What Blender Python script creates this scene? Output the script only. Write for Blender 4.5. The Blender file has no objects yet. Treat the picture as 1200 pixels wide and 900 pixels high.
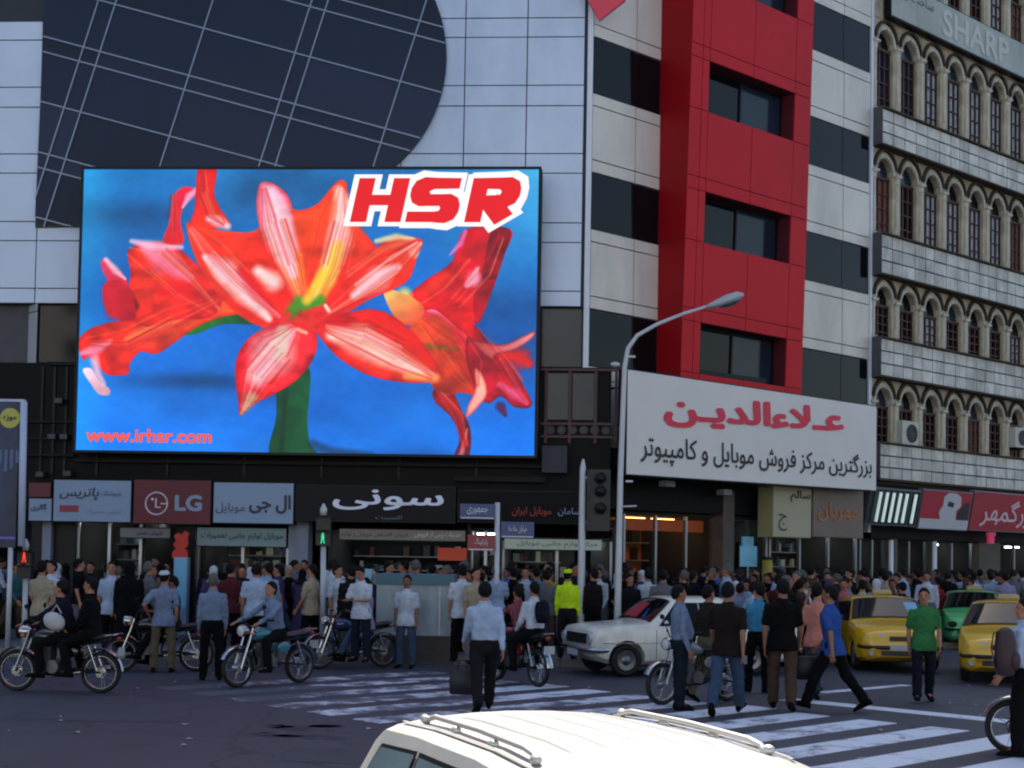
import bpy, bmesh, math, random
import numpy as np
from mathutils import Vector, Matrix, noise
R = math.radians
random.seed(7)
SC = bpy.context.scene
COL = SC.collection
# ---------------------------------------------------------------- camera
CAMZ = 2.1; F = 1600.0; PX, PY = 600.0, 590.0; HZ = 653.0; ROLL = R(1.0)
PITCH = math.atan((HZ - PY) / F)
cam_d = bpy.data.cameras.new('camera'); cam = bpy.data.objects.new('camera', cam_d); COL.objects.link(cam)
cam_d.sensor_width = 36; cam_d.lens = 36 * F / 1200; cam_d.shift_y = (PY - 450) / 1200
cam_d.clip_start = .1; cam_d.clip_end = 2000
CM = Matrix.Translation((0, 0, CAMZ)) @ Matrix.Rotation(R(90) + PITCH, 4, 'X') @ Matrix.Rotation(ROLL, 4, 'Z')
cam.matrix_world = CM; SC.camera = cam
# ---------------------------------------------------------------- sky, sun, exposure
SUN_EL, SUN_AZ = R(52), R(-6)           # azimuth measured from +Y towards +X: the sun stands behind the buildings
w = bpy.data.worlds.new('World'); SC.world = w; w.use_nodes = True
nt = w.node_tree; sky = nt.nodes.new('ShaderNodeTexSky'); sky.sky_type = 'NISHITA'; sky.sun_disc = False
sky.sun_elevation = SUN_EL; sky.sun_rotation = SUN_AZ; sky.air_density = 1.2; sky.dust_density = 2.2; sky.ozone_density = 1.0
bg = nt.nodes['Background']; nt.links.new(sky.outputs[0], bg.inputs[0]); bg.inputs[1].default_value = .1
sd = bpy.data.lights.new('sun', 'SUN'); sd.energy = 4.8; sd.angle = R(.53); sd.color = (1, .95, .87)
so = bpy.data.objects.new('sun', sd); COL.objects.link(so)
sdir = Vector((math.sin(SUN_AZ) * math.cos(SUN_EL), math.cos(SUN_AZ) * math.cos(SUN_EL), math.sin(SUN_EL)))
so.rotation_euler = sdir.to_track_quat('Z', 'Y').to_euler(); so.location = (0, 0, 60)
SC.view_settings.view_transform = 'Standard'; SC.view_settings.look = 'None'
EXPO = 1.15
SC.cycles.pixel_filter_type = 'BLACKMAN_HARRIS'; SC.cycles.filter_width = 2.1
SC.view_settings.exposure = EXPO; SC.view_settings.gamma = 1
EM = 2 ** -EXPO
# ---------------------------------------------------------------- projection helpers
def ray(px, py):
    d = Vector(((px - PX) / F, -(py - PY) / F, -1)); return (CM.to_3x3() @ d).normalized()
def plane_hit(px, py, o, n):
    c = Vector((0, 0, CAMZ)); r = ray(px, py); return c + r * ((o - c).dot(n) / r.dot(n))
def gp(px, py, z=0.0): return plane_hit(px, py, Vector((0, 0, z)), Vector((0, 0, 1)))
def at_y(px, py, Y): return plane_hit(px, py, Vector((0, Y, 0)), Vector((0, 1, 0)))
class Fr:
    def __init__(s, o, u, up=(0, 0, 1)):
        s.o = Vector(o); s.u = Vector(u).normalized(); s.up = Vector(up); s.n = s.u.cross(s.up).normalized()
    def W(s, a, z, out=0.0): return s.o + s.u * a + s.up * z + s.n * out
    def px(s, x, y, out=0.0):
        p = plane_hit(x, y, s.o + s.n * out, s.n) - s.o - s.n * out
        z = p.z / s.up.z; a = (p - s.up * z).dot(s.u); return a, z
    def mat(s, a, z, out=0.0):              # x = u, y = into the wall, z = up
        m = Matrix((s.u, -s.n, s.up)).transposed().to_4x4(); m.translation = s.W(a, z, out); return m
def D2(px): return Vector((px - PX, F, 0))
YC = 32.0
_c = at_y(687, 420, YC)
_k = math.atan(F / 26000)
FM = Fr((_c.x, YC, 0), (math.cos(_k), -math.sin(_k), 0))
dR = Vector((1850, F, 0)).normalized()
FR = Fr((_c.x, YC, 0), dR)
FRED = Fr((_c.x, YC, 0), dR, Vector((0, 0, 1)) + FR.n * .03)
# ---------------------------------------------------------------- colours, materials
def lin(c): 
    c = c / 255; return c / 12.92 if c <= .04045 else ((c + .055) / 1.055) ** 2.4
def rgb(h, k=1.0):
    h = h.lstrip('#'); return tuple(min(1, lin(int(h[i:i + 2], 16)) * k) for i in (0, 2, 4))
MATS = {}
def mat(name, col=(.5, .5, .5), rough=.6, metal=0., var=.0, scale=4., bump=0., bscale=None, emit=None, es=1., spec=.5, coat=0., dirt=None, dscale=.6, alpha=None):
    if name in MATS: return MATS[name]
    m = bpy.data.materials.new(name); m.use_nodes = True; t = m.node_tree; N = t.nodes; L = t.links
    b = N['Principled BSDF']
    b.inputs['Base Color'].default_value = (*col, 1); b.inputs['Roughness'].default_value = rough
    b.inputs['Metallic'].default_value = metal; b.inputs['Specular IOR Level'].default_value = spec
    b.inputs['Coat Weight'].default_value = coat
    tc = N.new('ShaderNodeTexCoord')
    if var or dirt:
        nz = N.new('ShaderNodeTexNoise'); nz.inputs['Scale'].default_value = scale; nz.inputs['Detail'].default_value = 6
        L.new(tc.outputs['Object'], nz.inputs['Vector'])
        mr = N.new('ShaderNodeMapRange'); mr.inputs[1].default_value = .25; mr.inputs[2].default_value = .75
        mr.inputs[3].default_value = 1 - var; mr.inputs[4].default_value = 1 + var
        L.new(nz.outputs[0], mr.inputs[0])
        mx = N.new('ShaderNodeMix'); mx.data_type = 'RGBA'; mx.blend_type = 'MULTIPLY'; mx.inputs[0].default_value = 1
        mx.inputs[6].default_value = (*col, 1); L.new(mr.outputs[0], mx.inputs[7]); out = mx.outputs[2]
        if dirt:
            n2 = N.new('ShaderNodeTexNoise'); n2.inputs['Scale'].default_value = dscale; n2.inputs['Detail'].default_value = 8; n2.inputs['Roughness'].default_value = .65
            mp = N.new('ShaderNodeMapping'); mp.inputs['Scale'].default_value = (1, 1, .35); L.new(tc.outputs['Object'], mp.inputs[0]); L.new(mp.outputs[0], n2.inputs['Vector'])
            cr = N.new('ShaderNodeValToRGB'); cr.color_ramp.elements[0].position = .45; cr.color_ramp.elements[1].position = .75
            L.new(n2.outputs[0], cr.inputs[0]); m2 = N.new('ShaderNodeMix'); m2.data_type = 'RGBA'
            L.new(cr.outputs[0], m2.inputs[0]); L.new(out, m2.inputs[6]); m2.inputs[7].default_value = (*dirt, 1); out = m2.outputs[2]
        L.new(out, b.inputs['Base Color'])
    if bump:
        nb = N.new('ShaderNodeTexNoise'); nb.inputs['Scale'].default_value = bscale or scale * 4; nb.inputs['Detail'].default_value = 5
        L.new(tc.outputs['Object'], nb.inputs['Vector']); bp = N.new('ShaderNodeBump'); bp.inputs['Strength'].default_value = bump; bp.inputs['Distance'].default_value = .02
        L.new(nb.outputs[0], bp.inputs['Height']); L.new(bp.outputs[0], b.inputs['Normal'])
    if emit: b.inputs['Emission Color'].default_value = (*emit, 1); b.inputs['Emission Strength'].default_value = es * EM
    if alpha is not None: b.inputs['Alpha'].default_value = alpha
    MATS[name] = m; return m
# ---------------------------------------------------------------- mesh builder
class MB:
    def __init__(s): s.v = []; s.f = []; s.m = []; s.cur = 0; s.sm = []; s.smooth = False
    def add(s, vs, fs):
        b = len(s.v); s.v += [tuple(v) for v in vs]
        for f in fs: s.f.append(tuple(b + i for i in f)); s.m.append(s.cur); s.sm.append(s.smooth)
    def hexa(s, p):                         # p: 8 corners, bottom ring 0-3 ccw from above, top ring 4-7
        s.add(p, [(3, 2, 1, 0), (4, 5, 6, 7), (0, 1, 5, 4), (1, 2, 6, 5), (2, 3, 7, 6), (3, 0, 4, 7)]); return s
    def box(s, x0, x1, y0, y1, z0, z1):
        return s.hexa([(x0, y0, z0), (x1, y0, z0), (x1, y1, z0), (x0, y1, z0), (x0, y0, z1), (x1, y0, z1), (x1, y1, z1), (x0, y1, z1)])
    def fbox(s, fr, a0, a1, z0, z1, o0, o1):
        W = fr.W; return s.hexa([W(a0, z0, o1), W(a1, z0, o1), W(a1, z0, o0), W(a0, z0, o0), W(a0, z1, o1), W(a1, z1, o1), W(a1, z1, o0), W(a0, z1, o0)])
    def prism(s, pts, off):                 # pts: 3d polygon (front, ccw seen from front), off: vector to the back
        n = len(pts); off = Vector(off); q = [Vector(p) for p in pts]; b = [p + off for p in q]
        s.add(q + b, [tuple(range(n)), tuple(range(2 * n - 1, n - 1, -1))] + [(i, n + i, n + (i + 1) % n, (i + 1) % n) for i in range(n)]); return s
    def fprism(s, fr, poly, o0, o1):
        return s.prism([fr.W(a, z, o1) for a, z in poly], -fr.n * (o1 - o0))
    def tube(s, path, rad, seg=8, caps=True):
        P = [Vector(p) for p in path]; rr = rad if isinstance(rad, (list, tuple)) else [rad] * len(P)
        rings = []; ref = None
        for i, p in enumerate(P):
            d = (P[min(i + 1, len(P) - 1)] - P[max(i - 1, 0)]).normalized()
            if ref is None: ref = Vector((0, 0, 1)) if abs(d.z) < .9 else Vector((1, 0, 0))
            x = (ref - d * ref.dot(d)).normalized(); y = d.cross(x); ref = x
            r = rr[i]; rx, ry = (r if isinstance(r, tuple) else (r, r))
            rings.append([p + x * (math.cos(t) * rx) + y * (math.sin(t) * ry) for t in [2 * math.pi * k / seg for k in range(seg)]])
        vs = [v for r_ in rings for v in r_]; n = len(P)
        fs = [(i * seg + k, i * seg + (k + 1) % seg, (i + 1) * seg + (k + 1) % seg, (i + 1) * seg + k) for i in range(n - 1) for k in range(seg)]
        if caps: fs += [tuple(range(seg - 1, -1, -1)), tuple((n - 1) * seg + k for k in range(seg))]
        s.add(vs, fs); return s
    def ell(s, c, r, rot=None, seg=12, rings=8):
        c = Vector(c); M = rot or Matrix.Identity(3); vs = [c + M @ Vector((0, 0, -r[2]))]
        for i in range(1, rings):
            t = -math.pi / 2 + math.pi * i / rings
            for k in range(seg):
                a = 2 * math.pi * k / seg; vs.append(c + M @ Vector((r[0] * math.cos(t) * math.cos(a), r[1] * math.cos(t) * math.sin(a), r[2] * math.sin(t))))
        vs.append(c + M @ Vector((0, 0, r[2]))); n = len(vs) - 1
        fs = [(0, 1 + (k + 1) % seg, 1 + k) for k in range(seg)]
        for i in range(rings - 2):
            for k in range(seg):
                a = 1 + i * seg + k; b = 1 + i * seg + (k + 1) % seg; fs.append((a, b, b + seg, a + seg))
        fs += [(n, n - seg + k, n - seg + (k + 1) % seg) for k in range(seg)]
        s.add(vs, fs); return s
    def loft(s, rings, closed=True, caps=True):
        n = len(rings[0]); vs = [v for r_ in rings for v in r_]; fs = []
        for i in range(len(rings) - 1):
            for k in range(n if closed else n - 1):
                fs.append((i * n + k, i * n + (k + 1) % n, (i + 1) * n + (k + 1) % n, (i + 1) * n + k))
        if caps: fs += [tuple(range(n - 1, -1, -1)), tuple((len(rings) - 1) * n + k for k in range(n))]
        s.add(vs, fs); return s
    def grid(s, P):                         # P[i][j] points
        n = len(P[0]); s.add([p for r_ in P for p in r_], [(i * n + j, i * n + j + 1, (i + 1) * n + j + 1, (i + 1) * n + j) for i in range(len(P) - 1) for j in range(n - 1)]); return s
    def torus(s, c, ax, r, t, seg=28, ts=8, tz=None):
        c = Vector(c); ax = Vector(ax).normalized(); x = ax.orthogonal().normalized(); y = ax.cross(x); tz = tz or t
        vs = []
        for i in range(seg):
            a = 2 * math.pi * i / seg; e = x * math.cos(a) + y * math.sin(a)
            for k in range(ts):
                b = 2 * math.pi * k / ts; vs.append(c + e * (r + t * math.cos(b)) + ax * (tz * math.sin(b)))
        s.add(vs, [(i * ts + k, ((i + 1) % seg) * ts + k, ((i + 1) % seg) * ts + (k + 1) % ts, i * ts + (k + 1) % ts) for i in range(seg) for k in range(ts)]); return s
    def disc(s, c, ax, r, th, seg=20):
        c = Vector(c); ax = Vector(ax).normalized(); return s.tube([c - ax * th / 2, c + ax * th / 2], r, seg)
    def mesh(s, name, mats=()):
        me = bpy.data.meshes.new(name); me.from_pydata(s.v, [], s.f)
        for m in (mats if isinstance(mats, (list, tuple)) else [mats]): me.materials.append(m)
        me.polygons.foreach_set('material_index', s.m); me.polygons.foreach_set('use_smooth', s.sm); me.update(); return me
    def build(s, name, mats, parent=None, sharp=None, recalc=False):
        me = s.mesh(name, mats)
        if recalc: fixn(me)
        if sharp: me.set_sharp_from_angle(angle=R(sharp))
        return link(name, me, parent)
def fixn(me):
    bm = bmesh.new(); bm.from_mesh(me); bmesh.ops.recalc_face_normals(bm, faces=bm.faces); bm.to_mesh(me); bm.free()
def link(name, me, parent=None, M=None):
    o = bpy.data.objects.new(name, me); COL.objects.link(o)
    if parent is not None:
        o.parent = parent
        if M is None: o.matrix_parent_inverse = WM(parent).inverted()
        else: o.matrix_parent_inverse = WM(parent).inverted(); o.matrix_basis = M
    elif M is not None: o.matrix_world = M
    return o
def WM(o):                                   # world matrix without waiting for the depsgraph
    m = o.matrix_basis.copy()
    if o.parent is not None: m = WM(o.parent) @ o.matrix_parent_inverse @ m
    return m
def tag(o, label, cat, group=None, kind=None):
    if label: o['label'] = label
    if cat: o['category'] = cat
    if group: o['group'] = group
    if kind: o['kind'] = kind
    return o
def thing(name, loc, label, cat, group=None, rz=0.0):
    o = bpy.data.objects.new(name, None); COL.objects.link(o); o.empty_display_size = .2
    o.matrix_basis = Matrix.Translation(loc) @ Matrix.Rotation(rz, 4, 'Z'); return tag(o, label, cat, group)
def struct(o): o['kind'] = 'structure'; return o
def local(name, mb, mats, parent, sharp=None, recalc=False):   # mesh given in the parent's own frame
    me = mb.mesh(name, mats)
    if recalc: fixn(me)
    if sharp: me.set_sharp_from_angle(angle=R(sharp))
    o = bpy.data.objects.new(name, me); COL.objects.link(o); o.parent = parent; return o
def loc_me(name, me, parent, M=None):
    o = bpy.data.objects.new(name, me); COL.objects.link(o); o.parent = parent
    if M is not None: o.matrix_basis = M
    return o
def slot(o, i, m): o.material_slots[i].link = 'OBJECT'; o.material_slots[i].material = m
# ---------------------------------------------------------------- writing
ARF = {  # letter: isolated, final, initial, medial (0 = does not join on)
 'ا': (0xFE8D, 0xFE8E, 0, 0), 'آ': (0xFE81, 0xFE82, 0, 0), 'ب': (0xFE8F, 0xFE90, 0xFE91, 0xFE92), 'پ': (0xFB56, 0xFB57, 0xFB58, 0xFB59), 'ت': (0xFE95, 0xFE96, 0xFE97, 0xFE98),
 'ج': (0xFE9D, 0xFE9E, 0xFE9F, 0xFEA0), 'چ': (0xFB7A, 0xFB7B, 0xFB7C, 0xFB7D), 'خ': (0xFEA5, 0xFEA6, 0xFEA7, 0xFEA8), 'د': (0xFEA9, 0xFEAA, 0, 0), 'ر': (0xFEAD, 0xFEAE, 0, 0), 'ز': (0xFEAF, 0xFEB0, 0, 0),
 'س': (0xFEB1, 0xFEB2, 0xFEB3, 0xFEB4), 'ش': (0xFEB5, 0xFEB6, 0xFEB7, 0xFEB8), 'ع': (0xFEC9, 0xFECA, 0xFECB, 0xFECC), 'ف': (0xFED1, 0xFED2, 0xFED3, 0xFED4), 'ق': (0xFED5, 0xFED6, 0xFED7, 0xFED8),
 'ک': (0xFB8E, 0xFB8F, 0xFB90, 0xFB91), 'گ': (0xFB92, 0xFB93, 0xFB94, 0xFB95), 'ل': (0xFEDD, 0xFEDE, 0xFEDF, 0xFEE0), 'م': (0xFEE1, 0xFEE2, 0xFEE3, 0xFEE4), 'ن': (0xFEE5, 0xFEE6, 0xFEE7, 0xFEE8),
 'و': (0xFEED, 0xFEEE, 0, 0), 'ه': (0xFEE9, 0xFEEA, 0xFEEB, 0xFEEC), 'ی': (0xFBFC, 0xFBFD, 0xFBFE, 0xFBFF), 'ء': (0xFE80, 0, 0, 0), 'ط': (0xFEC1, 0xFEC2, 0xFEC3, 0xFEC4), 'ح': (0xFEA1, 0xFEA2, 0xFEA3, 0xFEA4),
 '#': (0xFEFB, 0xFEFC, 0, 0), '_': (0x640, 0x640, 0x640, 0x640)}
def fa(s):
    s = s.replace('لا', '#'); out = []
    for i, ch in enumerate(s):
        if ch not in ARF: out.append(ch); continue
        f = ARF[ch]; p = s[i - 1] if i else ' '; q = s[i + 1] if i + 1 < len(s) else ' '
        back = p in ARF and ARF[p][2] and f[1]; fwd = f[2] and q in ARF and ARF[q][1]
        out.append(chr(f[3] if back and fwd else f[1] if back else f[2] if fwd else f[0]))
    return ''.join(reversed(out))
def text_mesh(s, bold=0.0, shear=0.0, ext=.0, res=3):
    c = bpy.data.curves.new('lettering', 'FONT'); c.body = s; c.shear = shear; c.extrude = ext; c.resolution_u = res
    o = bpy.data.objects.new('lettering', c); COL.objects.link(o)
    dg = bpy.context.evaluated_depsgraph_get(); me = bpy.data.meshes.new_from_object(o.evaluated_get(dg))
    bpy.data.objects.remove(o); bpy.data.curves.remove(c)
    if bold > 0:                            # heavier strokes: the outline repeated a hair's breadth apart
        bm = bmesh.new(); bm.from_mesh(me); g0 = bm.verts[:] + bm.edges[:] + bm.faces[:]
        for k in range(6):
            t = math.pi * k / 3; r = bmesh.ops.duplicate(bm, geom=g0); vs = [g for g in r['geom'] if isinstance(g, bmesh.types.BMVert)]
            bmesh.ops.translate(bm, verts=vs, vec=(bold * math.cos(t), bold * math.sin(t), .0012 * (k + 1)))
        bm.to_mesh(me); bm.free()
    return me
def lettering(fr, s, a0, a1, z0, z1, out, m, parent, bold=0.0, shear=0.0, ext=.01, name='lettering', tilt=None):
    me = text_mesh(s, bold, shear)
    n = len(me.vertices); co = np.empty(n * 3, 'f'); me.vertices.foreach_get('co', co); co = co.reshape(-1, 3)
    lo, hi = co.min(0), co.max(0); sx = (a1 - a0) / (hi[0] - lo[0]); sz = (z1 - z0) / (hi[1] - lo[1])
    P = []
    for x, y, z in co: P.append(fr.W(a0 + (x - lo[0]) * sx, z0 + (y - lo[1]) * sz, out + z))
    me.vertices.foreach_set('co', np.array([c for p in P for c in p], 'f')); me.materials.clear(); me.materials.append(m)
    me.polygons.foreach_set('material_index', [0] * len(me.polygons)); me.update(); fix_front(me, fr.n)
    return link(name, me, parent)
def fix_front(me, n):
    if len(me.polygons) and sum(p.normal.dot(n) * p.area for p in me.polygons) < 0: me.flip_normals()
def clip(poly, nx, ny, c):                   # keep nx*x+ny*y<=c
    out = []; k = len(poly)
    for i in range(k):
        p, q = poly[i], poly[(i + 1) % k]; dp = nx * p[0] + ny * p[1] - c; dq = nx * q[0] + ny * q[1] - c
        if dp <= 0: out.append(p)
        if dp * dq < 0: t = dp / (dp - dq); out.append((p[0] + (q[0] - p[0]) * t, p[1] + (q[1] - p[1]) * t))
    return out
def area(p): return abs(sum(p[i][0] * p[(i + 1) % len(p)][1] - p[(i + 1) % len(p)][0] * p[i][1] for i in range(len(p)))) / 2 if len(p) > 2 else 0
# ================================================================ MATERIALS
ILL = 1 / .62
SILV = mat('silver_cladding', rgb('a3adbc', 1.5), .45, .1, var=.05, scale=.7, dirt=rgb('93a0b4', 1.25), dscale=.35)
SILR = mat('grey_cladding', rgb('b4ada3', 1.5), .45, .2, var=.05, scale=.8, dirt=rgb('9f9a90', 1.4), dscale=.5)
JOINT = mat('joint_dark', rgb('30353c'), .8)
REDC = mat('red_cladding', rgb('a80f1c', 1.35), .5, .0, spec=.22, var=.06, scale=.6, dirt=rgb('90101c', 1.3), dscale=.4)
GDS = [mat('tinted_glass_%d' % i, rgb(h, .9), rg, .0, var=.15, scale=.3, spec=sp_) for i, (h, rg, sp_) in enumerate((('1c2740', .4, .25), ('18223a', .3, .3), ('202c46', .35, .28), ('1a2438', .45, .25)))]
GLASS = mat('dark_window_glass', rgb('0c0e12'), .06, 0, spec=.26, var=.3, scale=.8)
GLB = mat('blue_grey_window_glass', rgb('1c2636'), .12, 0, spec=.35, var=.3, scale=.6)
MULL = mat('pale_mullion', rgb('7a8494', 1.1), .4, .4)
WHITE = mat('white_post', rgb('b8bcc4', 1.3), .5)
BLACK = mat('black_fascia', rgb('0a0a10', .6), .55, var=.3, scale=2, spec=.15)
BLK2 = mat('black_metal', rgb('0e0e12'), .45, .0, spec=.25)
DRED = mat('dark_red_metal', rgb('3a1418'), .5)
CREAM = mat('cream_plaster', rgb('968c78', 1.5), .85, var=.22, scale=2.2, bump=.5, bscale=30, dirt=rgb('4b4436', 1.0), dscale=1.3)
CREAM2 = mat('cream_stone_column', rgb('a09a8c', 1.5), .85, var=.2, scale=3, bump=.4, bscale=30, dirt=rgb('5a5344'), dscale=2)
MOLD = mat('sooty_moulding', rgb('3c3226', 1.1), .9, var=.3, scale=5)
MARB = [mat('marble_tile_%d' % i, rgb(h, 1.5), .5, var=.15, scale=3, dirt=rgb('77746c', 1.3), dscale=2.5) for i, h in enumerate(('a6a49c', '9c9a93', 'acaaa2', '96948d'))]
WOOD = mat('brown_window_wood', rgb('402620', 1.2), .6, var=.3, scale=4)
CURT = mat('pale_curtain', rgb('8a929a', 1.4), .9, var=.35, scale=6)
CURB = mat('brown_curtain', rgb('6a4238', 1.3), .9, var=.35, scale=6)
CONC = mat('concrete', rgb('4c4c50', 1.1), .9, var=.15, scale=3, bump=.2)
SIGNW = mat('white_sign_face', rgb('b2afab', 1.45), .5, var=.03, scale=1)
SIGNB = mat('bluish_white_sign_face', rgb('66788f', 1.5), .5, var=.04, scale=1)
SIGNR = mat('dark_red_sign_face', rgb('500a1a', 1.3), .5, var=.08, scale=1)
REDW = mat('red_lettering', rgb('b01e38', 1.5), .5)
BLKW = mat('black_lettering', rgb('16181e'), .5)
SILW = mat('silver_lettering', rgb('9aa3b8', 1.4), .35, .3)
CGLASS = mat('clear_shop_glass', rgb('101214'), .03, 0, spec=.25, alpha=.10)
STEEL = mat('brushed_steel', rgb('8a8f98', 1.2), .3, .8)
CHROME = mat('chrome', (.42, .43, .45), .24, 1.)
RUBBER = mat('rubber', rgb('0c0c0d'), .75)

# ================================================================ SETTING: road, pavement
def asphalt():
    m = bpy.data.materials.new('asphalt'); m.use_nodes = True; t = m.node_tree; N = t.nodes; L = t.links; b = N['Principled BSDF']
    tc = N.new('ShaderNodeTexCoord'); n1 = N.new('ShaderNodeTexNoise'); n1.inputs['Scale'].default_value = .35; n1.inputs['Detail'].default_value = 9; n1.inputs['Roughness'].default_value = .6
    n2 = N.new('ShaderNodeTexNoise'); n2.inputs['Scale'].default_value = 45; n2.inputs['Detail'].default_value = 3
    mp = N.new('ShaderNodeMapping'); mp.inputs['Rotation'].default_value = (0, 0, R(-41)); mp.inputs['Scale'].default_value = (1, .18, 1)
    L.new(tc.outputs['Object'], mp.inputs[0]); L.new(mp.outputs[0], n1.inputs[0]); L.new(tc.outputs['Object'], n2.inputs[0])
    cr = N.new('ShaderNodeValToRGB'); e = cr.color_ramp.elements; e[0].position = .3; e[0].color = (*rgb('272a38', .95), 1); e[1].position = .72; e[1].color = (*rgb('383c4a', 1.05), 1)
    L.new(n1.outputs[0], cr.inputs[0]); mr = N.new('ShaderNodeMapRange'); mr.inputs[3].default_value = .6; mr.inputs[4].default_value = 1.4; L.new(n2.outputs[0], mr.inputs[0])
    mx = N.new('ShaderNodeMix'); mx.data_type = 'RGBA'; mx.blend_type = 'MULTIPLY'; mx.inputs[0].default_value = 1; L.new(cr.outputs[0], mx.inputs[6]); L.new(mr.outputs[0], mx.inputs[7])
    b.inputs['Roughness'].default_value = .75
    vo = N.new('ShaderNodeTexVoronoi'); vo.feature = 'DISTANCE_TO_EDGE'; vo.inputs['Scale'].default_value = .55; nw = N.new('ShaderNodeTexNoise'); nw.inputs['Scale'].default_value = 1.5; nw.inputs['Detail'].default_value = 6
    L.new(tc.outputs['Object'], nw.inputs[0]); ad = N.new('ShaderNodeMix'); ad.data_type = 'VECTOR'; ad.inputs[0].default_value = .35; L.new(tc.outputs['Object'], ad.inputs[4]); L.new(nw.outputs[1], ad.inputs[5]); L.new(ad.outputs[1], vo.inputs['Vector'])
    c2 = N.new('ShaderNodeMapRange'); c2.inputs[1].default_value = .004; c2.inputs[2].default_value = .014; c2.inputs[3].default_value = .45; c2.inputs[4].default_value = 1; L.new(vo.outputs['Distance'], c2.inputs[0])
    n4 = N.new('ShaderNodeTexNoise'); n4.inputs['Scale'].default_value = .9; n4.inputs['Detail'].default_value = 4; L.new(tc.outputs['Object'], n4.inputs[0]); c4 = N.new('ShaderNodeMapRange'); c4.inputs[1].default_value = .6; c4.inputs[2].default_value = .7; c4.inputs[3].default_value = 1; c4.inputs[4].default_value = .72; L.new(n4.outputs[0], c4.inputs[0])
    mu = N.new('ShaderNodeMath'); mu.operation = 'MULTIPLY'; L.new(c2.outputs[0], mu.inputs[0]); L.new(c4.outputs[0], mu.inputs[1])
    mx2 = N.new('ShaderNodeMix'); mx2.data_type = 'RGBA'; mx2.blend_type = 'MULTIPLY'; mx2.inputs[0].default_value = 1; L.new(mx.outputs[2], mx2.inputs[6]); L.new(mu.outputs[0], mx2.inputs[7]); L.new(mx2.outputs[2], b.inputs['Base Color'])
    bp = N.new('ShaderNodeBump'); bp.inputs['Strength'].default_value = .35; bp.inputs['Distance'].default_value = .01; L.new(n2.outputs[0], bp.inputs['Height']); L.new(bp.outputs[0], b.inputs['Normal'])
    return m
ASPH = asphalt()
def paint():
    m = bpy.data.materials.new('worn_road_paint'); m.use_nodes = True; t = m.node_tree; N = t.nodes; L = t.links; b = N['Principled BSDF']
    tc = N.new('ShaderNodeTexCoord'); n1 = N.new('ShaderNodeTexNoise'); n1.inputs['Scale'].default_value = 2.2; n1.inputs['Detail'].default_value = 10; n1.inputs['Roughness'].default_value = .72
    L.new(tc.outputs['Object'], n1.inputs[0]); cr = N.new('ShaderNodeValToRGB'); e = cr.color_ramp.elements
    e[0].position = .36; e[0].color = (*rgb('3e4250', 1.3), 1); e[1].position = .50; e[1].color = (*rgb('a2a9b6', 1.5), 1)
    n3 = N.new('ShaderNodeTexNoise'); n3.inputs['Scale'].default_value = .22; L.new(tc.outputs['Object'], n3.inputs[0])
    ad = N.new('ShaderNodeMath'); ad.operation = 'ADD'; m3 = N.new('ShaderNodeMapRange'); m3.inputs[1].default_value = .35; m3.inputs[2].default_value = .65; m3.inputs[3].default_value = -.08; m3.inputs[4].default_value = .1
    L.new(n3.outputs[0], m3.inputs[0])
    sx = N.new('ShaderNodeSeparateXYZ'); L.new(tc.outputs['Object'], sx.inputs[0]); mX = N.new('ShaderNodeMapRange'); mX.inputs[1].default_value = -4; mX.inputs[2].default_value = 3.5; mX.inputs[3].default_value = -.17; mX.inputs[4].default_value = .04; L.new(sx.outputs[0], mX.inputs[0])
    a2 = N.new('ShaderNodeMath'); a2.operation = 'ADD'; L.new(n1.outputs[0], a2.inputs[0]); L.new(mX.outputs[0], a2.inputs[1]); L.new(a2.outputs[0], ad.inputs[0]); L.new(m3.outputs[0], ad.inputs[1]); L.new(ad.outputs[0], cr.inputs[0]); L.new(cr.outputs[0], b.inputs['Base Color'])
    b.inputs['Roughness'].default_value = .7; return m
PAINT = paint()
mb = MB(); mb.grid([[(x, y, 0) for x in (-300, -60, 0, 60, 300)] for y in (-120, 0, 30, 100, 600)]); struct(mb.build('road', ASPH, recalc=True))
KY = 26.7
nR = FR.n
c1 = FR.W(1.2, 0, 4.2); c2 = FR.W(120, 0, 4.2)
PAVE = mat('pavement_stone', rgb('4c4d55', 1.3), .85, var=.2, scale=1.2, bump=.3, bscale=20)
KERB = mat('kerb_stone', rgb('5d5a58', 1.3), .85, var=.25, scale=2)
pav = [(-60, KY), (2.4, KY), (3.3, KY + .35), (c1.x, c1.y), (c2.x, c2.y), (c2.x - 40, c2.y + 60), (-60, 90)]
mb = MB(); mb.prism([(x, y, .15) for x, y in pav], (0, 0, -.25)); struct(mb.build('pavement', PAVE))
kb = struct(thing('kerb', (0, KY, 0), None, None)); 
for i in range(4):
    p, q = Vector((*pav[i], 0)), Vector((*pav[i + 1], 0)); L_ = (q - p).length; d = (q - p) / L_; nn = Vector((d.y, -d.x, 0))
    for k in range(int(L_ / 1.0)):
        s0 = p + d * (k * 1.0); s1 = p + d * (k * 1.0 + .985)
        if abs(s0.x) > 20 + s0.y * .3 or s0.y > 60: continue
        m_ = MB(); o1 = nn * .15; z = .155 + random.uniform(0, .012)
        m_.hexa([s0 + o1, s1 + o1, s1, s0] + [v + Vector((0, 0, z)) for v in (s0 + o1, s1 + o1, s1, s0)]); m_.build('kerb_stone', KERB, kb)
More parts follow.
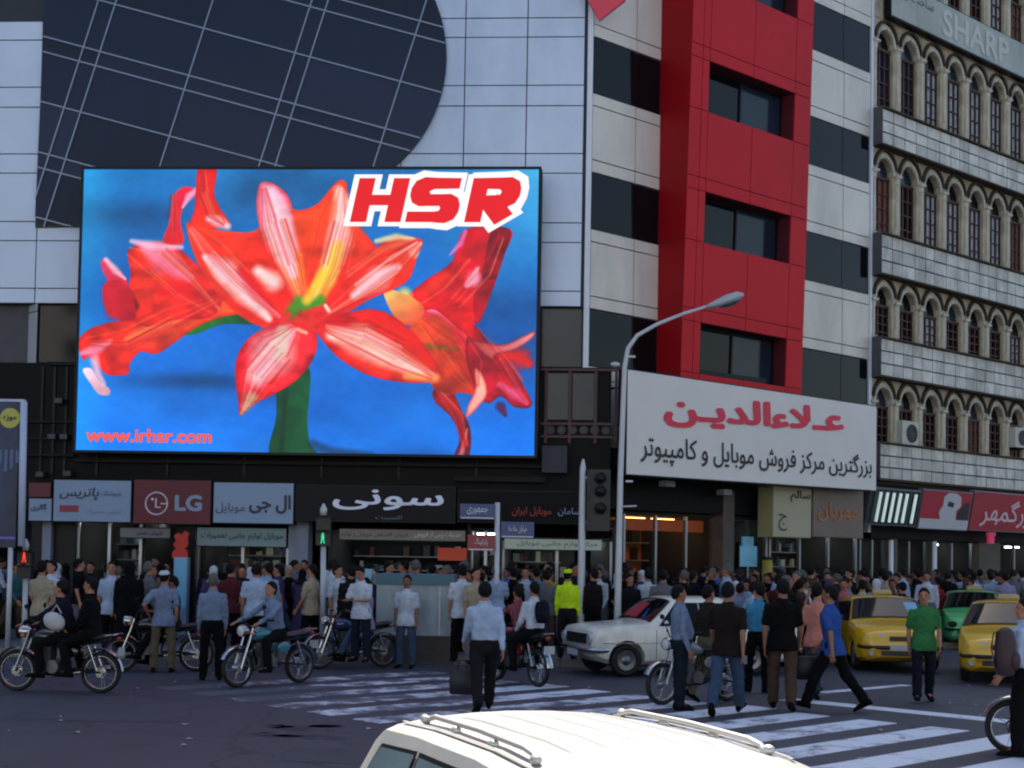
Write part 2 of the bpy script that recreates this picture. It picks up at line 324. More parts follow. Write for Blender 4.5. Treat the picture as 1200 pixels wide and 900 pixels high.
# crosswalk: bars parallel to the side street
cw = struct(thing('crosswalk', (0, 22, 0), None, None))
sd_ = (gp(1158, 856) - gp(921, 894)).normalized()
lb = gp(332, 830); rb = gp(1010, 842.5); cd = (gp(482, 855) - gp(218, 813)).normalized()
nseg = 0
for k in range(-9, 12):
    q = rb + cd * (k * 1.0 + .30)
    wdt = 5.0 if k > -3 else 4.6
    # far end on the right-hand boundary, near end on the left-hand one
    det = sd_.x * cd.y - sd_.y * cd.x; r_ = q - lb; tt = (r_.x * cd.y - r_.y * cd.x) / det
    p0 = q; p1 = q - sd_ * tt; h = cd * .27
    j = random.uniform(-.15, .15); p0 = p0 + sd_ * j
    m_ = MB(); m_.prism([p1 - h + Vector((0, 0, .006)), p1 + h + Vector((0, 0, .006)), p0 + h + Vector((0, 0, .006)), p0 - h + Vector((0, 0, .006))], (0, 0, -.02)); m_.build('painted_bar', PAINT, cw, recalc=True)
s0, s1 = gp(955, 823), gp(1175, 845); h = sd_ * .2
m_ = MB(); e = (s1 - s0).normalized(); s0 = s0 - e * .5; s1 = s1 + e * 6
m_.prism([s0 - h + Vector((0, 0, .006)), s1 - h + Vector((0, 0, .006)), s1 + h + Vector((0, 0, .006)), s0 + h + Vector((0, 0, .006))], (0, 0, -.02)); struct(m_.build('stop_line', PAINT, recalc=True))
s0, s1 = gp(960, 812), gp(1062, 803); e = (s1 - s0).normalized(); h = Vector((-e.y, e.x, 0)) * .1
m_ = MB(); m_.prism([s0 - h + Vector((0, 0, .006)), s1 - h + Vector((0, 0, .006)), s1 + h + Vector((0, 0, .006)), s0 + h + Vector((0, 0, .006))], (0, 0, -.02)); struct(m_.build('lane_line', PAINT, recalc=True))
# scattered litter and shallow broken patches of asphalt
rq = random.Random(9); PATCH = mat('broken_asphalt', rgb('2e303c', 1.0), .95, var=.4, scale=6, bump=.5); PATL = mat('old_asphalt_patch', rgb('30333f', 1.0), .85, var=.25, scale=2)
m_ = MB()
for k in range(16):
    c_ = gp(rq.uniform(305, 400), rq.uniform(850, 866)); a0_ = rq.uniform(0, 3); r0_ = rq.uniform(.04, .16)
    m_.add([(c_.x + r0_ * rq.uniform(.6, 1.3) * math.cos(a0_ + t * 1.05) * 1.6, c_.y + r0_ * rq.uniform(.6, 1.3) * math.sin(a0_ + t * 1.05), .004) for t in range(6)], [(0, 1, 2, 3, 4, 5)])
o = m_.build('broken_asphalt', PATCH); o['kind'] = 'stuff'; fix_front(o.data, Vector((0, 0, 1)))
for x, y, w_, h_ in ((120, 840, 2.2, .9), (420, 886, 1.5, 1.0), (760, 820, 1.4, .6), (1060, 800, 1.8, .5)):
    c_ = gp(x, y); m_ = MB(); m_.add([(c_.x + w_ * .5 * sx_ * rq.uniform(.85, 1.1), c_.y + h_ * .5 * sy_ * rq.uniform(.85, 1.1), .003) for sx_, sy_ in ((-1, -1), (0, -1.1), (1, -1), (1.1, 0), (1, 1), (0, 1.05), (-1, 1), (-1.1, 0))], [tuple(range(8))]); o = struct(m_.build('road_patch', PATL)); fix_front(o.data, Vector((0, 0, 1)))
LIT = mat('litter_paper', rgb('8a8c90', 1.3), .8)
m_ = MB()
for k in range(46):
    c_ = gp(rq.uniform(0, 1190), rq.uniform(785, 890)); s_ = rq.uniform(.02, .06); a0_ = rq.uniform(0, 3); m_.add([(c_.x + s_ * math.cos(a0_ + t * 1.57), c_.y + s_ * math.sin(a0_ + t * 1.57), .008 + .012 * (t % 2)) for t in range(4)], [(0, 1, 2, 3)])
o = m_.build('litter', LIT); o['kind'] = 'stuff'

# ================================================================ OFFICE BUILDING (silver, red, tinted glass)
xz = lambda x, y, o=0.: FM.px(x, y, o)
za = lambda y, x=620: FM.px(x, y)[1]
aL = xz(45, 300)[0]; aLL = aL - 4.0
OB = thing('office_building', (_c.x, YC, 0), 'silver clad office block with a huge tinted glass disc and a red corner bay', 'building')
aE = FR.px(1021.5, 250)[0]                         # end of the building along the side street
Z0 = 3.92; ZTOP = 28.0
zb_ = za(359); zg = za(430)
wing = FR.u * -1
# concrete core
ft = [FM.W(aLL, 0, -.3), FM.W(0, 0, -.3) + Vector((-.2, 0, 0)), FR.W(aE, 0, -.3), FR.W(aE, 0, -16), FM.W(aLL, 0, -14)]
mb = MB(); mb.prism([(p.x, p.y, ZTOP) for p in ft], (0, 0, -(ZTOP - Z0))); mb.build('core', CONC, OB)
# end wall of the block next to the ornate building
mb = MB(); mb.fbox(FR, aE - .12, aE, 3.0, ZTOP, -.3, .04); mb.build('corner_trim', WHITE, OB)
# joint backing of the cladding
mb = MB(); mb.fbox(FM, aLL, -.02, zb_, 19, -.3, -.03); mb.fbox(FR, .02, aE - .14, 4.2, 19, -.3, -.03); mb.build('cladding_back', JOINT, OB)
# glass disc
GO = .10
shape_px = [(57.5, -104), (40.5, 266), (300, 262)] + [(354 + 169 * math.cos(t), 65 + 169 * math.sin(t)) for t in [R(80 - 170 * i / 30) for i in range(31)]]
shape = [xz(x, y, GO) for x, y in shape_px]
amin, amax = min(p[0] for p in shape), max(p[0] for p in shape)
inside = lambda x, y: (x > 60 - y * .05 and y < 255 and (x < 354 or (x - 354) ** 2 + (y - 65) ** 2 < 160 ** 2))
# cladding panels of the front
colx = [687, 616, 543, 470, 397, 324, 251, 178, 105, 46, -26, -98]
cols = [xz(x, 180)[0] for x in colx]
rows_y = [359, 341, 284, 261, 203, 180, 124, 100, 43.5, 21]
rows = [za(y) for y in rows_y]
while rows[-1] < 18.5: rows.append(rows[-1] + (1.13 if len(rows) % 2 == 0 else .46))
G = .014
for i in range(len(cols) - 1):
    for j in range(len(rows) - 1):
        a1, a0 = cols[i], cols[i + 1]; z0, z1 = rows[j], rows[j + 1]
        if i == 0: a1 -= .07
        if j >= len(rows_y) - 1 and i > 3: continue
        if j < len(rows_y) - 1:
            c_ = [(colx[i] - 4, rows_y[j] - 3), (colx[i + 1] + 4, rows_y[j + 1] + 3), (colx[i] - 4, rows_y[j + 1] + 3), (colx[i + 1] + 4, rows_y[j] - 3)]
            if all(inside(*p) for p in c_) or all(110 < p[0] < 620 and 205 < p[1] < 520 for p in c_): continue
        m_ = MB(); m_.fbox(FM, a0 + G, a1 - G, z0 + G, z1 - G, -.03, random.uniform(.0, .006)); m_.build('panel', SILV, OB)
# glass disc panes + mullions
mb = MB(); mb.fprism(FM, [(a, z) for a, z in reversed(shape)], .0, GO - .03); dk = mb.build('disc_backing', JOINT, OB, recalc=True)
LA = sorted([1 + 0, 116, 137, 250, 366, 385, 500] + [-133, -112, 615, 635])
LB = sorted([b + 137 * k for k in (-3, -2, -1, 0, 1, 2) for b in (0, 18, 77)])
mb_m = []
for i in range(len(LA) - 1):
    for j in range(len(LB) - 1):
        p = list(shape_px)
        # A: x + .32 y between LA[i], LA[i+1];  B: y - .27 (x-400) between
        p = clip(p, 1, .32, LA[i + 1]); p = clip(p, -1, -.32, -LA[i]) if len(p) > 2 else p
        p = clip(p, -.27, 1, LB[j + 1] - 108) if len(p) > 2 else p; p = clip(p, .27, -1, -(LB[j] - 108)) if len(p) > 2 else p
        if area(p) < 60: continue
        q = [xz(x, y, GO) for x, y in p]; m_ = MB(); m_.fprism(FM, list(reversed(q)), GO - .03, GO + random.uniform(0, .004)); m_.build('pane', random.choice(GDS), OB, recalc=True)
def bar_in(nx, ny, c):
    h = .85; p = clip(list(shape_px), nx, ny, c + h); p = clip(p, -nx, -ny, -(c - h)) if len(p) > 2 else p
    if area(p) < 30: return
    q = [xz(x, y, GO) for x, y in p]; m_ = MB(); m_.fprism(FM, list(reversed(q)), GO, GO + .03 + random.uniform(0, .003)); m_.build('mullion', MULL, OB, recalc=True)
for c in LA: bar_in(1, .32, c)
for c in LB: bar_in(-.27, 1, c - 108)
# corner post, window band and dark mezzanine
mb = MB(); mb.fbox(FM, -.075, .055, zg - .1, 19, -.1, .075); mb.build('corner_post', WHITE, OB)
mb = MB(); mb.fbox(FM, aL, -.08, zg, zb_ - .01, -.3, -.12); mb.build('band_recess', BLK2, OB)
n = 13; wq = (-.1 - aL) / n
for i in range(n):
    m_ = MB(); m_.fbox(FM, aL + i * wq + .02, aL + (i + 1) * wq - .02, zg + .03, zb_ - .05, -.12, -.1); m_.build('window_pane', GLB if i > 9 else GLASS, OB)
mb = MB(); mb.fbox(FM, aL - 4, .6, Z0 - .02, zg - .02, -.28, .12); mb.build('mezzanine_wall', BLACK, OB)
for x in (640, 668, 698, 722):
    a = xz(x, 470, .12)[0]; m_ = MB(); m_.fbox(FM, a - .035, a + .035, xz(x, 520)[1], xz(x, 434)[1], .12, .18); m_.build('red_rail', DRED, OB)
for y in (434, 497, 512):
    m_ = MB(); z = za(y); m_.fbox(FM, xz(634, y)[0], xz(724, y)[0], z - .03, z + .03, .12, .2); m_.build('red_rail', DRED, OB)
m_ = MB()
for x0, x1 in ((642, 666), (671, 696)):
    m_.fbox(FM, xz(x0, 470)[0], xz(x1, 470)[0], za(492), za(438), .12, .135)
m_.build('mezzanine_window', GLB, OB)
for k in range(6):
    a = xz(645 + k * 13, 504)[0]; m_ = MB(); m_.torus(FM.W(a, za(504), .16), FM.n, .09, .02, 14, 6); m_.disc(FM.W(a, za(504), .14), FM.n, .08, .03, 14); m_.build('vent_ring', mat('sooty_ring', rgb('3a3a3c', 1.1), .6), OB)
m_ = MB(); m_.fbox(FM, xz(636, 540)[0], xz(665, 540)[0], za(555), za(524), .12, .5); m_.build('vent_box', mat('dark_blue_grey_box', rgb('1c212e'), .6), OB)
for (x0, y0, x1, y1, o) in ((30, 500, 92, 503, .25), (30, 540, 92, 543, .3), (92, 545, 640, 549, .3), (534, 560, 640, 566, .4), (60, 430, 92, 434, .2), (30, 520, 60, 523, .22)):
    m_ = MB(); m_.fbox(FM, xz(x0, y0)[0], xz(x1, y0)[0], za(y1), za(y0), .12, o); m_.build('ledge', mat('dark_ledge', rgb('18181c', .7), .6, var=.3, scale=3, spec=.2), OB)
for x in (52, 66, 80, 118, 200, 290, 380, 470, 560):
    m_ = MB(); a = xz(x, 480)[0]; m_.fbox(FM, a - .03, a + .03, za(566), za(436), .12, .16); m_.build('cladding_rib', BLK2, OB)
for x, y in ((62, 512), (76, 512), (70, 470), (48, 556), (80, 555)):
    a, z = xz(x, y, .3); m_ = MB(); m_.box(-.09, .09, -.12, .12, -.06, .06); m_.tube([(0, .12, 0), (0, .3, .1)], .02, 6)
    o = link('floodlight_unit', m_.mesh('f', [mat('grey_fitting', rgb('2c3038'), .5)]), OB, Matrix.Translation(FM.W(a, z, .3)))

# --- side street face: window bands, panels
def zr(x, y, o=0.): return FR.px(x, y, o)[1]
def ar(x, y, o=0.): return FR.px(x, y, o)[0]
wtop = [zr(693, 362), zr(690, 200), zr(693, 42)]; st = (wtop[2] - wtop[0]) / 2
wtop = [wtop[0] + st * k for k in range(-1, 5)]; wh = 1.36
aR0 = ar(772.5, 200)
lo_, hi_ = .3, 1.8
for _ in range(40):
    md = (lo_ + hi_) / 2
    if FR.px(805.5, 200, md)[0] > aR0: lo_ = md
    else: hi_ = md
zmid = FR.px(805.5, 200, md)[1]; RO = md - .03 * zmid
aR1 = FRED.px(946.5, 240, RO)[0]
segs = [(.06, [ar(742, 300)], aR0), (aR1, [ar(987.5, 200)], aE - .13)]
for (s0, mid, s1) in segs:
    cs = [s0] + mid + [s1]
    for k, zt in enumerate(wtop):
        zb2 = zt - wh
        if k > 0 or s0 > 1:
            for i in range(len(cs) - 1):
                if zb2 < 19 and zt > 4.3: m_ = MB(); m_.fbox(FR, cs[i] + .012, cs[i + 1] - .012, max(4.25, zb2) + .02, zt - .02, -.03, -.012); m_.build('window_pane', GLASS, OB)
        zn = zt + st - wh; b = [zt, zt + .3, zn - .3, zn]
        if zt > 18.5: continue
        for i in range(len(cs) - 1):
            for j in range(3):
                if b[j] < 4.3: continue
                m_ = MB(); m_.fbox(FR, cs[i] + G, cs[i + 1] - G, b[j] + G, b[j + 1] - G, -.03, .022 + random.uniform(0, .006)); m_.build('panel', SILR, OB)
# --- red bay
rw0 = []; ztops = []
f = FRED
wl = f.px(829, 160, RO)[0]; wr = f.px(930, 160, RO)[0]; wc = (wl + wr) / 2
rt = f.px(833, 72, RO)[1]; rbm = f.px(833, 132, RO)[1]; r2 = f.px(828, 225, RO)[1]; rst = rt - r2; rwh = rt - rbm
wt = [rt + rst * k for k in (-2, -1, 0, 1)]
# window 2 levels in photo: 380, 225, 72
RD = .45
mb = MB(); zlo = 4.6; zhi = 19
def rb_(a0, a1, z0, z1, o0=None, o1=None): mb.fbox(f, a0, a1, z0, z1, (RO - .5) if o0 is None else o0, (RO - .03) if o1 is None else o1)
rb_(aR0 + .03, wl, zlo, zhi); rb_(wr, aR1 - .03, zlo, zhi)
lv = [zlo] + [v for t_ in wt for v in (t_ - rwh, t_)] + [zhi]
for i in range(0, len(lv), 2): rb_(wl, wr, lv[i], lv[i + 1])
for i in range(1, len(lv) - 1, 2): rb_(wl, wr, lv[i], lv[i + 1], RO - .55, RO - .5)
mb.build('bay_body', mat('red_joint', rgb('4a0c18', 1.2), .6), OB)
REDS = mat('red_cladding_shaded', rgb('84040e', 1.2), .5, 0, spec=.2, var=.06, scale=.6)  # same red cladding; shade on the bay's side put into a darker base
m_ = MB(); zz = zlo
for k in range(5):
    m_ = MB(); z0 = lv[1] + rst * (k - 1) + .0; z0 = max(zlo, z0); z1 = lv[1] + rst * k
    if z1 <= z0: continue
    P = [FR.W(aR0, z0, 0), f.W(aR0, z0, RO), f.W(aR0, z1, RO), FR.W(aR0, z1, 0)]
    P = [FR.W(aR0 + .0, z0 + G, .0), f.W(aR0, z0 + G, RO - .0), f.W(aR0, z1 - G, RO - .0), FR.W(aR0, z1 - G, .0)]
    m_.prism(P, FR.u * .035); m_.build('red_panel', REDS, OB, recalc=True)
m_ = MB(); m_.prism([FR.W(aR0 + .01, zlo, 0), f.W(aR0 + .01, zlo, RO - .04), f.W(aR0 + .01, zhi, RO - .04), FR.W(aR0 + .01, zhi, 0)], FR.u * .3); m_.build('bay_side', MATS['red_joint'], OB, recalc=True)
cc = [aR0, aR0 + (wl - aR0) * .62, wl, wc, wr, aR1]
def rpan(a0, a1, z0, z1):
    m_ = MB(); m_.fbox(f, a0 + .01, a1 - .01, z0 + .01, z1 - .01, RO - .03, RO + random.uniform(0, .005)); m_.build('red_panel', REDC, OB)
for k in range(-1, 5):
    top = rt + rst * (k - 2); bot = top - rwh; nb = top + rst - rwh      # spandrel above this window: top..nb
    sp = [top, top + .32, nb - .0]
    for i in range(5):
        for j in range(2):
            z0, z1 = max(zlo, sp[j]), min(zhi, sp[j + 1])
            if z1 - z0 > .1: rpan(cc[i], cc[i + 1], z0, z1)
    if bot > zlo - .5 and top < zhi:
        for i in (0, 1, 4): rpan(cc[i], cc[i + 1], max(zlo, bot), top)
for t_ in wt:
    for (b0, b1) in ((wl, wc), (wc, wr)):
        m_ = MB(); m_.fbox(f, b0 + .03, b1 - .03, t_ - rwh + .05, t_ - .05, RO - .5, RO - RD); wo = m_.build('window_pane', GLASS if b0 == wl else GLB, OB)
    m_ = MB()
    for a_ in (wl, wc - .03, wr - .06): m_.fbox(f, a_, a_ + .06, t_ - rwh, t_, RO - .5, RO - RD + .04)
    for z_ in (t_ - rwh, t_ - .06): m_.fbox(f, wl + .06, wr - .06, z_, z_ + .06, RO - .49, RO - RD + .03)
    m_.build('window_frame', BLK2, OB)
# red pointed panels at the top (two squares set on their points)
for cx, cy, s in ((707, -8, 33), (664, -46, 30)):
    a, z = xz(cx, cy, .3); r = s / 50
    m_ = MB(); q = [(a - .78 * r, z + .12), (a - .12 * r, z - .98 * r), (a + .80 * r, z - .25 * r), (a + .3 * r, z + .95 * r)]
    m_.fprism(FM, q, .2, .32)
    m_.build('pointed_panel', mat('bright_red_panel', rgb('b83040', 1.5), .4), OB, recalc=True)
    m_ = MB(); m_.tube([FM.W(a, z, -.1), FM.W(a, z, .25)], .05, 8); m_.build('panel_bracket', STEEL, OB)

# ================================================================ LEFT WING (angled white panels)
FL = Fr(FM.W(aL - .0, 0, 0) - Vector((.684, -.73, 0)) * 9, (.684, -.73, 0))
LWt = thing('angled_wing', FM.W(aL, 0, -.5), 'white panelled lower wing slanting away beside the dark mezzanine', 'building')
lx = lambda x, y: FL.px(x, y)
zz1 = xz(44, 266)[1] - .02
mb = MB(); p0 = FL.W(9, 0, -.03); p1 = FL.W(0, 0, -.03)
mb.prism([(v.x, v.y, zz1) for v in (p1, p0, p0 + Vector((0, 3, 0)), p1 + Vector((-2, 3, 0)))], (0, 0, -(zz1 - .0))); mb.build('wall_core', JOINT, LWt)
ys = [(266, 30), (290, 30), (352, 30), (368, 30), (428, 30)]
zl = [zz1] + [lx(x, y)[1] for y, x in ys[1:]]
for i in range(len(zl) - 1):
    for k in range(8):
        a1 = 9 - k * .95; m_ = MB(); m_.fbox(FL, a1 - .95 + G, a1 - G, zl[i + 1] + G, zl[i] - G, -.03, random.uniform(0, .005)); m_.build('panel', SILV if i < 2 else mat('pale_panel', rgb('8f9599', 1.5), .5, var=.06, scale=1), LWt)
m_ = MB(); zq = zl[-1]; m_.fbox(FL, 9 - .55, 9 - .02, 0.15, zq, .0, .03); m_.build('dark_band', BLK2, LWt)
m_ = MB(); m_.fbox(FL, 5.2, 8.35, 3.6, zq - .05, -.02, .02); m_.build('grey_panel', mat('pale_grey_pier', rgb('77756e', 1.4), .7, var=.1, scale=2), LWt)
m_ = MB(); m_.fbox(FL, 5.0, 8.4, .15, 3.55, -.02, .02); m_.build('dark_front', BLACK, LWt)
# ================================================================ VIDEO SCREEN
def paint_screen():
    S = 1.6; W, H = int(537 * S), int(333 * S)
    yy, xx = np.mgrid[0:H, 0:W]; X = xx / S + 93; Y = yy / S + 198; XX, YY = X, Y
    rs = np.random.RandomState(3)
    def cloud(f, seed):
        r = np.random.RandomState(seed); out = np.zeros((H, W)); amp = 1.0
        for o in range(4):
            n = int(f * 2 ** o) + 2; g = r.rand(n, n); u = xx / W * (n - 1.001); v = yy / H * (n - 1.001)
            i, j = u.astype(int), v.astype(int); a, b = u - i, v - j; a = a * a * (3 - 2 * a); b = b * b * (3 - 2 * b)
            out += amp * (g[j, i] * (1 - a) * (1 - b) + g[j, i + 1] * a * (1 - b) + g[j + 1, i] * (1 - a) * b + g[j + 1, i + 1] * a * b); amp *= .5
        return (out - out.min()) / (out.max() - out.min())
    v = (Y - 198) / 333; c1_, c2_ = cloud(3, 1)[..., None], cloud(6, 2)[..., None]
    top = np.array([22., 124, 200]); mid = np.array([8., 104, 205]); lo = np.array([8., 112, 222])
    img = top * (1 - np.clip(v * 2, 0, 1))[..., None] + mid * (1 - np.abs(v * 2 - 1))[..., None] + lo * np.clip(v * 2 - 1, 0, 1)[..., None]
    img = img * (.78 + .42 * c1_) + (c2_ - .5) * 22
    g = np.clip((X - 480) / 150, 0, 1) * np.clip(1 - (Y - 198) / 170, 0, 1); img = img * (1 - g[..., None] * .75) + np.array([80., 195, 240]) * g[..., None] * .75
    g = np.exp(-((X - 95) ** 2) / 900) * .45; img += g[..., None] * np.array([10, 60, 40])
    for cx, cy, sx, sy, k in ((240, 448, 90, 10, .38), (320, 460, 30, 14, .3), (500, 545, 55, 22, .4), (150, 250, 60, 18, .25), (380, 230, 30, 30, .15), (560, 360, 60, 30, .2), (300, 225, 40, 20, .3)):
        g = np.exp(-(((X - cx) / sx) ** 2 + ((Y - cy) / sy) ** 2)); img *= (1 - k * g[..., None])
    def smooth(P, n=6):
        P = [np.array(p, float) for p in P]; out = []; k = len(P)
        for i in range(k):
            a, b, c, d = P[i - 1], P[i], P[(i + 1) % k], P[(i + 2) % k]
            for t in np.linspace(0, 1, n, endpoint=False):
                out.append(.5 * ((2 * b) + (c - a) * t + (2 * a - 5 * b + 4 * c - d) * t * t + (3 * b - a - 3 * c + d) * t ** 3))
        return out
    def poly(P, ca, cb, pa, pb, edge=None, ew=3.0, noise_=.12, sm=True):
        Q = smooth(P) if sm else [np.array(p, float) for p in P]; Q = np.array(Q)
        x0, x1 = int(max(0, (Q[:, 0].min() - 93) * S - 4)), int(min(W, (Q[:, 0].max() - 93) * S + 5))
        y0, y1 = int(max(0, (Q[:, 1].min() - 198) * S - 4)), int(min(H, (Q[:, 1].max() - 198) * S + 5))
        if x1 <= x0 or y1 <= y0: return
        x, y = X[y0:y1, x0:x1], Y[y0:y1, x0:x1]; ins = np.zeros(x.shape, bool); dist = np.full(x.shape, 1e9)
        for i in range(len(Q)):
            (ax, ay), (bx, by) = Q[i], Q[(i + 1) % len(Q)]
            c = ((ay > y) != (by > y)) & (x < (bx - ax) * (y - ay) / (by - ay + 1e-12) + ax); ins ^= c
            t = np.clip(((x - ax) * (bx - ax) + (y - ay) * (by - ay)) / ((bx - ax) ** 2 + (by - ay) ** 2 + 1e-9), 0, 1)
            dist = np.minimum(dist, np.hypot(x - ax - t * (bx - ax), y - ay - t * (by - ay)))
        sd = np.where(ins, dist, -dist); m = np.clip(sd * 1.1 + .5, 0, 1)[..., None]
        d = np.array(pb, float) - pa; t = np.clip(((x - pa[0]) * d[0] + (y - pa[1]) * d[1]) / (d @ d), 0, 1)[..., None]
        col = np.array(ca, float) * (1 - t) + np.array(cb, float) * t
        if edge is not None: e = np.exp(-(dist / ew) ** 2)[..., None]; col = col * (1 - e * .8) + np.array(edge, float) * e * .8
        cl = cloud_h[y0:y1, x0:x1][..., None]; col = col * (1 + (cl - .5) * noise_ * 2)
        img[y0:y1, x0:x1] = img[y0:y1, x0:x1] * (1 - m) + col * m
    def stroke(P, wd, col, op=1.0, clipm=None):
        Q = [np.array(p, float) for p in P]; A_ = np.array(Q); mw_ = 3 + 2.2 * (max(wd) if isinstance(wd, (list, tuple)) else wd)
        i0, i1 = int(max(0, (A_[:, 1].min() - mw_ - 198) * S)), int(min(H, (A_[:, 1].max() + mw_ - 198) * S + 1)); j0, j1 = int(max(0, (A_[:, 0].min() - mw_ - 93) * S)), int(min(W, (A_[:, 0].max() + mw_ - 93) * S + 1))
        if i1 <= i0 or j1 <= j0: return
        X, Y, img_, ch_ = XX[i0:i1, j0:j1], YY[i0:i1, j0:j1], img[i0:i1, j0:j1], cloud_h[i0:i1, j0:j1]; wl_ = wd if isinstance(wd, (list, tuple)) else [wd] * len(Q)
        best = np.full(X.shape, 1e9); n = len(Q) - 1; gs = (1.5 if (col[0] > 240 and col[1] > 120) else 1.15) if max(wl_) > 2.5 else 1.1; wl_ = [q_ * gs for q_ in wl_]
        for i in range(n):
            a, b = Q[i], Q[i + 1]; d = b - a; t = np.clip(((X - a[0]) * d[0] + (Y - a[1]) * d[1]) / (d @ d + 1e-9), 0, 1)
            w_ = wl_[i] * (1 - t) + wl_[i + 1] * t; dd = np.hypot(X - a[0] - t * d[0], Y - a[1] - t * d[1]) / (w_ + .01); best = np.minimum(best, dd)
        m = (np.clip(1.3 - best, 0, 1) ** .8 * op)[..., None] * (.8 + .4 * ch_[..., None])
        m = np.clip(m, 0, 1); img_[:] = img_ * (1 - m) + np.array(col, float) * m
    cloud_h = cloud(26, 9)
    RED = (242, 30, 14); ORG = (252, 72, 22); CR = (205, 10, 34); DK = (130, 4, 22); PK = (248, 190, 214); WH = (252, 226, 232); YE = (252, 226, 70); GR = (20, 92, 34)
    # stems
    poly([(332, 440), (366, 430), (366, 490), (369, 518), (376, 533), (324, 533), (329, 490)], (6, 66, 30), (10, 84, 44), (328, 480), (370, 480), noise_=.2)
    stroke([(340, 440), (336, 533)], 3, (6, 40, 22), .6); stroke([(372, 520), (395, 528), (440, 533)], 5, (6, 40, 60), .6)
    poly([(210, 392), (232, 372), (280, 360), (310, 368), (330, 384), (300, 381), (262, 381), (232, 392)], (46, 130, 20), (14, 84, 36), (240, 372), (255, 390), noise_=.3)
    # left trumpet
    poly([(92, 402), (104, 388), (126, 380), (148, 374), (143, 352), (165, 334), (208, 318), (262, 330), (300, 362), (262, 372), (232, 384), (206, 403), (186, 416), (166, 414), (154, 428), (152, 440), (128, 441), (114, 428), (105, 420), (98, 424)], (238, 34, 26), (250, 92, 40), (130, 420), (270, 350), edge=(225, 20, 20), noise_=.3)
    stroke([(150, 400), (190, 380), (240, 352)], [3, 7, 4], (253, 130, 60), .7)
    stroke([(96, 416), (112, 412), (130, 402)], [2, 5, 2], (250, 150, 190), .8)
    poly([(98, 436), (108, 434), (118, 448), (131, 458), (130, 465), (118, 464), (108, 452)], (252, 220, 232), (220, 160, 180), (100, 436), (130, 462))
    stroke([(112, 424), (116, 440), (124, 452)], [4, 3, 2], (250, 190, 215), .8)
    poly([(148, 296), (165, 286), (200, 286), (240, 320), (262, 345), (250, 372), (205, 376), (170, 384), (148, 360), (152, 322)], (250, 50, 22), (240, 34, 30), (150, 300), (240, 370), edge=(225, 16, 28), noise_=.3)
    stroke([(168, 292), (190, 303), (222, 326)], [4, 12, 4], (250, 130, 175), .85); stroke([(152, 283), (175, 288), (212, 290)], [2, 4, 2], (252, 190, 220), .9)
    stroke([(190, 345), (215, 340), (240, 345)], [4, 9, 4], (214, 8, 28), .6)
    poly([(116, 312), (121, 303), (132, 312), (147, 328), (150, 350), (142, 356), (128, 336)], (240, 60, 110), (220, 18, 40), (122, 305), (145, 350))
    stroke([(122, 305), (134, 318), (146, 328)], [2, 3, 1], (254, 210, 230), .9)
    stroke([(138, 340), (146, 350), (158, 360)], [6, 9, 5], (60, 2, 14), .85); stroke([(124, 350), (132, 366), (150, 372)], [4, 8, 6], (226, 22, 50), .9)
    poly([(190, 284), (196, 262), (199, 238), (204, 224), (214, 218), (226, 220), (230, 226), (214, 240), (210, 260), (214, 285)], (230, 20, 60), (238, 22, 24), (200, 225), (205, 285), edge=(245, 60, 90), ew=2)
    stroke([(229, 221), (219, 230), (212, 243)], [2, 3, 1], (252, 180, 220), .9)
    poly([(230, 192), (251, 192), (249, 225), (256, 243), (267, 258), (268, 266), (255, 267), (240, 272), (218, 268), (226, 246)], (232, 18, 12), (250, 50, 20), (232, 200), (260, 262), edge=(214, 8, 14), ew=2)
    stroke([(244, 256), (256, 260), (266, 265)], [3, 5, 3], (252, 210, 228), .9)
    # right flower
    poly([(512, 456), (532, 455), (545, 478), (556, 502), (554, 533), (538, 533), (543, 512), (534, 488), (515, 470)], (150, 14, 26), (96, 12, 28), (520, 460), (550, 530), noise_=.4)
    stroke([(552, 500), (545, 533)], [1, 3], (240, 130, 150), .7)
    poly([(490, 372), (522, 356), (550, 380), (572, 430), (572, 462), (545, 458), (520, 462), (504, 440), (480, 405)], (222, 70, 30), (196, 44, 24), (500, 380), (560, 450), noise_=.35)
    stroke([(498, 404), (540, 408)], [3, 2], (120, 96, 20), .8); stroke([(486, 372), (515, 362), (536, 378), (552, 410), (560, 440)], [3, 6, 5, 5, 3], (240, 40, 66), .85)
    stroke([(505, 362), (525, 364), (536, 378)], [2, 4, 2], (250, 130, 180), .8)
    poly([(556, 380), (575, 400), (590, 412), (622, 460), (624, 474), (606, 474), (590, 462), (575, 470), (560, 452), (548, 410)], (170, 8, 26), (196, 14, 44), (560, 400), (620, 470), edge=(120, 4, 20), noise_=.4)
    stroke([(588, 448), (606, 458), (620, 470)], [3, 6, 2], (240, 90, 140), .85); stroke([(590, 474), (596, 484)], [5, 2], (110, 4, 40), .8)
    poly([(560, 430), (570, 440), (574, 460), (563, 476), (551, 487), (552, 474), (560, 455)], (250, 180, 150), (252, 160, 160), (562, 432), (555, 485), edge=(200, 60, 60), ew=2)
    stroke([(592, 412), (612, 418), (622, 424)], [7, 11, 5], (238, 22, 18), .95)
    poly([(556, 398), (590, 402), (614, 392), (627, 386), (626, 394), (606, 408), (584, 414), (578, 420)], (196, 60, 66), (240, 150, 160), (560, 405), (625, 390), edge=(130, 20, 30), ew=2)
    poly([(478, 350), (500, 328), (530, 306), (546, 268), (598, 268), (590, 300), (578, 338), (560, 372), (556, 395), (535, 380), (512, 362), (492, 364)], (236, 22, 20), (204, 10, 30), (490, 340), (580, 290), edge=(190, 6, 30), noise_=.3)
    poly([(576, 270), (598, 270), (590, 302), (576, 345), (562, 378), (556, 350), (566, 318)], (120, 6, 24), (176, 8, 24), (580, 280), (562, 370), noise_=.4)
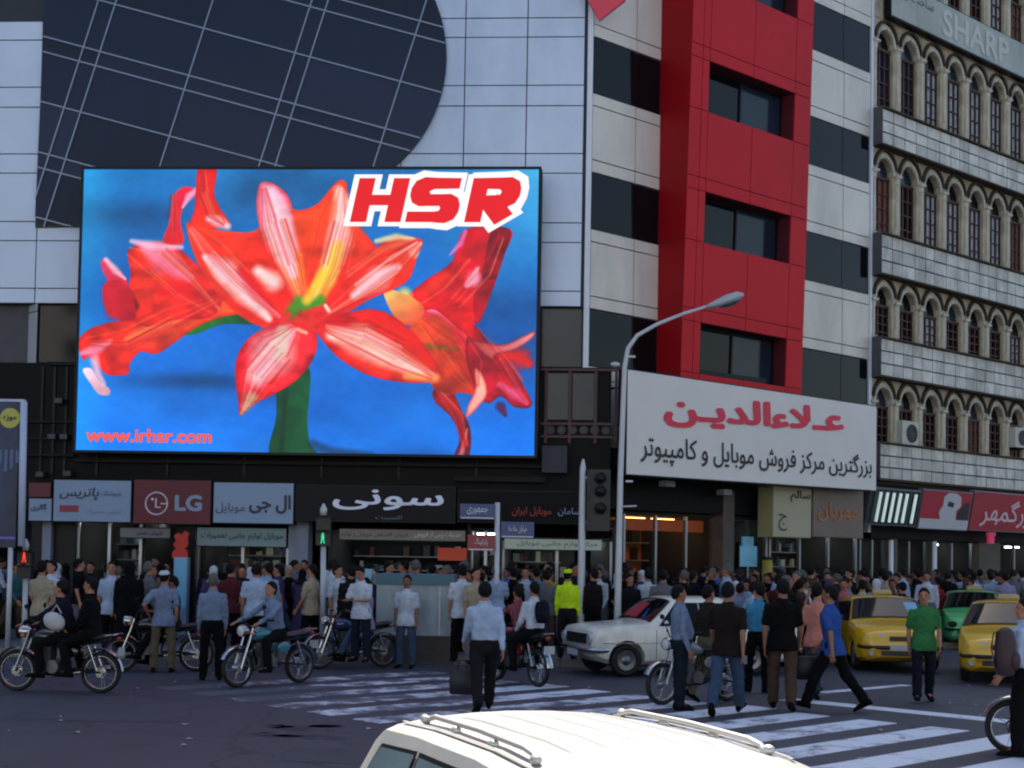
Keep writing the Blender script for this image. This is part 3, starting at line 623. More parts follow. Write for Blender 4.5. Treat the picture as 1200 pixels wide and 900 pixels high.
    stroke([(560, 314), (556, 326), (548, 334)], [2, 6, 2], (250, 170, 205), .95); stroke([(546, 270), (540, 285), (528, 298)], [2, 3, 1], (240, 120, 200), .8)
    stroke([(500, 340), (525, 325)], [5, 8], (252, 60, 24), .6); stroke([(466, 352), (476, 345), (480, 362)], [3, 6, 4], (252, 228, 120), .95); stroke([(482, 370), (476, 376)], [4, 3], (70, 60, 40), .6)
    # centre flower
    poly([(330, 350), (362, 345), (392, 352), (398, 372), (385, 388), (355, 392), (328, 385)], (236, 40, 20), (220, 26, 20), (330, 360), (390, 380))
    poly([(452, 340), (480, 345), (500, 362), (486, 380), (466, 372)], (250, 190, 100), (230, 90, 50), (460, 345), (480, 378))
    poly([(120, 335), (140, 330), (156, 350), (158, 376), (135, 374), (122, 360)], (214, 20, 44), (190, 12, 30), (125, 340), (150, 370))
    poly([(217, 262), (228, 266), (260, 270), (292, 272), (318, 264), (342, 300), (352, 340), (362, 368), (335, 384), (305, 382), (272, 362), (243, 328), (226, 295)], (250, 52, 18), (236, 26, 18), (230, 270), (330, 370), edge=(240, 60, 30), ew=3, noise_=.25)
    stroke([(240, 302), (264, 320), (292, 348), (318, 374)], [3, 11, 8, 3], (252, 214, 214), .95); stroke([(225, 285), (245, 325), (275, 358), (310, 380)], [2, 4, 4, 3], (236, 40, 26), .8)
    stroke([(285, 318), (305, 345), (322, 362)], [6, 8, 4], (226, 12, 24), .75); stroke([(304, 318), (322, 330)], [5, 8], (252, 228, 225), .9)
    poly([(328, 244), (350, 246), (372, 238), (392, 214), (404, 212), (409, 235), (418, 262), (442, 292), (436, 330), (410, 356), (382, 372), (362, 372), (350, 320)], (252, 74, 18), (240, 34, 20), (350, 250), (420, 330), edge=(250, 40, 14), ew=4, noise_=.2)
    stroke([(396, 222), (404, 245), (398, 285), (384, 330)], [4, 9, 10, 5], (252, 214, 206), .95); stroke([(396, 290), (384, 325), (370, 356)], [6, 8, 5], (252, 220, 60), .95); stroke([(412, 250), (428, 290), (420, 320)], [5, 8, 6], (246, 60, 20), .6)
    poly([(301, 222), (306, 213), (320, 215), (336, 228), (344, 250), (352, 300), (362, 340), (362, 366), (348, 352), (328, 318), (308, 280), (300, 244)], (250, 150, 200), (252, 150, 60), (315, 225), (355, 350), edge=(236, 50, 50), ew=4, noise_=.2)
    stroke([(316, 226), (325, 262), (338, 298), (345, 322)], [6, 11, 9, 4], (252, 222, 236), .9); stroke([(352, 300), (360, 350)], [4, 3], (252, 120, 30), .9)
    poly([(496, 282), (490, 300), (482, 325), (464, 338), (436, 350), (405, 368), (376, 374), (388, 345), (414, 316), (440, 290), (462, 278), (480, 277)], (250, 62, 26), (238, 30, 18), (440, 290), (450, 345), edge=(240, 40, 30), ew=3, noise_=.25)
    stroke([(468, 312), (445, 326), (418, 346)], [3, 9, 4], (252, 200, 210), .95); stroke([(442, 282), (465, 277), (486, 279)], [2, 3, 1], (254, 220, 160), .9); stroke([(494, 284), (486, 296)], [1, 4], (254, 214, 200), .9)
    poly([(372, 378), (402, 368), (440, 362), (470, 374), (500, 404), (521, 436), (516, 445), (480, 447), (440, 440), (408, 424), (384, 402)], (238, 26, 20), (248, 60, 30), (400, 380), (500, 440), edge=(214, 10, 26), ew=4, noise_=.25)
    stroke([(392, 392), (424, 398), (456, 416), (500, 438)], [5, 12, 9, 3], (253, 216, 204), .95); stroke([(438, 368), (480, 392), (508, 424)], [5, 8, 4], (240, 20, 16), .8); stroke([(480, 440), (514, 441)], [3, 4], (252, 170, 90), .8)
    poly([(332, 378), (362, 380), (374, 392), (374, 412), (364, 432), (346, 450), (322, 464), (302, 474), (287, 488), (284, 470), (280, 446), (280, 424), (290, 402), (310, 386)], (226, 16, 34), (240, 40, 50), (290, 400), (350, 440), edge=(206, 6, 22), ew=5, noise_=.35)
    stroke([(338, 392), (322, 414), (306, 440)], [8, 17, 9], (253, 206, 216), .95); stroke([(334, 388), (330, 412)], [6, 8], (214, 208, 176), .8); stroke([(300, 466), (288, 485)], [6, 2], (190, 160, 110), .9)
    rv = np.random.RandomState(8)
    def veins(P, wd, n, cols, op=(.18, .45), th=(.7, 1.5)):
        P = [np.array(q, float) for q in P]; m = len(P)
        for k in range(n):
            o = rv.uniform(-1, 1); path = []
            for i, q in enumerate(P):
                d = P[min(i + 1, m - 1)] - P[max(i - 1, 0)]; d = d / (np.hypot(*d) + 1e-9); w_ = wd * math.sin(math.pi * (i + .35) / (m - .3)); path.append(q + np.array([-d[1], d[0]]) * o * w_ + rv.uniform(-.8, .8, 2))
            a = rv.randint(0, max(1, m - 2)); b = rv.randint(a + 1, m) + 1; q = path[a:b]
            if len(q) > 1: c_ = cols[rv.randint(len(cols))]; stroke(q, [rv.uniform(*th)] * len(q), c_, rv.uniform(*op))
    RR = [(200, 8, 20), (255, 96, 40), (226, 18, 20), (255, 150, 120), (170, 4, 20)]; WW = [(255, 240, 244), (250, 170, 190), (240, 60, 70), (255, 214, 200)]
    for ax_, wd in (([(222, 268), (245, 300), (280, 335), (330, 372)], 26), ([(310, 220), (322, 260), (340, 310), (358, 356)], 18), ([(400, 220), (398, 260), (386, 310), (368, 360)], 26), ([(490, 284), (460, 305), (420, 335), (384, 366)], 22), ([(385, 382), (430, 392), (470, 412), (512, 438)], 26), ([(350, 386), (330, 410), (305, 440), (290, 480)], 28)):
        veins(ax_, wd, 16, RR); veins(ax_, wd * .45, 12, WW)
    for ax_, wd in (([(150, 292), (185, 305), (220, 335), (256, 365)], 22), ([(100, 402), (150, 400), (200, 375), (260, 350)], 18), ([(236, 200), (238, 225), (248, 250), (262, 262)], 9), ([(200, 228), (200, 255), (202, 280)], 7), ([(585, 275), (560, 310), (530, 345), (495, 360)], 22), ([(500, 375), (530, 400), (550, 430), (560, 452)], 22), ([(560, 385), (585, 420), (605, 450), (620, 470)], 16), ([(520, 460), (540, 485), (550, 520)], 7)):
        veins(ax_, wd, 16, RR)
    stroke([(346, 366), (352, 354), (360, 362), (378, 352)], [8, 7, 5, 6], (60, 150, 20), .9); stroke([(362, 352), (380, 320)], [4, 4], (252, 214, 50), .8)
    for (a, b) in (((350, 372), (368, 384)), ((358, 366), (384, 360)), ((368, 380), (386, 370)), ((355, 384), (380, 388)), ((372, 362), (366, 378)), ((342, 368), (334, 378))): stroke([a, b], [2.4, 3.2], (236, 44, 40), .95)
    stroke([(384, 358), (388, 364)], 2.2, (254, 230, 200), .9); stroke([(352, 386), (362, 390)], 2.2, (254, 180, 150), .9)
    img[:] += (cloud(60, 5)[..., None] - .5) * 14
    img = np.clip(img, 0, 255)
    im = bpy.data.images.new('screen_picture', W, H); px = np.ones((H, W, 4), 'f'); px[..., :3] = img[::-1] / 255
    im.pixels.foreach_set(px.ravel()); im.pack(); return im
def screen_mat(im):
    m = bpy.data.materials.new('led_screen'); m.use_nodes = True; t = m.node_tree; N = t.nodes; L = t.links; b = N['Principled BSDF']
    ti = N.new('ShaderNodeTexImage'); ti.image = im; ti.interpolation = 'Cubic'; L.new(ti.outputs[0], b.inputs['Emission Color'])
    b.inputs['Emission Strength'].default_value = 1.0 * EM; b.inputs['Base Color'].default_value = (.01, .01, .012, 1); b.inputs['Roughness'].default_value = .6; return m
SO = .75
VS = thing('video_screen', FM.W(-6.5, za(531), SO), 'giant lit screen showing red and white lilies on blue above the shops', 'video screen')
q = [FM.px(x, y, SO) for x, y in ((90.5, 528.5), (625.5, 533), (632, 198.5), (97, 198.5))]
sa0, sa1, sz0, sz1 = (q[0][0] + q[3][0]) / 2, (q[1][0] + q[2][0]) / 2, (q[0][1] + q[1][1]) / 2, (q[2][1] + q[3][1]) / 2
me = bpy.data.meshes.new('picture'); me.from_pydata([FM.W(sa0, sz0, SO), FM.W(sa1, sz0, SO), FM.W(sa1, sz1, SO), FM.W(sa0, sz1, SO)], [], [(0, 1, 2, 3)])
uv = me.uv_layers.new(name='uv'); uv.data.foreach_set('uv', [0, 0, 1, 0, 1, 1, 0, 1]); me.materials.append(screen_mat(paint_screen())); fix_front(me, FM.n); link('picture', me, VS)
mb = MB(); b_ = .06
mb.fbox(FM, sa0 - b_, sa1 + b_, sz1, sz1 + b_, .35, SO + .03); mb.fbox(FM, sa0 - b_, sa1 + b_, sz0 - b_, sz0, .35, SO + .03)
mb.fbox(FM, sa0 - b_, sa0, sz0, sz1, .35, SO + .03); mb.fbox(FM, sa1, sa1 + b_ * 1.3, sz0, sz1, .35, SO + .03); mb.build('frame', BLK2, VS)
mb = MB(); mb.fbox(FM, sa0, sa1, sz0, sz1, .3, SO - .01); mb.build('cabinet', BLACK, VS)
for k in range(6):
    a = sa0 + (sa1 - sa0) * (k + .5) / 6; m_ = MB(); m_.fbox(FM, a - .08, a + .08, sz0 + .3, sz1 - .3, .0, .3); m_.build('support_beam', BLK2, VS)
S2A = lambda x, y: FM.px(x, y, SO)
HW = mat('screen_white_letters', (0, 0, 0), .6, emit=(1, .98, 1), es=1.0); HR = mat('screen_red_letters', (0, 0, 0), .6, emit=rgb('e8141c'), es=1.0)
HU = mat('screen_orange_letters', (0, 0, 0), .6, emit=rgb('ff5a2a'), es=1.0)
def stroked(segs_, wd, fr, ox, oz, sc, out, m, parent, sh=.26, name='lettering'):   # thick letters: mitred ribbons along centre lines
    for s_ in segs_:
        P = [Vector((x, y)) for x, y in s_]; n = len(P); Lf, Rt = [], []
        for i, p in enumerate(P):
            d0 = (P[i] - P[i - 1]).normalized() if i else (P[1] - P[0]).normalized(); d1 = (P[i + 1] - P[i]).normalized() if i < n - 1 else d0
            n0, n1 = Vector((-d0.y, d0.x)), Vector((-d1.y, d1.x)); mm = (n0 + n1).normalized(); k = 1 / max(.8, mm.dot(n0)); w_ = wd[0] * abs(mm.x) + wd[1] * abs(mm.y)
            e = Vector((0, 0))
            if i == 0: e = -d0 * wd[2]
            if i == n - 1: e = d1 * wd[2]
            Lf.append(p + e + mm * w_ * .5 * k); Rt.append(p + e - mm * w_ * .5 * k)
        vs = [fr.W(ox + (v.x + v.y * sh) * sc[0], oz + v.y * sc[1], out) for v in Lf + Rt]; mbx = MB(); mbx.add(vs, [(i, i + 1, n + i + 1, n + i) for i in range(n - 1)])
        out += .0015; me_ = mbx.mesh(name, m); fix_front(me_, fr.n); link(name, me_, parent)
a0, z0 = S2A(411, 262); a1, z1 = S2A(408 + 12, 209); hgt = z1 - z0; kx = (S2A(614, 262)[0] - a0)
LH = [[(.1, .1), (.1, .9)], [(.76, .1), (.76, .9)], [(.1, .5), (.76, .5)]]
def arcp(cx, cy, rx, ry, t0, t1, n=7): return [(cx + rx * math.cos(R(t0 + (t1 - t0) * i / n)), cy + ry * math.sin(R(t0 + (t1 - t0) * i / n))) for i in range(n + 1)]
LS = [[(1.80, .88), (1.42, .88)] + arcp(1.36, .69, .2, .19, 90, 270)[1:] + arcp(1.6, .31, .2, .19, 90, -90) + [(1.5, .12), (1.1, .12)]]
LR = [[(2.28, .1), (2.28, .9)], [(2.28, .88), (2.68, .88)] + arcp(2.70, .68, .2, .2, 90, -90)[1:] + [(2.28, .48)], [(2.56, .44), (2.80, .14)]]
sc_ = hgt
for wd, out, m in (((.54, .50, .19), SO + .006, HW), ((.31, .24, .1), SO + .03, HR)):
    stroked(LH + LS + LR, wd, FM, a0 + .05, z0 + .03, (kx / 3.3, hgt * .97), out, m, VS, sh=.17)
lettering(FM, 'www.irhsr.com', *[S2A(x, 520)[0] for x in (101, 248)], S2A(120, 518)[1], S2A(120, 502)[1], SO + .012, HU, VS, bold=.03)

# ================================================================ SIGNS OF THE FRONT ARCADE
SGO = .55
def sign(fr, x0, x1, yt, yb, out, depth, face, label, xm=None, frame=None, group=None):
    xm = xm or (x0 + x1) / 2; A0, A1 = fr.px(x0, (yt + yb) / 2, out)[0], fr.px(x1, (yt + yb) / 2, out)[0]; zb, zt = fr.px(xm, yb, out)[1], fr.px(xm, yt, out)[1]
    t = thing('shop_sign', fr.W((A0 + A1) / 2, zb, out), label, 'sign', group)
    m_ = MB(); m_.fbox(fr, A0, A1, zb, zt, out - depth, out - .015); m_.build('case', frame or BLK2, t)
    m_ = MB(); m_.fbox(fr, A0 + .02, A1 - .02, zb + .02, zt - .02, out - .015, out); m_.build('face', face, t); return t
def wr(fr, t, s, x0, x1, yt, yb, out, m, bold=0., shear=0., arabic=True, xm=None):
    xm = xm or (x0 + x1) / 2; A0, A1 = fr.px(x0, (yt + yb) / 2, out)[0], fr.px(x1, (yt + yb) / 2, out)[0]; zb, zt = fr.px(xm, yb, out)[1], fr.px(xm, yt, out)[1]
    return lettering(fr, fa(s) if arabic else s, A0, A1, zb, zt, out + .012, m, t, bold, shear)
DB = mat('dark_blue_lettering', rgb('1c2434'), .5); GW = mat('grey_blue_lettering', rgb('56647c', 1.2), .5); LGW = mat('pale_pink_lettering', rgb('b7a9b6', 1.4), .5)
t = sign(FM, 33, 60, 565, 583, SGO, .3, SIGNR, 'small dark red square sign left of the white shop signs'.replace('left of', 'beside'))
t = sign(FM, 33, 61, 583.5, 611, SGO, .3, SIGNB, 'small bluish white sign under the dark red square sign'); wr(FM, t, 'گالری', 36, 55, 590, 599, SGO, DB, .02)
t = sign(FM, 62, 154, 562, 612, SGO, .35, SIGNB, 'bluish white shop sign with flowing script and a little red logo block')
wr(FM, t, 'پاتریس', 70, 116, 571, 586, SGO, DB, .01, .2); wr(FM, t, 'فروشگاه', 119, 142, 575, 582, SGO, GW, .01); wr(FM, t, 'تلفن همراه', 102, 142, 597, 603, SGO, GW)
A = [FM.px(x, 596, SGO)[0] for x in (70, 92)]; m_ = MB(); m_.fbox(FM, A[0], A[1], FM.px(80, 600, SGO)[1], FM.px(80, 592, SGO)[1], SGO, SGO + .012); m_.build('logo_block', mat('logo_red', rgb('702036', 1.4), .5), t)
t = sign(FM, 156, 247.5, 562, 614.5, SGO, .35, SIGNR, 'dark red shop sign with pale face emblem and two big letters')
wr(FM, t, 'LG', 205, 237, 580, 599, SGO, SIGNB, .04, arabic=False)
ca, cz = FM.px(183.5, 590, SGO); r_ = 13 / 50; m_ = MB(); m_.torus(FM.W(ca, cz, SGO + .01), FM.n, r_, .018, 32, 4); m_.fbox(FM, ca - .03, ca, cz - .1, cz + .12, SGO, SGO + .012); m_.fbox(FM, ca, ca + .1, cz - .1, cz - .075, SGO, SGO + .012); m_.fbox(FM, ca + .1, ca + r_, cz - .015, cz + .01, SGO, SGO + .012)
m_.disc(FM.W(ca - .1, cz + .1, SGO + .006), FM.n, .03, .012, 12); m_.build('emblem', LGW, t)
t = sign(FM, 249.5, 344.5, 565, 614, SGO, .35, SIGNB, 'bluish white shop sign with heavy black block script')
wr(FM, t, 'ال جی', 292, 341, 580, 602, SGO, DB, .035); wr(FM, t, 'موبایل', 253, 287, 589, 602, SGO, DB, .0)
t = sign(FM, 346, 534, 569, 612, SGO, .35, mat('black_sign_face', rgb('080a12', .8), .5, spec=.2), 'long black shop sign with wide silver script')
wr(FM, t, 'سونی', 390, 520, 574, 598, SGO, SILW, .02); wr(FM, t, 'اکسپرت', 440, 471, 604, 610, SGO, GW)
t = sign(FM, 536, 684, 575, 613, SGO, .35, BLACK, 'black shop sign with dim red neon script and a white flourish')
wr(FM, t, 'موبایل ایران', 600, 646, 594, 605, SGO, mat('dim_red_lettering', rgb('6a1a14', 1.5), .5, emit=rgb('501208'), es=.6), .0); wr(FM, t, 'سامان', 654, 680, 595, 605, SGO, SIGNB, .0)
STR = mat('strip_sign_face', rgb('5e6068', 1.4), .5); STG = mat('strip_sign_green', rgb('4e6066', 1.4), .5, emit=rgb('304448'), es=.5)
t = sign(FM, 140, 200, 618, 631, .2, .12, STR, 'grey strip sign over the glass doors'); wr(FM, t, 'فروش تعمیر', 160, 190, 622, 628, .2, DB, .01)
t = sign(FM, 230, 336, 618, 641, .15, .12, STG, 'long greenish lit strip sign over the phone shop window'); wr(FM, t, 'موبایل لوازم جانبی تعمیرات', 236, 332, 624, 634, .15, DB, .02)
t = sign(FM, 397, 546, 620, 634, .2, .12, mat('beige_strip_face', rgb('6b665f', 1.4), .5), 'long beige strip sign over the counter shop'); wr(FM, t, 'فروش اقساطی موبایل و لوازم', 400, 478, 623, 631, .2, BLKW, .0); wr(FM, t, 'خدمات پس از فروش', 486, 540, 623, 631, .2, SIGNW, .0)
t = sign(FM, 590, 706, 631, 645, .1, .12, mat('lit_strip_face', rgb('6f7a78', 1.3), .5, emit=rgb('5c665c'), es=.7), 'pale lit strip sign above the busy display window'); wr(FM, t, 'مرکز لوازم جانبی موبایل', 606, 700, 634, 642, .1, DB, .0)
# arcade slab above the shops
mb = MB(); mb.fbox(FM, aL - 3, .3, 3.02, Z0 - .02, -1.2, .18); mb.build('arcade_fascia', BLACK, OB)

# ================================================================ SHOPS
GOODS = [mat('goods_%d' % i, rgb(h, .9), .5) for i, h in enumerate(('b4bec2', '2a3642', '44322a', '14181c', '7a8890', '1c2c24', '6b2a20', 'c0bca4', '101418', '3a5a74'))]
TUBE = mat('lit_tube', (.8, .8, .8), .5, emit=(.92, 1, .95), es=12); TUBEW = mat('lit_orange_tube', (.8, .6, .4), .5, emit=(1, .42, .12), es=14)
def shop(fr, a0, a1, z1, label, back, out=0.0, depth=2.8, tube=TUBE, rows_=5, fill=.8, posts=True, z0=.15, seed=1, glow=1):
    rd = random.Random(seed); t = thing('shop', fr.W((a0 + a1) / 2, z0, out), label, 'shop')
    m_ = MB(); o1 = out - .25
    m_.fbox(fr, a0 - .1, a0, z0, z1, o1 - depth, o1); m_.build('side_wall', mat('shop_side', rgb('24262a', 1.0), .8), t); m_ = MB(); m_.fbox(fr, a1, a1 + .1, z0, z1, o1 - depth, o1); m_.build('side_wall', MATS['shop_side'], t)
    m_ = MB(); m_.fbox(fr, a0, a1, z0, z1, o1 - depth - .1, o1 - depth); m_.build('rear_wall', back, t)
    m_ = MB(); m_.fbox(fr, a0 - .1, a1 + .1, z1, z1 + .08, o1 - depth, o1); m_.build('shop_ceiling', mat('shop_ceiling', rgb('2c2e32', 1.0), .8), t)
    for k in range(rows_):
        z = z0 + .5 + k * (z1 - z0 - .7) / rows_; m_ = MB(); m_.fbox(fr, a0 + .05, a1 - .05, z, z + .03, o1 - depth, o1 - depth + .35); m_.build('shelf', GOODS[4], t)
        m_ = MB(); a = a0 + .08
        while a < a1 - .2:
            w_ = rd.uniform(.07, .22); h_ = rd.uniform(.08, (z1 - z0 - .7) / rows_ - .06)
            if rd.random() < fill: m_.cur = rd.randrange(10); m_.fbox(fr, a, a + w_ * .9, z + .03, z + .03 + h_, o1 - depth + .05, o1 - depth + rd.uniform(.12, .33))
            a += w_
        o = m_.build('goods', GOODS, t); o['kind'] = 'stuff'
    # window display close to the glass
    m_ = MB(); a = a0 + .08
    while a < a1 - .2:
        w_ = rd.uniform(.08, .2)
        for z in (.95, 1.3, 1.65):
            if rd.random() < fill * .55: m_.cur = rd.randrange(10); m_.fbox(fr, a, a + w_ * .8, z, z + rd.uniform(.08, .26), o1 - .4, o1 - .25)
        a += w_
    m_.cur = 3
    for z in (.92, 1.27, 1.62): m_.fbox(fr, a0 + .05, a1 - .05, z, z + .02, o1 - .45, o1 - .2)
    m_.fbox(fr, a0 + .05, a1 - .05, z0, .7, o1 - .45, o1 - .2)
    o = m_.build('window_display', GOODS, t); o['kind'] = 'stuff'
    nt_ = max(1, int((a1 - a0) / 1.1))
    for k in range(nt_):
        a = a0 + (k + .5) * (a1 - a0) / nt_; m_ = MB(); m_.fbox(fr, a - .4, a + .4, z1 - .06, z1 - .02, o1 - depth * .5 - .05, o1 - depth * .5 + .05); m_.build('ceiling_tube', tube, t)
    if posts:
        n_ = max(2, int((a1 - a0) / 1.1)); 
        for k in range(n_ + 1):
            a = a0 + k * (a1 - a0) / n_; m_ = MB(); m_.fbox(fr, a - .035, a + .035, z0, z1, o1 - .04, o1 + .05); m_.build('door_post', STEEL, t)
        for k in range(n_):
            b0, b1 = a0 + k * (a1 - a0) / n_ + .04, a0 + (k + 1) * (a1 - a0) / n_ - .04; m_ = MB(); m_.fbox(fr, b0, b1, z0 + .05, z1 - .1, o1 - .01, o1 + .0); m_.build('glass_pane', CGLASS, t)
    return t
BK1 = mat('shop_back_dark', rgb('16191e', 1.0), .8, var=.4, scale=3); BK2 = mat('shop_back_green', rgb('1a2a26', 1.1), .8, var=.3, scale=2); BKO = mat('shop_back_orange', rgb('9a4a1c', 1.5), .7, var=.3, scale=2)  # the orange back wall holds the shop's warm glow in its colour
X = lambda x: FM.px(x, 690, 0)[0]
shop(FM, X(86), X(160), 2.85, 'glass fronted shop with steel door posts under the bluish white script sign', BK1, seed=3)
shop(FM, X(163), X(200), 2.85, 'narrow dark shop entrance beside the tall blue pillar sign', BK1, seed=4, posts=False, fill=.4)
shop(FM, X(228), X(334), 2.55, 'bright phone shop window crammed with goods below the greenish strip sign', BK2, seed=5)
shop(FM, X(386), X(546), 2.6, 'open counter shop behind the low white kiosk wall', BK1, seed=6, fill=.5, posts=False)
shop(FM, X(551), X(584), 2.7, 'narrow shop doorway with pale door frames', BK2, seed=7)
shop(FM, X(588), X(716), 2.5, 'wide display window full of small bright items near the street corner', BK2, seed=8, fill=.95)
for x0, x1, z1 in ((28, 84, 3.02), (201, 227, 3.02), (546, 550.5, 3.0), (584.5, 587, 3.0), (717, 728, 3.0)): mb = MB(); mb.fbox(FM, X(x0), X(x1), .15, z1, -.6, -.05); mb.build('arcade_pier', BLK2, OB)
mb = MB(); mb.fbox(FM, aLL, -.2, -.1, Z0, -8, -3.5); mb.build('ground_core', BLACK, OB)
mb = MB(); mb.fbox(FR, 2.4, 11.5, -.1, Z0, -9, -3.4); mb.build('ground_core', BLACK, OB)
mb = MB(); mb.fbox(FM, X(30), X(728), 2.86, 3.02, -3.2, -.0); mb.build('arcade_soffit', BLACK, OB)
for x0, x1 in ((50, 60), (338, 361)):
    t = thing('white_pillar', FM.W(X(x0), .15, .05), 'broad bluish white pillar between the phone shop and the counter shop' if x0 > 99 else 'narrow grey pillar at the dark end of the arcade', 'pillar')
    m_ = MB(); m_.fbox(FM, X(x0), X(x1), .15, 3.0, -.4, .12); m_.build('shaft', mat('pillar_paint', rgb('6e7688', 1.4), .7, var=.1, scale=2, dirt=rgb('50545e', 1.2)), t)
    m_ = MB(); m_.fbox(FM, X(x0) - .02, X(x1) + .02, .15, .4, -.4, .14); m_.build('plinth', CONC, t)
# orange poster, white door frames
t = thing('hanging_poster', FM.W(X(530), 1.6, .0), 'orange red poster hanging behind the low white kiosk wall', 'poster')
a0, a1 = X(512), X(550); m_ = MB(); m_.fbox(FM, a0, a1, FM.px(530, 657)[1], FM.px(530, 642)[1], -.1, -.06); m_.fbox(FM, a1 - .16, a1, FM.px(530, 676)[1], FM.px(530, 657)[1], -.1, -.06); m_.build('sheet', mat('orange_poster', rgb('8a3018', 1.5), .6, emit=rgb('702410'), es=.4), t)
# blue pillar sign with the red figure
PB = thing('pillar_sign', FM.W(X(210), .15, .5), 'tall pale blue totem sign topped with a red cut-out figure', 'sign')
a0, a1 = FM.px(203, 690, .5)[0], FM.px(219, 690, .5)[0]; zt = FM.px(210, 653, .5)[1]
m_ = MB(); m_.fbox(FM, a0, a1, .15, zt, .3, .5); m_.build('case', SIGNB, PB)
m_ = MB(); m_.fbox(FM, a0 + .02, a1 - .02, .8, zt - .02, .5, .51); m_.build('face', mat('totem_blue', rgb('4a7c9c', 1.4), .5, emit=rgb('38607c'), es=.35), PB)
m_ = MB(); q_ = [FM.px(x, y, .45) for x, y in ((202, 654), (220, 654), (220, 646), (217, 643), (221, 638), (220, 630), (222, 625), (217, 622), (213, 627), (209, 624), (204, 628), (207, 634), (203, 638), (207, 643), (202, 647))]
m_.fprism(FM, q_, .42, .48); m_.build('red_figure', mat('red_figure', rgb('9a2018', 1.0), .5, emit=rgb('901c14'), es=.15), PB)
# low white kiosk wall
KW = thing('kiosk', at_y(490, 779, KY - .1), 'low white kiosk wall with a teal rim and brown plinth', 'kiosk')
Yk = KY - .12
def yb_(x0, x1, yt, yb, Y0, Y1): 
    p, q_ = at_y(x0, yb, Y0), at_y(x1, yt, Y0); return p.x, q_.x, Y0, Y1, p.z, q_.z
m_ = MB(); x0, x1, _, _, z0, z1 = yb_(440, 530.5, 686, 754, Yk, 0); m_.box(x0, x1, Yk, Yk + 1.6, .55, z1); m_.build('wall', mat('kiosk_white', rgb('7b8588', 1.5), .7, var=.08, scale=1.5, dirt=rgb('5c625f', 1.2), dscale=1.5), KW)
m_ = MB(); m_.box(x0 - .03, x1 + .03, Yk - .03, Yk + 1.65, z1, z1 + .2); m_.build('rim', mat('teal_rim', rgb('3a5a66', 1.2), .6), KW)
m_ = MB(); m_.box(x0 - .02, x1 + .05, Yk - .04, Yk + 1.6, 0, .55); m_.build('plinth', mat('brown_plinth', rgb('35302f', 1.3), .8, var=.2, scale=3), KW)
for i in range(3):
    m_ = MB(); xx_ = x0 + (x1 - x0) * (i + .5) / 3; m_.box(xx_ - .01, xx_ + .01, Yk - .008, Yk, .56, z1 - .02); m_.build('joint_strip', STEEL, KW)
m_ = MB(); p = at_y(418, 680, Yk + .4); q_ = at_y(436, 667, Yk + .4); m_.box(p.x, q_.x, Yk + .3, Yk + .6, p.z - .5, q_.z); o = m_.build('ticket_box', mat('pale_blue_box', rgb('6c94a8', 1.4), .6), None); tag(o, 'small pale blue box standing at the end of the kiosk rim', 'box')

# ================================================================ BIG CORNER SIGN
so_ = 1.25
FS = FR
g = [FR.px(735, 431.5, so_), FR.px(735, 557, so_), FR.px(1028, 475.5, so_), FR.px(1027, 576, so_)]
BS = thing('corner_billboard', FR.W(g[0][0], g[1][1], so_), 'huge white sign with crimson and black script over the corner shops', 'sign')
A0, A1 = g[0][0], g[2][0]; Zt, Zb = (g[0][1] + g[2][1]) / 2, (g[1][1] + g[3][1]) / 2
Zt0, Zt1 = g[0][1], g[2][1]; Zb0, Zb1 = g[1][1], g[3][1]
def sq(o0, o1, e=0.): m_ = MB(); m_.prism([FR.W(A0 + e, Zb0 + e, o1), FR.W(A1 - e, Zb1 + e, o1), FR.W(A1 - e, Zt1 - e, o1), FR.W(A0 + e, Zt0 - e, o1)], -FR.n * (o1 - o0)); return m_
sq(so_ - .28, so_ - .012).build('case', BLK2, BS, recalc=True); sq(so_ - .012, so_, .03).build('face', SIGNW, BS, recalc=True)
for k in range(7):
    a = A0 + (A1 - A0) * (k + .5) / 7; m_ = MB(); m_.tube([FR.W(a, Zt0 - .3, so_ - .28), FR.W(a, Zt0 - .3, 0)], .03, 6); m_.tube([FR.W(a, Zb0 + .3, so_ - .28), FR.W(a, Zb0 + .3, 0)], .03, 6); m_.build('strut', BLK2, BS)
def slanted(s, xl, yl0, yl1, xr, yr0, yr1, m, bold, name='lettering'):   # quad given by its left and right edges (top,bottom)
    me_ = text_mesh(fa(s), bold); n = len(me_.vertices); co = np.empty(n * 3, 'f'); me_.vertices.foreach_get('co', co); co = co.reshape(-1, 3); lo, hi = co.min(0), co.max(0)
    L0, L1, R0, R1 = [FR.px(*p, so_) for p in ((xl, yl1), (xl, yl0), (xr, yr1), (xr, yr0))]
    P = []
    for x, y, z in co:
        u = (x - lo[0]) / (hi[0] - lo[0]); v = (y - lo[1]) / (hi[1] - lo[1]); a = L0[0] + (R0[0] - L0[0]) * u; zb = L0[1] + (R0[1] - L0[1]) * u; zt = L1[1] + (R1[1] - L1[1]) * u
        P += list(FR.W(a, zb + (zt - zb) * v, so_ + .015 + z))
    me_.vertices.foreach_set('co', np.array(P, 'f')); me_.materials.clear(); me_.materials.append(m); me_.polygons.foreach_set('material_index', [0] * len(me_.polygons)); me_.update(); fix_front(me_, FR.n); link(name, me_, BS)
slanted('عـلاءالدیـن'.replace('ـ', '_'), 777, 461, 500, 989, 478, 514, REDW, .045)
slanted('بزرگترین مرکز فروش موبایل و کامپیوتر', 750, 505, 544, 1021, 534, 563, BLKW, .012)
m_ = MB(); q_ = [FR.px(x, y, so_ - .6) for x, y in ((797, 442), (898, 456), (898, 444), (797, 430))]
m_.prism([FR.W(a, z, so_ - .6) for a, z in q_], -FR.n * .04); m_.build('back_rail', BLK2, BS, recalc=True)

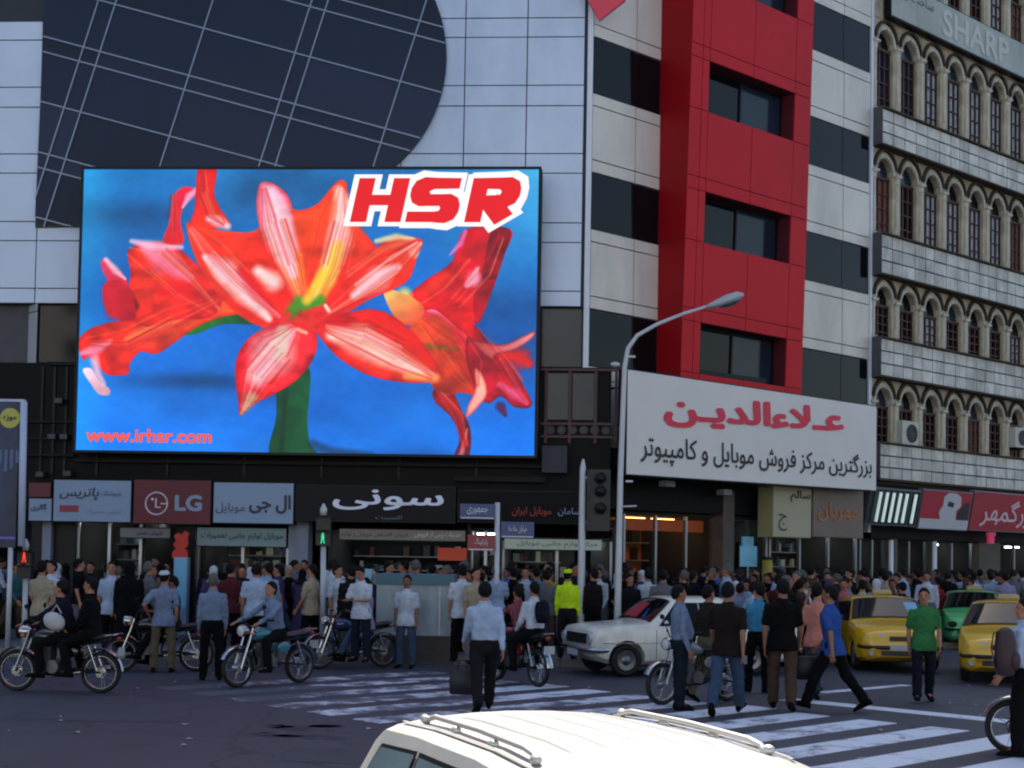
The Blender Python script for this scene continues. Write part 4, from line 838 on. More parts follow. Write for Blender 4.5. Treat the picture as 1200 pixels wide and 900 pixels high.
# ---------------------------------------------------------------- below the corner sign
RX = lambda x, o=0.: FR.px(x, 680, o)[0]
mb = MB(); mb.fbox(FR, .0, aE, 3.3, 4.3, -.3, .1); mb.fbox(FR, .0, .25, .15, 3.3, -.3, 0); mb.build('corner_fascia', BLACK, OB)
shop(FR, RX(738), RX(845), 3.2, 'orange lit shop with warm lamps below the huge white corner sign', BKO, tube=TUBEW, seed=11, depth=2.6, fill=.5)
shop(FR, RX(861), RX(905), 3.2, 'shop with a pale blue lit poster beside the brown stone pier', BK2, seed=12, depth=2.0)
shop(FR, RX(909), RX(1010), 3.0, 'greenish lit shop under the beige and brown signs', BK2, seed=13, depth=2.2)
m_ = MB(); m_.fbox(FR, RX(738, .2), RX(845, .2), FR.px(790, 622, .2)[1], FR.px(790, 608, .2)[1], -.5, -.42); o = m_.build('interior_glow_panel', mat('orange_glow_panel', rgb('6c3010', 1.1), .5, emit=rgb('8a3c12'), es=.35, var=.5, scale=1.2), None); tag(o, 'added orange panel standing for the warm glow inside the corner shop', 'glow panel')  # glowing sheet added to stand for warm light inside the shop
t = thing('stone_pier', FR.W(RX(852), .15, .1), 'brown stone pier standing beneath the huge white corner sign', 'pillar')
m_ = MB(); m_.fbox(FR, RX(846, .1), RX(859, .1), .15, 3.9, -.35, .12); m_.build('shaft', mat('brown_pier', rgb('4a4440', 1.3), .8, var=.15, scale=3), t)
m_ = MB(); m_.fbox(FR, RX(845, .1), RX(860, .1), .15, .5, -.35, .15); m_.build('plinth', CONC, t)
t = thing('lit_poster', FR.W(RX(878), 1.5, .1), 'pale blue lit poster of a shirt shape beside the pier', 'poster')
a0, a1 = FR.px(867, 650, .1)[0], FR.px(888, 650, .1)[0]; zb, zt = FR.px(877, 664, .1)[1], FR.px(877, 640, .1)[1]
m_ = MB(); m_.fbox(FR, a0, a1, zb, zt, 0.02, .08); m_.fbox(FR, a0 + .15, a1 - .15, zt, zt + .25, .02, .08); m_.build('face', mat('poster_blue', rgb('5f94b0', 1.1), .5, emit=rgb('4c88a8'), es=.2, var=.3, scale=4), t)
m_ = MB(); m_.fbox(FR, a0 - .05, a0, .3, zt + .1, 0, .1); m_.fbox(FR, a1, a1 + .05, .3, zt + .1, 0, .1); m_.build('stand', BLK2, t)
t = thing('yellow_post', FR.W(RX(900, .5), .15, .5), 'yellow cylindrical post under the beige sign', 'post')
p = FR.W(RX(899, .5), .15, .5); m_ = MB(); m_.smooth = True; m_.tube([p, p + Vector((0, 0, 2.0))], .14, 16); m_.build('shaft', mat('yellow_post', rgb('7c7430', 1.4), .6), t); m_ = MB(); m_.tube([p + Vector((0, 0, 2.0)), p + Vector((0, 0, 2.08))], .16, 16); m_.build('cap', BLK2, t)
# hanging signs below the big one
BEI = mat('beige_sign_face', rgb('86836e', 1.45), .5, var=.04, scale=1); BRN = mat('brown_sign_face', rgb('5d5149', 1.4), .5, var=.06, scale=1); ORL = mat('orange_lettering', rgb('8c5126', 1.5), .5)
t = sign(FR, 906, 951, 571, 630, .75, .5, BEI, 'beige hanging sign with small black script and a drawn hook', frame=mat('beige_case', rgb('7c7a58', 1.45), .6))
wr(FR, t, 'سالم', 926, 949, 575, 589, .75, BLKW, .02); wr(FR, t, 'ج', 912, 922, 602, 622, .75, BLKW, .0)
m_ = MB(); a, z = FR.px(900, 624, .8); 
t = sign(FR, 952.5, 1012, 573, 630, .75, .3, BRN, 'brown hanging sign with orange script beside the beige sign', frame=BRN)
wr(FR, t, 'مهربان', 958, 1005, 588, 612, .75, ORL, .02)
# small fittings on the underside: cameras, lamps, brackets
def fitting(x, y, o, k, label):
    a, z = FR.px(x, y, o); t = thing('wall_lamp', FR.W(a, z, o), label, 'lamp'); P = FR.W(a, z, o)
    m_ = MB(); m_.fbox(FR, a - .16, a + .16, z - .07, z + .07, o - .1, o + .14); m_.build('housing', mat('fitting_grey', rgb('6c6c70', 1.4), .5), t)
    m_ = MB(); m_.tube([P + Vector((0, 0, .05)), FR.W(a, z + .3, o - .1), FR.W(a, z + .35, .05)], .025, 6); m_.build('bracket', BLK2, t)
fitting(781, 567, .5, 1, 'small tilted lamp under the end of the huge white sign'); fitting(848, 577, .4, 1, 'box shaped grey lamp fixed above the brown stone pier')
# ================================================================ ORNATE BUILDING
ORN = thing('ornate_building', FR.W(aE, 0, 0), 'old cream building with rows of narrow arched windows and tiled balcony bands', 'building')
o0 = aE + .05
cx_ = [1037, 1064.5, 1092.5, 1119, 1145.5, 1170, 1193]
ca_ = [ar(x, 330) for x in cx_]; pit = (ca_[-1] - ca_[0]) / 6; first = ca_[0] - .05
NB = 11
aEnd = first + pit * (NB - .5)
bt = [zr(1030, y, .15) for y in (520, 397, 275, 128)]; bb = [zr(1028, y, .15) for y in (561, 440, 320, 168)]     # tiled bands: top, bottom
ztopw = zr(1037, 24)
mb = MB(); q4 = [FR.W(o0 - .04, 0, -.62), FR.W(aEnd, 0, -.62), FR.W(aEnd, 0, -14), FR.W(o0 - .04, 0, -14)]
mb.prism([(p.x, p.y, 24) for p in q4], (0, 0, -20.3)); mb.build('core', mat('ornate_core', rgb('3c372e', 1.1), .9), ORN)
mb = MB(); mb.fbox(FR, o0 - .04, aEnd, bb[0] - .15, bb[0], -.6, .12); mb.build('string_course', MOLD, ORN)
# window floors: (bottom, top)
floors = [(bt[0], bb[1]), (bt[1], bb[2]), (bt[2], bb[3]), (bt[3], ztopw)]
sbz = zr(1045, 19, .3); sbt = sbz + 1.25
floors.append((sbt - .12, sbt + 2.3))
def arch_surround(pw, z0, h, ow, spring):       # local: x across, y into wall, z up ; opening half width ow
    m_ = MB(); n = 10; d = .35; hw = pw / 2
    arc = [(-ow, 0)] + [(-ow * math.cos(t), spring + ow * 1.15 * math.sin(t)) for t in [math.pi * i / n for i in range(n + 1)]] + [(ow, 0)]
    outer = [(-hw, 0)] + [(-hw + 2 * hw * i / n, h if True else 0) for i in range(n + 1)] + [(hw, 0)]
    outer[1] = (-hw, spring) ; outer[-2] = (hw, spring)
    outer[2] = (-hw, h); outer[-3] = (hw, h)
    k = len(arc)
    vs = [(x, 0, z) for x, z in outer] + [(x, 0, z) for x, z in arc] + [(x, d, z) for x, z in arc]
    fs = [(i, i + 1, k + i + 1, k + i) for i in range(k - 1)] + [(k + i, k + i + 1, 2 * k + i + 1, 2 * k + i) for i in range(k - 1)]
    m_.add(vs, fs); return m_
def ring(ow, iw, spring, y0, y1, n=12, a0=0., a1=math.pi, ex=1.15):
    m_ = MB(); vs = []
    for i in range(n + 1):
        t = a0 + (a1 - a0) * i / n; c, s = math.cos(t), math.sin(t)
        vs += [(-ow * c, y0, spring + ow * ex * s), (-iw * c, y0, spring + iw * ex * s), (-iw * c, y1, spring + iw * ex * s), (-ow * c, y1, spring + ow * ex * s)]
    fs = []
    for i in range(n):
        b = i * 4; fs += [(b, b + 4, b + 5, b + 1), (b + 1, b + 5, b + 6, b + 2), (b + 3, b, b + 4, b + 7)][0:2] + [(b + 3, b + 7, b + 4, b)]
    m_.add(vs, fs); return m_
fixed = {}
def getme(key, fn, mats, sharp=None):
    if key not in fixed:
        me_ = fn().mesh(key[0], mats); fixn(me_)
        if sharp: me_.set_sharp_from_angle(angle=R(sharp))
        fixed[key] = me_
    return fixed[key]
rr = random.Random(5)
for fi, (z0, zt) in enumerate(floors):
    h = zt - z0; ow = pit * .33; spring = h - ow * 1.15 - .30
    if fi == 4: nb0 = 2
    else: nb0 = 0
    def win_frame():
        m_ = MB(); t = .035; sz_ = spring - .1
        for x in (-ow + .02, -ow / 3, ow / 3, ow - .02): m_.box(x - t / 2 - .004, x + t / 2 + .004, .10, .16, .02, sz_)
        for k in range(5): z = .04 + k * (sz_ - .04) / 4; m_.box(-ow + .04, ow - .04, .105, .155, z - t / 2, z + t / 2)
        m_.box(-ow, ow, .08, .19, sz_, sz_ + .07); return m_
    for b in range(nb0, NB):
        a = first + pit * b; M = FR.mat(a, z0, -.02)
        link('arch_surround', getme(('arch_surround', fi), lambda: arch_surround(pit + .004, 0, h, ow, spring), CREAM), ORN, M)
        link('arch_hood', getme(('arch_hood', fi), lambda: ring(ow + .17, ow + .10, spring + .10, -.10, .02, 12, .15, math.pi - .15), MOLD), ORN, M)
        link('arch_moulding', getme(('arch_moulding', fi), lambda: ring(ow + .10, ow - .01, spring + .03, -.05, .1, 12), CREAM2), ORN, M)
        wf = link('window', getme(('window', fi), win_frame, WOOD), ORN, M)
        pm = rr.choice([GLASS, GLASS, CURT, CURB, CURB]) if fi != 3 else rr.choice([CURT, CURT, GLASS, GLB])
        if fi == 0: pm = rr.choice([GLASS, GLASS, GLASS, CURB])
        def pane_(): m_ = MB(); m_.box(-ow, ow, .17, .19, 0, spring); return m_
        def top_(): m_ = MB(); m_.fprism(Fr((0, 0, 0), (1, 0, 0)), [(-ow * math.cos(math.pi * i / 8), spring + ow * 1.15 * math.sin(math.pi * i / 8)) for i in range(8, -1, -1)], -.19, -.17); return m_
        for nm, fn in (('pane', pane_), ('fanlight', top_)):
            o = link(nm, getme((nm, fi), fn, GLASS), wf, Matrix.Identity(4)); o.matrix_parent_inverse = Matrix.Identity(4)
            slot(o, 0, pm if nm == 'pane' else rr.choice([GLASS, GLASS, GLB]))
    for b in range(nb0, NB + 1):
        a = first + pit * (b - .5); M = FR.mat(a, z0, -.01)
        if b == 0: M = FR.mat(a + .1, z0, -.01)
        def colm():
            m_ = MB(); m_.smooth = True; m_.tube([(0, 0, .12), (0, 0, spring * .5), (0, 0, spring - .2)], [.075, .07, .065], 12); m_.smooth = False
            m_.box(-.11, .11, -.09, .12, 0, .12); return m_
        def capt():
            m_ = MB(); m_.tube([(0, 0, spring - .2), (0, 0, spring - .14), (0, 0, spring - .04), (0, 0, spring + .02)], [.07, .09, .085, .14], 10); m_.box(-.14, .14, -.12, .12, spring + .02, spring + .08); return m_
        co_ = link('column', getme(('column', fi), colm, CREAM2, 40), ORN, M)
        o = link('capital', getme(('capital', fi), capt, CREAM2), co_, Matrix.Identity(4)); o.matrix_parent_inverse = Matrix.Identity(4)
# tiled bands
BO = .28
for k in range(4):
    z0, z1 = bb[k], bt[k]
    m_ = MB(); m_.fbox(FR, o0 - .03, aEnd, z0, z1, -.6, BO - .03); m_.build('band_core', mat('band_joint', rgb('3e4241', 1.1), .9), ORN)
    m_ = MB(); m_.fbox(FR, o0 - .03, aEnd, z1, z1 + .05, -.1, BO + .09); m_.fbox(FR, o0 - .03, aEnd, z0 - .05, z0, -.1, BO + .05); m_.build('band_ledge', MOLD, ORN)
    m_ = MB(); m_.fbox(FR, o0 - .06, o0 - .03, z0 - .04, z1 + .04, -.1, BO + .07); m_.build('band_end', CONC, ORN)
    nr = 3; tw = .58; nc = int((aEnd - o0) / tw)
    a = o0; rh = (z1 - z0) / nr; off = rr.uniform(0, .3)
    while a < aEnd - .2:
        w_ = tw * rr.uniform(.8, 1.2); w_ = min(w_, aEnd - a)
        for r_ in range(nr):
            m_ = MB(); j1, j2 = rr.uniform(-.02, .02), rr.uniform(-.02, .02); zz0, zz1 = z0 + r_ * rh + .02, z0 + (r_ + 1) * rh - .02; e = BO + rr.uniform(0, .012)
            P = [FR.W(a + .018, zz0, e), FR.W(a + w_ - .018, zz0, e), FR.W(a + w_ - .018, zz1 + j2 * .4, e), FR.W(a + .018, zz1 + j1 * .4, e)]
            m_.prism(P, -FR.n * .04); m_.build('tile', MARB[rr.choice((0, 0, 1, 2, 2, 3))], ORN)
        a += w_
# wall between the top arches and the big name board
mb = MB(); mb.fbox(FR, o0 - .03, aEnd, ztopw, sbt - .1, -.6, .0); mb.build('cream_wall', CREAM, ORN)
mb = MB(); mb.fbox(FR, o0 - .03, first + pit * 1.5, sbt - .1, sbt + 2.4, -.6, -.01); mb.build('cream_wall', CREAM, ORN)
mb = MB(); mb.fbox(FR, o0, aEnd, sbt + 2.3, 24, -.6, .05); mb.build('upper_wall', CREAM, ORN)
# old name board
NBD = thing('name_board', FR.W(ar(1045, 10, .3), sbz, .3), 'weathered pale name board slanting across the top of the ornate building', 'sign')
n0 = ar(1044.5, 10, .3); nz1 = zr(1099, 0, .3); WSG = mat('weathered_board', rgb('8f938d', 1.45), .6, var=.08, scale=.8, dirt=rgb('747a74', 1.3), dscale=.6)
mb = MB(); mb.fbox(FR, n0, aEnd, sbz, nz1, .05, .29); mb.build('case', BLK2, NBD)
mb = MB(); mb.fbox(FR, n0 + .03, aEnd - .03, sbz + .05, nz1 - .03, .29, .3); mb.build('face', WSG, NBD)
GH = mat('faded_lettering', rgb('9a9e98', 1.5), .6)
z_l = lambda x, y: FR.px(x, y, .3)
aS0, aS1 = z_l(1104, 35)[0], z_l(1182, 75)[0]; zc = (sbz + nz1) / 2
lettering(FR, 'SHARP', aS0, aS1, zc - .42, zc + .42, .312, GH, NBD, bold=.03)
lettering(FR, fa('ساخت ژاپن').replace('ژ', '\ufb8a'), z_l(1048, 5)[0], z_l(1094, 15)[0], zc + .02, zc + .45, .312, mat('dark_faded_lettering', rgb('42443f'), .6), NBD, bold=.0)
# air conditioners
def acu(x, y, label, s=1.0, o=.25):
    a, z = FR.px(x, y, o); t = thing('air_conditioner', FR.W(a, z, o), label, 'air conditioner', None); W_ = .42 * s; H_ = .36 * s
    m_ = MB(); m_.fbox(FR, a - W_, a + W_, z - H_, z + H_, o - .35, o); m_.build('casing', mat('ac_white', rgb('9c9c92', 1.45), .5, var=.05, scale=4), t)
    m_ = MB(); m_.disc(FR.W(a + .06, z, o + .005), FR.n, .27 * s, .02, 24); m_.build('fan_opening', BLK2, t)
    m_ = MB()
    for r_ in (.09, .18, .27): m_.torus(FR.W(a + .06, z, o + .02), FR.n, r_ * s, .012, 24, 5)
    for k in range(4):
        t_ = math.pi * k / 4; d = FR.u * math.cos(t_) + FR.up * math.sin(t_); c = FR.W(a + .06, z, o + .02); m_.tube([c - d * .27 * s, c + d * .27 * s], .008, 5)
    m_.build('grille', mat('ac_grille', rgb('50524e', 1.3), .5), t)
    m_ = MB()
    for da in (-.25, .25): m_.fbox(FR, a + da - .03, a + da + .03, z - H_ - .05, z - H_, -.1, o)
    m_.build('bracket', BLK2, t)
acu(1067, 508, 'boxy white air conditioner hung on the lowest row of arches'); acu(1197, 513, 'white air conditioner at the far end of the lowest arches', .9)
# ground floor of the ornate building
G1 = FR.px(1028, 620, .4)[1]
mb = MB(); mb.fbox(FR, o0 - .03, aEnd, G1 - .25, bb[0] - .15, -.6, .05); mb.build('shop_fascia', BLACK, ORN)
YV = lambda x, y: FR.px(x, y, .8)
def osign(x0, x1, ytl, ybl, lab, face, out=.8, lean=.22):
    A0, A1 = FR.px(x0, ytl, out)[0], FR.px(x1, ytl, out)[0]; zt, zb = FR.px(x0, ytl, out)[1], FR.px(x0, ybl, out - lean)[1]
    fr2 = Fr(FR.W(A0, zb, out - lean), FR.u, Vector((0, 0, 1)) + FR.n * (lean / (zt - zb))); t = thing('shop_sign', FR.W(A0, zb, out), lab, 'sign')
    m_ = MB(); m_.fbox(fr2, 0, A1 - A0, 0, zt - zb, -.2, -.012); m_.build('case', STEEL, t)
    m_ = MB(); m_.fbox(fr2, .03, A1 - A0 - .03, .03, zt - zb - .03, -.012, 0); m_.build('face', face, t)
    return t, fr2, A1 - A0, zt - zb
t, fr2, L_, H_ = osign(1022, 1081, 571, 615, 'dark slanted sign made of glowing white tubes', mat('dark_green_face', rgb('262e2e', 1.2), .5))
WT = mat('white_tube', rgb('b8c8c8', 1.4), .4, emit=rgb('98aca8'), es=.8)
for k, u in enumerate((.16, .29, .42, .55, .68, .86)):
    m_ = MB(); m_.tube([fr2.W(L_ * u, H_ * .1, .05), fr2.W(L_ * u, H_ * .9, .05)], .045, 8); m_.build('tube', WT, t)
for k in range(9):
    m_ = MB(); m_.fbox(fr2, L_ * (.06 + k * .11), L_ * (.06 + k * .11) + .02, .05, H_ - .05, 0, .02); m_.build('slat', GLB, t)
t, fr2, L_, H_ = osign(1083, 1141, 573, 620, 'red poster sign with a pale bust figure and white foot strip', mat('poster_red', rgb('8a1c2c', 1.5), .5))
PW = mat('poster_white', rgb('9a9ca0', 1.45), .5); PD = mat('poster_dark', rgb('28282e'), .5)
m_ = MB(); m_.fbox(fr2, .03, L_ - .03, .03, H_ * .27, 0, .008); m_.build('foot_strip', PW, t)
m_ = MB(); m_.fprism(fr2, [(L_ * x, H_ * y) for x, y in ((.40, .27), (.72, .27), (.70, .5), (.78, .62), (.76, .86), (.66, .95), (.5, .95), (.42, .84), (.42, .62), (.36, .45))], 0, .012); m_.build('bust', PW, t)
m_ = MB(); m_.fprism(fr2, [(L_ * x, H_ * y) for x, y in ((.72, .28), (.96, .28), (.96, .75), (.85, .7), (.76, .5))], 0, .010); m_.build('dark_patch', PD, t)
m_ = MB(); m_.fprism(fr2, [(L_ * x, H_ * y) for x, y in ((.50, .62), (.62, .58), (.64, .70), (.52, .74))], .012, .02); m_.build('dark_patch', PD, t)
t, fr2, L_, H_ = osign(1143, 1260, 575, 622, 'long red shop sign with pale flowing script', mat('sign_red', rgb('86202c', 1.5), .5, var=.04, scale=1))
lettering(fr2, fa('بزرگمهر'), L_ * .08, L_ * .62, H_ * .12, H_ * .82, .012, mat('pale_rose_lettering', rgb('b09ca0', 1.5), .5), t, bold=.01)
xs = [1012, 1040, 1094, 1150, 1168, 1230]
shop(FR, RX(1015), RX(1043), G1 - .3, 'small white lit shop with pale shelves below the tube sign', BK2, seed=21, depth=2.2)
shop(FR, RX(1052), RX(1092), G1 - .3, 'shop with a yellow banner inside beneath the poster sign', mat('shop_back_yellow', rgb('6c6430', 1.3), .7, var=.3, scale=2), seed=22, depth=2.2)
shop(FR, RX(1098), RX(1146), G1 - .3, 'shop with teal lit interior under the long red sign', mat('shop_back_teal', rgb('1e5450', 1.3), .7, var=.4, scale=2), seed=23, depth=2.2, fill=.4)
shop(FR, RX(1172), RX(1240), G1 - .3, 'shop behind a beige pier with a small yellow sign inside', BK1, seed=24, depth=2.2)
for x0, x1 in ((1043.5, 1051), (1092.5, 1097.5), (1146.5, 1171.5)): mb = MB(); mb.fbox(FR, RX(x0), RX(x1), .15, G1 - .25, -.6, .02); mb.build('shop_pier', mat('beige_pier', rgb('4c483e', 1.3), .8, var=.2, scale=2), ORN)
for x, h_ in ((1044, 'white'), (1095, 'white')):
    p = FR.W(RX(x, .3), .15, .3); m_ = MB(); m_.smooth = True; m_.tube([p, p + Vector((0, 0, G1 - .45))], .07, 10); o = m_.build('white_pipe', WHITE, None); tag(o, 'thin white pipe post between the %s shops' % ('tube sign and yellow banner' if x < 1060 else 'yellow banner and teal lit'), 'post')
a, z = FR.px(1163, 626, .5); m_ = MB(); m_.fbox(FR, a - .2, a + .2, z - .05, z + .06, .4, .5); m_.fbox(FR, a - .16, a + .16, z - .3, z - .06, .4, .48); o = m_.build('neon_sign', mat('neon_pink', rgb('6a2040'), .5, emit=rgb('d03060'), es=.4), None); tag(o, 'tiny pink neon sign glowing under the long red sign', 'neon sign')
# neighbours that close the view beyond the ornate building
NBG = thing('plain_block', FR.W(aEnd + 8, 0, 0), 'plain grey block continuing the street past the ornate building', 'building')
q4 = [FR.W(aEnd + .05, 0, 0), FR.W(aEnd + 30, 0, 0), FR.W(aEnd + 30, 0, -14), FR.W(aEnd + .05, 0, -14)]
mb = MB(); mb.prism([(p.x, p.y, 22) for p in q4], (0, 0, -22)); mb.build('wall', CONC, NBG)
for k in range(8):
    for j in range(6):
        m_ = MB(); m_.fbox(FR, aEnd + 2 + k * 3.4, aEnd + 3.6 + k * 3.4, 1 + j * 3.3, 2.9 + j * 3.3, 0, .03); m_.build('window', GLASS, NBG)
NBL = thing('left_block', (-34, 31, 0), 'plain grey block closing the street beyond the angled wing', 'building')
mb = MB(); mb.box(-60, -19, 30, 46, 0, 27); mb.build('wall', CONC, NBL)
for k in range(8):
    for j in range(7):
        m_ = MB(); m_.box(-58 + k * 4.6, -56 + k * 4.6, 29.96, 30, 1.2 + j * 3.4, 3.2 + j * 3.4); m_.build('window', GLASS, NBL)
# the sunlit side of the square behind the camera (it lights and is mirrored in the glass)
OPP = thing('opposite_building', (0, -34, 0), 'long cream office terrace across the square, mirrored in the office windows', 'building')
OPM = mat('cream_render', (.66, .65, .62), .8, var=.06, scale=.5)
mb = MB(); mb.box(-75, 75, -50, -34, 0, 24); mb.build('wall', OPM, OPP)
fixm = None
for k in range(30):
    for j in range(6):
        m_ = MB(); m_.box(-72 + k * 4.9, -70.4 + k * 4.9, -34, -33.96, 2 + j * 3.6, 3.7 + j * 3.6); m_.build('window', GLASS, OPP)
# ================================================================ PEOPLE
V = Vector
def rx(v, a): return Matrix.Rotation(a, 3, 'X') @ v
def remesh(mb, vox, name, noise_amp=0., smooth=1, fr=9.):
    me = mb.mesh(name, []); o = bpy.data.objects.new('t', me); COL.objects.link(o)
    m = o.modifiers.new('r', 'REMESH'); m.mode = 'VOXEL'; m.voxel_size = vox; m.use_smooth_shade = True
    s = o.modifiers.new('s', 'SMOOTH'); s.iterations = smooth; s.factor = .5
    dg = bpy.context.evaluated_depsgraph_get(); r = bpy.data.meshes.new_from_object(o.evaluated_get(dg)); bpy.data.objects.remove(o); bpy.data.meshes.remove(me)
    if noise_amp:
        n = len(r.vertices); co = np.empty(n * 3, 'f'); r.vertices.foreach_get('co', co); co = co.reshape(-1, 3); no = np.empty(n * 3, 'f'); r.vertices.foreach_get('normal', no); no = no.reshape(-1, 3)
        x, y, z = co[:, 0] * fr, co[:, 1] * fr, co[:, 2] * fr
        d = np.sin(x * 1.9 + z * 3.1 + np.sin(y * 2.3)) * np.sin(z * 2.3 - y * 2.9 + 1.3 * np.sin(x * 2.1)) + .5 * np.sin(x * 5.1 - z * 4.7 + 2 * np.sin(y * 3.9 + z))
        co += no * (d * noise_amp)[:, None]; r.vertices.foreach_set('co', co.ravel()); r.update()
    return r
def skeleton(ps):
    J = {}; lean = ps.get('lean', 0); tw = ps.get('twist', 0)
    hip = V((0, 0, 0)); sp = V((0, math.sin(lean), math.cos(lean))); J['pel'] = hip; J['sp'] = sp
    J['waist'] = sp * .14; J['chest'] = sp * .36 + V((0, math.sin(lean) * .01, 0)); J['neck'] = sp * .55; hd = V((0, math.sin(lean * .4 + ps.get('nod', 0)), math.cos(lean * .4 + ps.get('nod', 0))))
    J['hd'] = hd; J['head'] = J['neck'] + hd * .130
    shd = Matrix.Rotation(tw, 3, 'Z')
    for i, sg in ((0, -1), (1, 1)):
        a, k, ab = ps['legs'][i][:3]; h = V((sg * .095, 0, -.02)); td = V((sg * math.sin(ab), math.sin(a) * math.cos(ab), -math.cos(a) * math.cos(ab)))
        kn = h + td * .42; b = a - k; sdv = V((sg * math.sin(ab) * .3, math.sin(b), -math.cos(b))).normalized(); an = kn + sdv * .41
        fp = ps['legs'][i][3] if len(ps['legs'][i]) > 3 else max(-.9, min(.2, b * .6)); fd = V((sg * .12, math.cos(fp), math.sin(fp))).normalized()
        J['h%d' % i], J['k%d' % i], J['a%d' % i], J['f%d' % i] = h, kn, an, fd
        a, b_, e, inw = ps['arms'][i]; s = J['neck'] - sp * .118 + shd @ V((sg * .176, 0, 0)); base = lean
        ud = V((sg * math.sin(b_), math.sin(a) * math.cos(b_), -math.cos(a) * math.cos(b_))); el = s + ud * .285
        fd2 = V((-sg * inw + sg * math.sin(b_) * .5, math.sin(a + e), -math.cos(a + e))).normalized(); wr_ = el + fd2 * .25
        J['s%d' % i], J['e%d' % i], J['w%d' % i], J['hd%d' % i] = s, el, wr_, fd2
    return J
def er(c, ax, ay, rx_, ry_, n=14): return [c + ax * (rx_ * math.cos(2 * math.pi * k / n)) + ay * (ry_ * math.sin(2 * math.pi * k / n)) for k in range(n)]
def person_meshes(ps, fem=False):
    J = skeleton(ps); sp = J['sp']; X_ = V((1, 0, 0)); Y_ = sp.cross(X_) * 1.0; out = {}; tw = Matrix.Rotation(ps.get('twist', 0), 3, 'Z'); bel = ps.get('belly', 0)
    def torso(mb, g, zmin=-1):
        S = [(-.13, .140, .10, 0), (-.05, .158, .112, 0), (.05, .154, .108 + bel * .5, bel * .5), (.14, .145, .100 + bel, bel * .8), (.27, .155, .108 + bel * .5, bel * .4), (.36, .174, .114, 0), (.42, .172, .100, 0), (.462, .146, .084, 0), (.49, .098, .070, 0), (.52, .066, .062, 0), (.555, .055, .057, 0)]
        R_ = []
        for z, a, b, f in [q for q in S if q[0] >= zmin]:
            ax = X_ if z < .2 else tw @ X_; R_.append(er(sp * z - Y_ * (-f), ax, Y_, a + g, b + g))
        mb.loft(R_)
    def limb(mb, P, Rr): 
        mb.tube(P, Rr, 10); 
        for p, r in zip(P, Rr): mb.ell(p, (r * .985,) * 3, None, 10, 6)
    hdM = Matrix.Rotation(ps.get('yaw', 0), 3, 'Z') @ Matrix.Rotation(-(ps.get('lean', 0) * .4 + ps.get('nod', 0)), 3, 'X')
    # body
    mb = MB(); torso(mb, -.028, -.06); hc = J['head']
    limb(mb, [J['neck'] - sp * .05, J['neck'] + J['hd'] * .07], [.062, .056])
    mb.ell(hc + hdM @ V((0, -.012, .03)), (.077, .096, .098), hdM, 16, 10); mb.ell(hc + hdM @ V((0, .022, -.045)), (.058, .066, .072), hdM, 14, 8); mb.ell(hc + hdM @ V((0, .06, -.088)), (.03, .026, .022), hdM, 10, 6)
    mb.tube([hc + hdM @ V((0, .08, .02)), hc + hdM @ V((0, .108, -.022)), hc + hdM @ V((0, .085, -.03))], [.010, .016, .010], 8)
    for s in (-1, 1): mb.ell(hc + hdM @ V((s * .08, -.008, -.008)), (.012, .022, .034), hdM, 8, 6)
    for i in (0, 1):
        s, e, w_ = J['s%d' % i], J['e%d' % i], J['w%d' % i]; limb(mb, [s, e, w_], [.046, .037, .025]); limb(mb, [J['h%d' % i], J['k%d' % i], J['a%d' % i]], [.062, .046, .034]); limb(mb, [e.lerp(w_, .3)] * 1 + [e.lerp(w_, .35)], [.038, .038])
        fd = J['hd%d' % i]; side = fd.cross(V((0, 1, 0))).normalized() if abs(fd.y) < .9 else V((1, 0, 0)); nrm = side.cross(fd).normalized()
        mb.loft([er(w_ + fd * t, side if False else nrm * 0 + (V((0, 1, 0)) - fd * fd.y).normalized() if abs(fd.y) < .9 else V((1, 0, 0)), (fd.cross((V((0, 1, 0)) - fd * fd.y).normalized() if abs(fd.y) < .9 else V((1, 0, 0)))), a, b, 10) for t, a, b in ((-.01, .026, .02), (.04, .038, .016), (.085, .040, .014), (.095, .036, .012))])
        limb(mb, [J['a%d' % i], J['a%d' % i] + J['f%d' % i] * .1 - V((0, 0, .04))], [.034, .03])
    me = remesh(mb, .0165, 'body', 0, 1)
    b2 = MB(); b2.smooth = True
    for i in (0, 1):                          # separate fingers and thumb, slightly curled
        w_, fd = J['w%d' % i], J['hd%d' % i]; wx = (V((0, 1, 0)) - fd * fd.y).normalized() if abs(fd.y) < .9 else V((1, 0, 0)); pn = fd.cross(wx); sg = -1 if i == 0 else 1
        cu = -pn * sg * (1 if pn.x * sg * sg > 0 else 1); inn = V((-sg, 0, 0)); cu = (inn - fd * inn.dot(fd)).normalized() if abs(fd.x) < .9 else V((0, 0, -1)); curl = ps.get('curl', .5)
        for q, (o_, L_) in enumerate(((.028, .068), (.010, .078), (-.009, .072), (-.027, .056))):
            p0 = w_ + fd * .085 + wx * o_; d1 = (fd + cu * curl * .5).normalized(); d2 = (fd + cu * curl * 1.6).normalized(); b2.tube([p0, p0 + d1 * L_ * .55, p0 + d1 * L_ * .55 + d2 * L_ * .5], [.0095, .0085, .0065], 6)
        p0 = w_ + fd * .03 + wx * .028; d1 = (fd * .8 + wx * .6 + cu * .3).normalized(); b2.tube([p0, p0 + d1 * .035, p0 + d1 * .035 + (fd + cu * .5).normalized() * .03], [.012, .011, .008], 6)
    b2.cur = 1
    for s in (-1, 1):
        b2.ell(hc + hdM @ V((s * .031, .076, .012)), (.012, .007, .006), hdM, 8, 5); b2.ell(hc + hdM @ V((s * .032, .080, .032)), (.018, .006, .0045), hdM, 8, 5)
    b2.ell(hc + hdM @ V((0, .083, -.055)), (.022, .008, .0055), hdM, 8, 5)
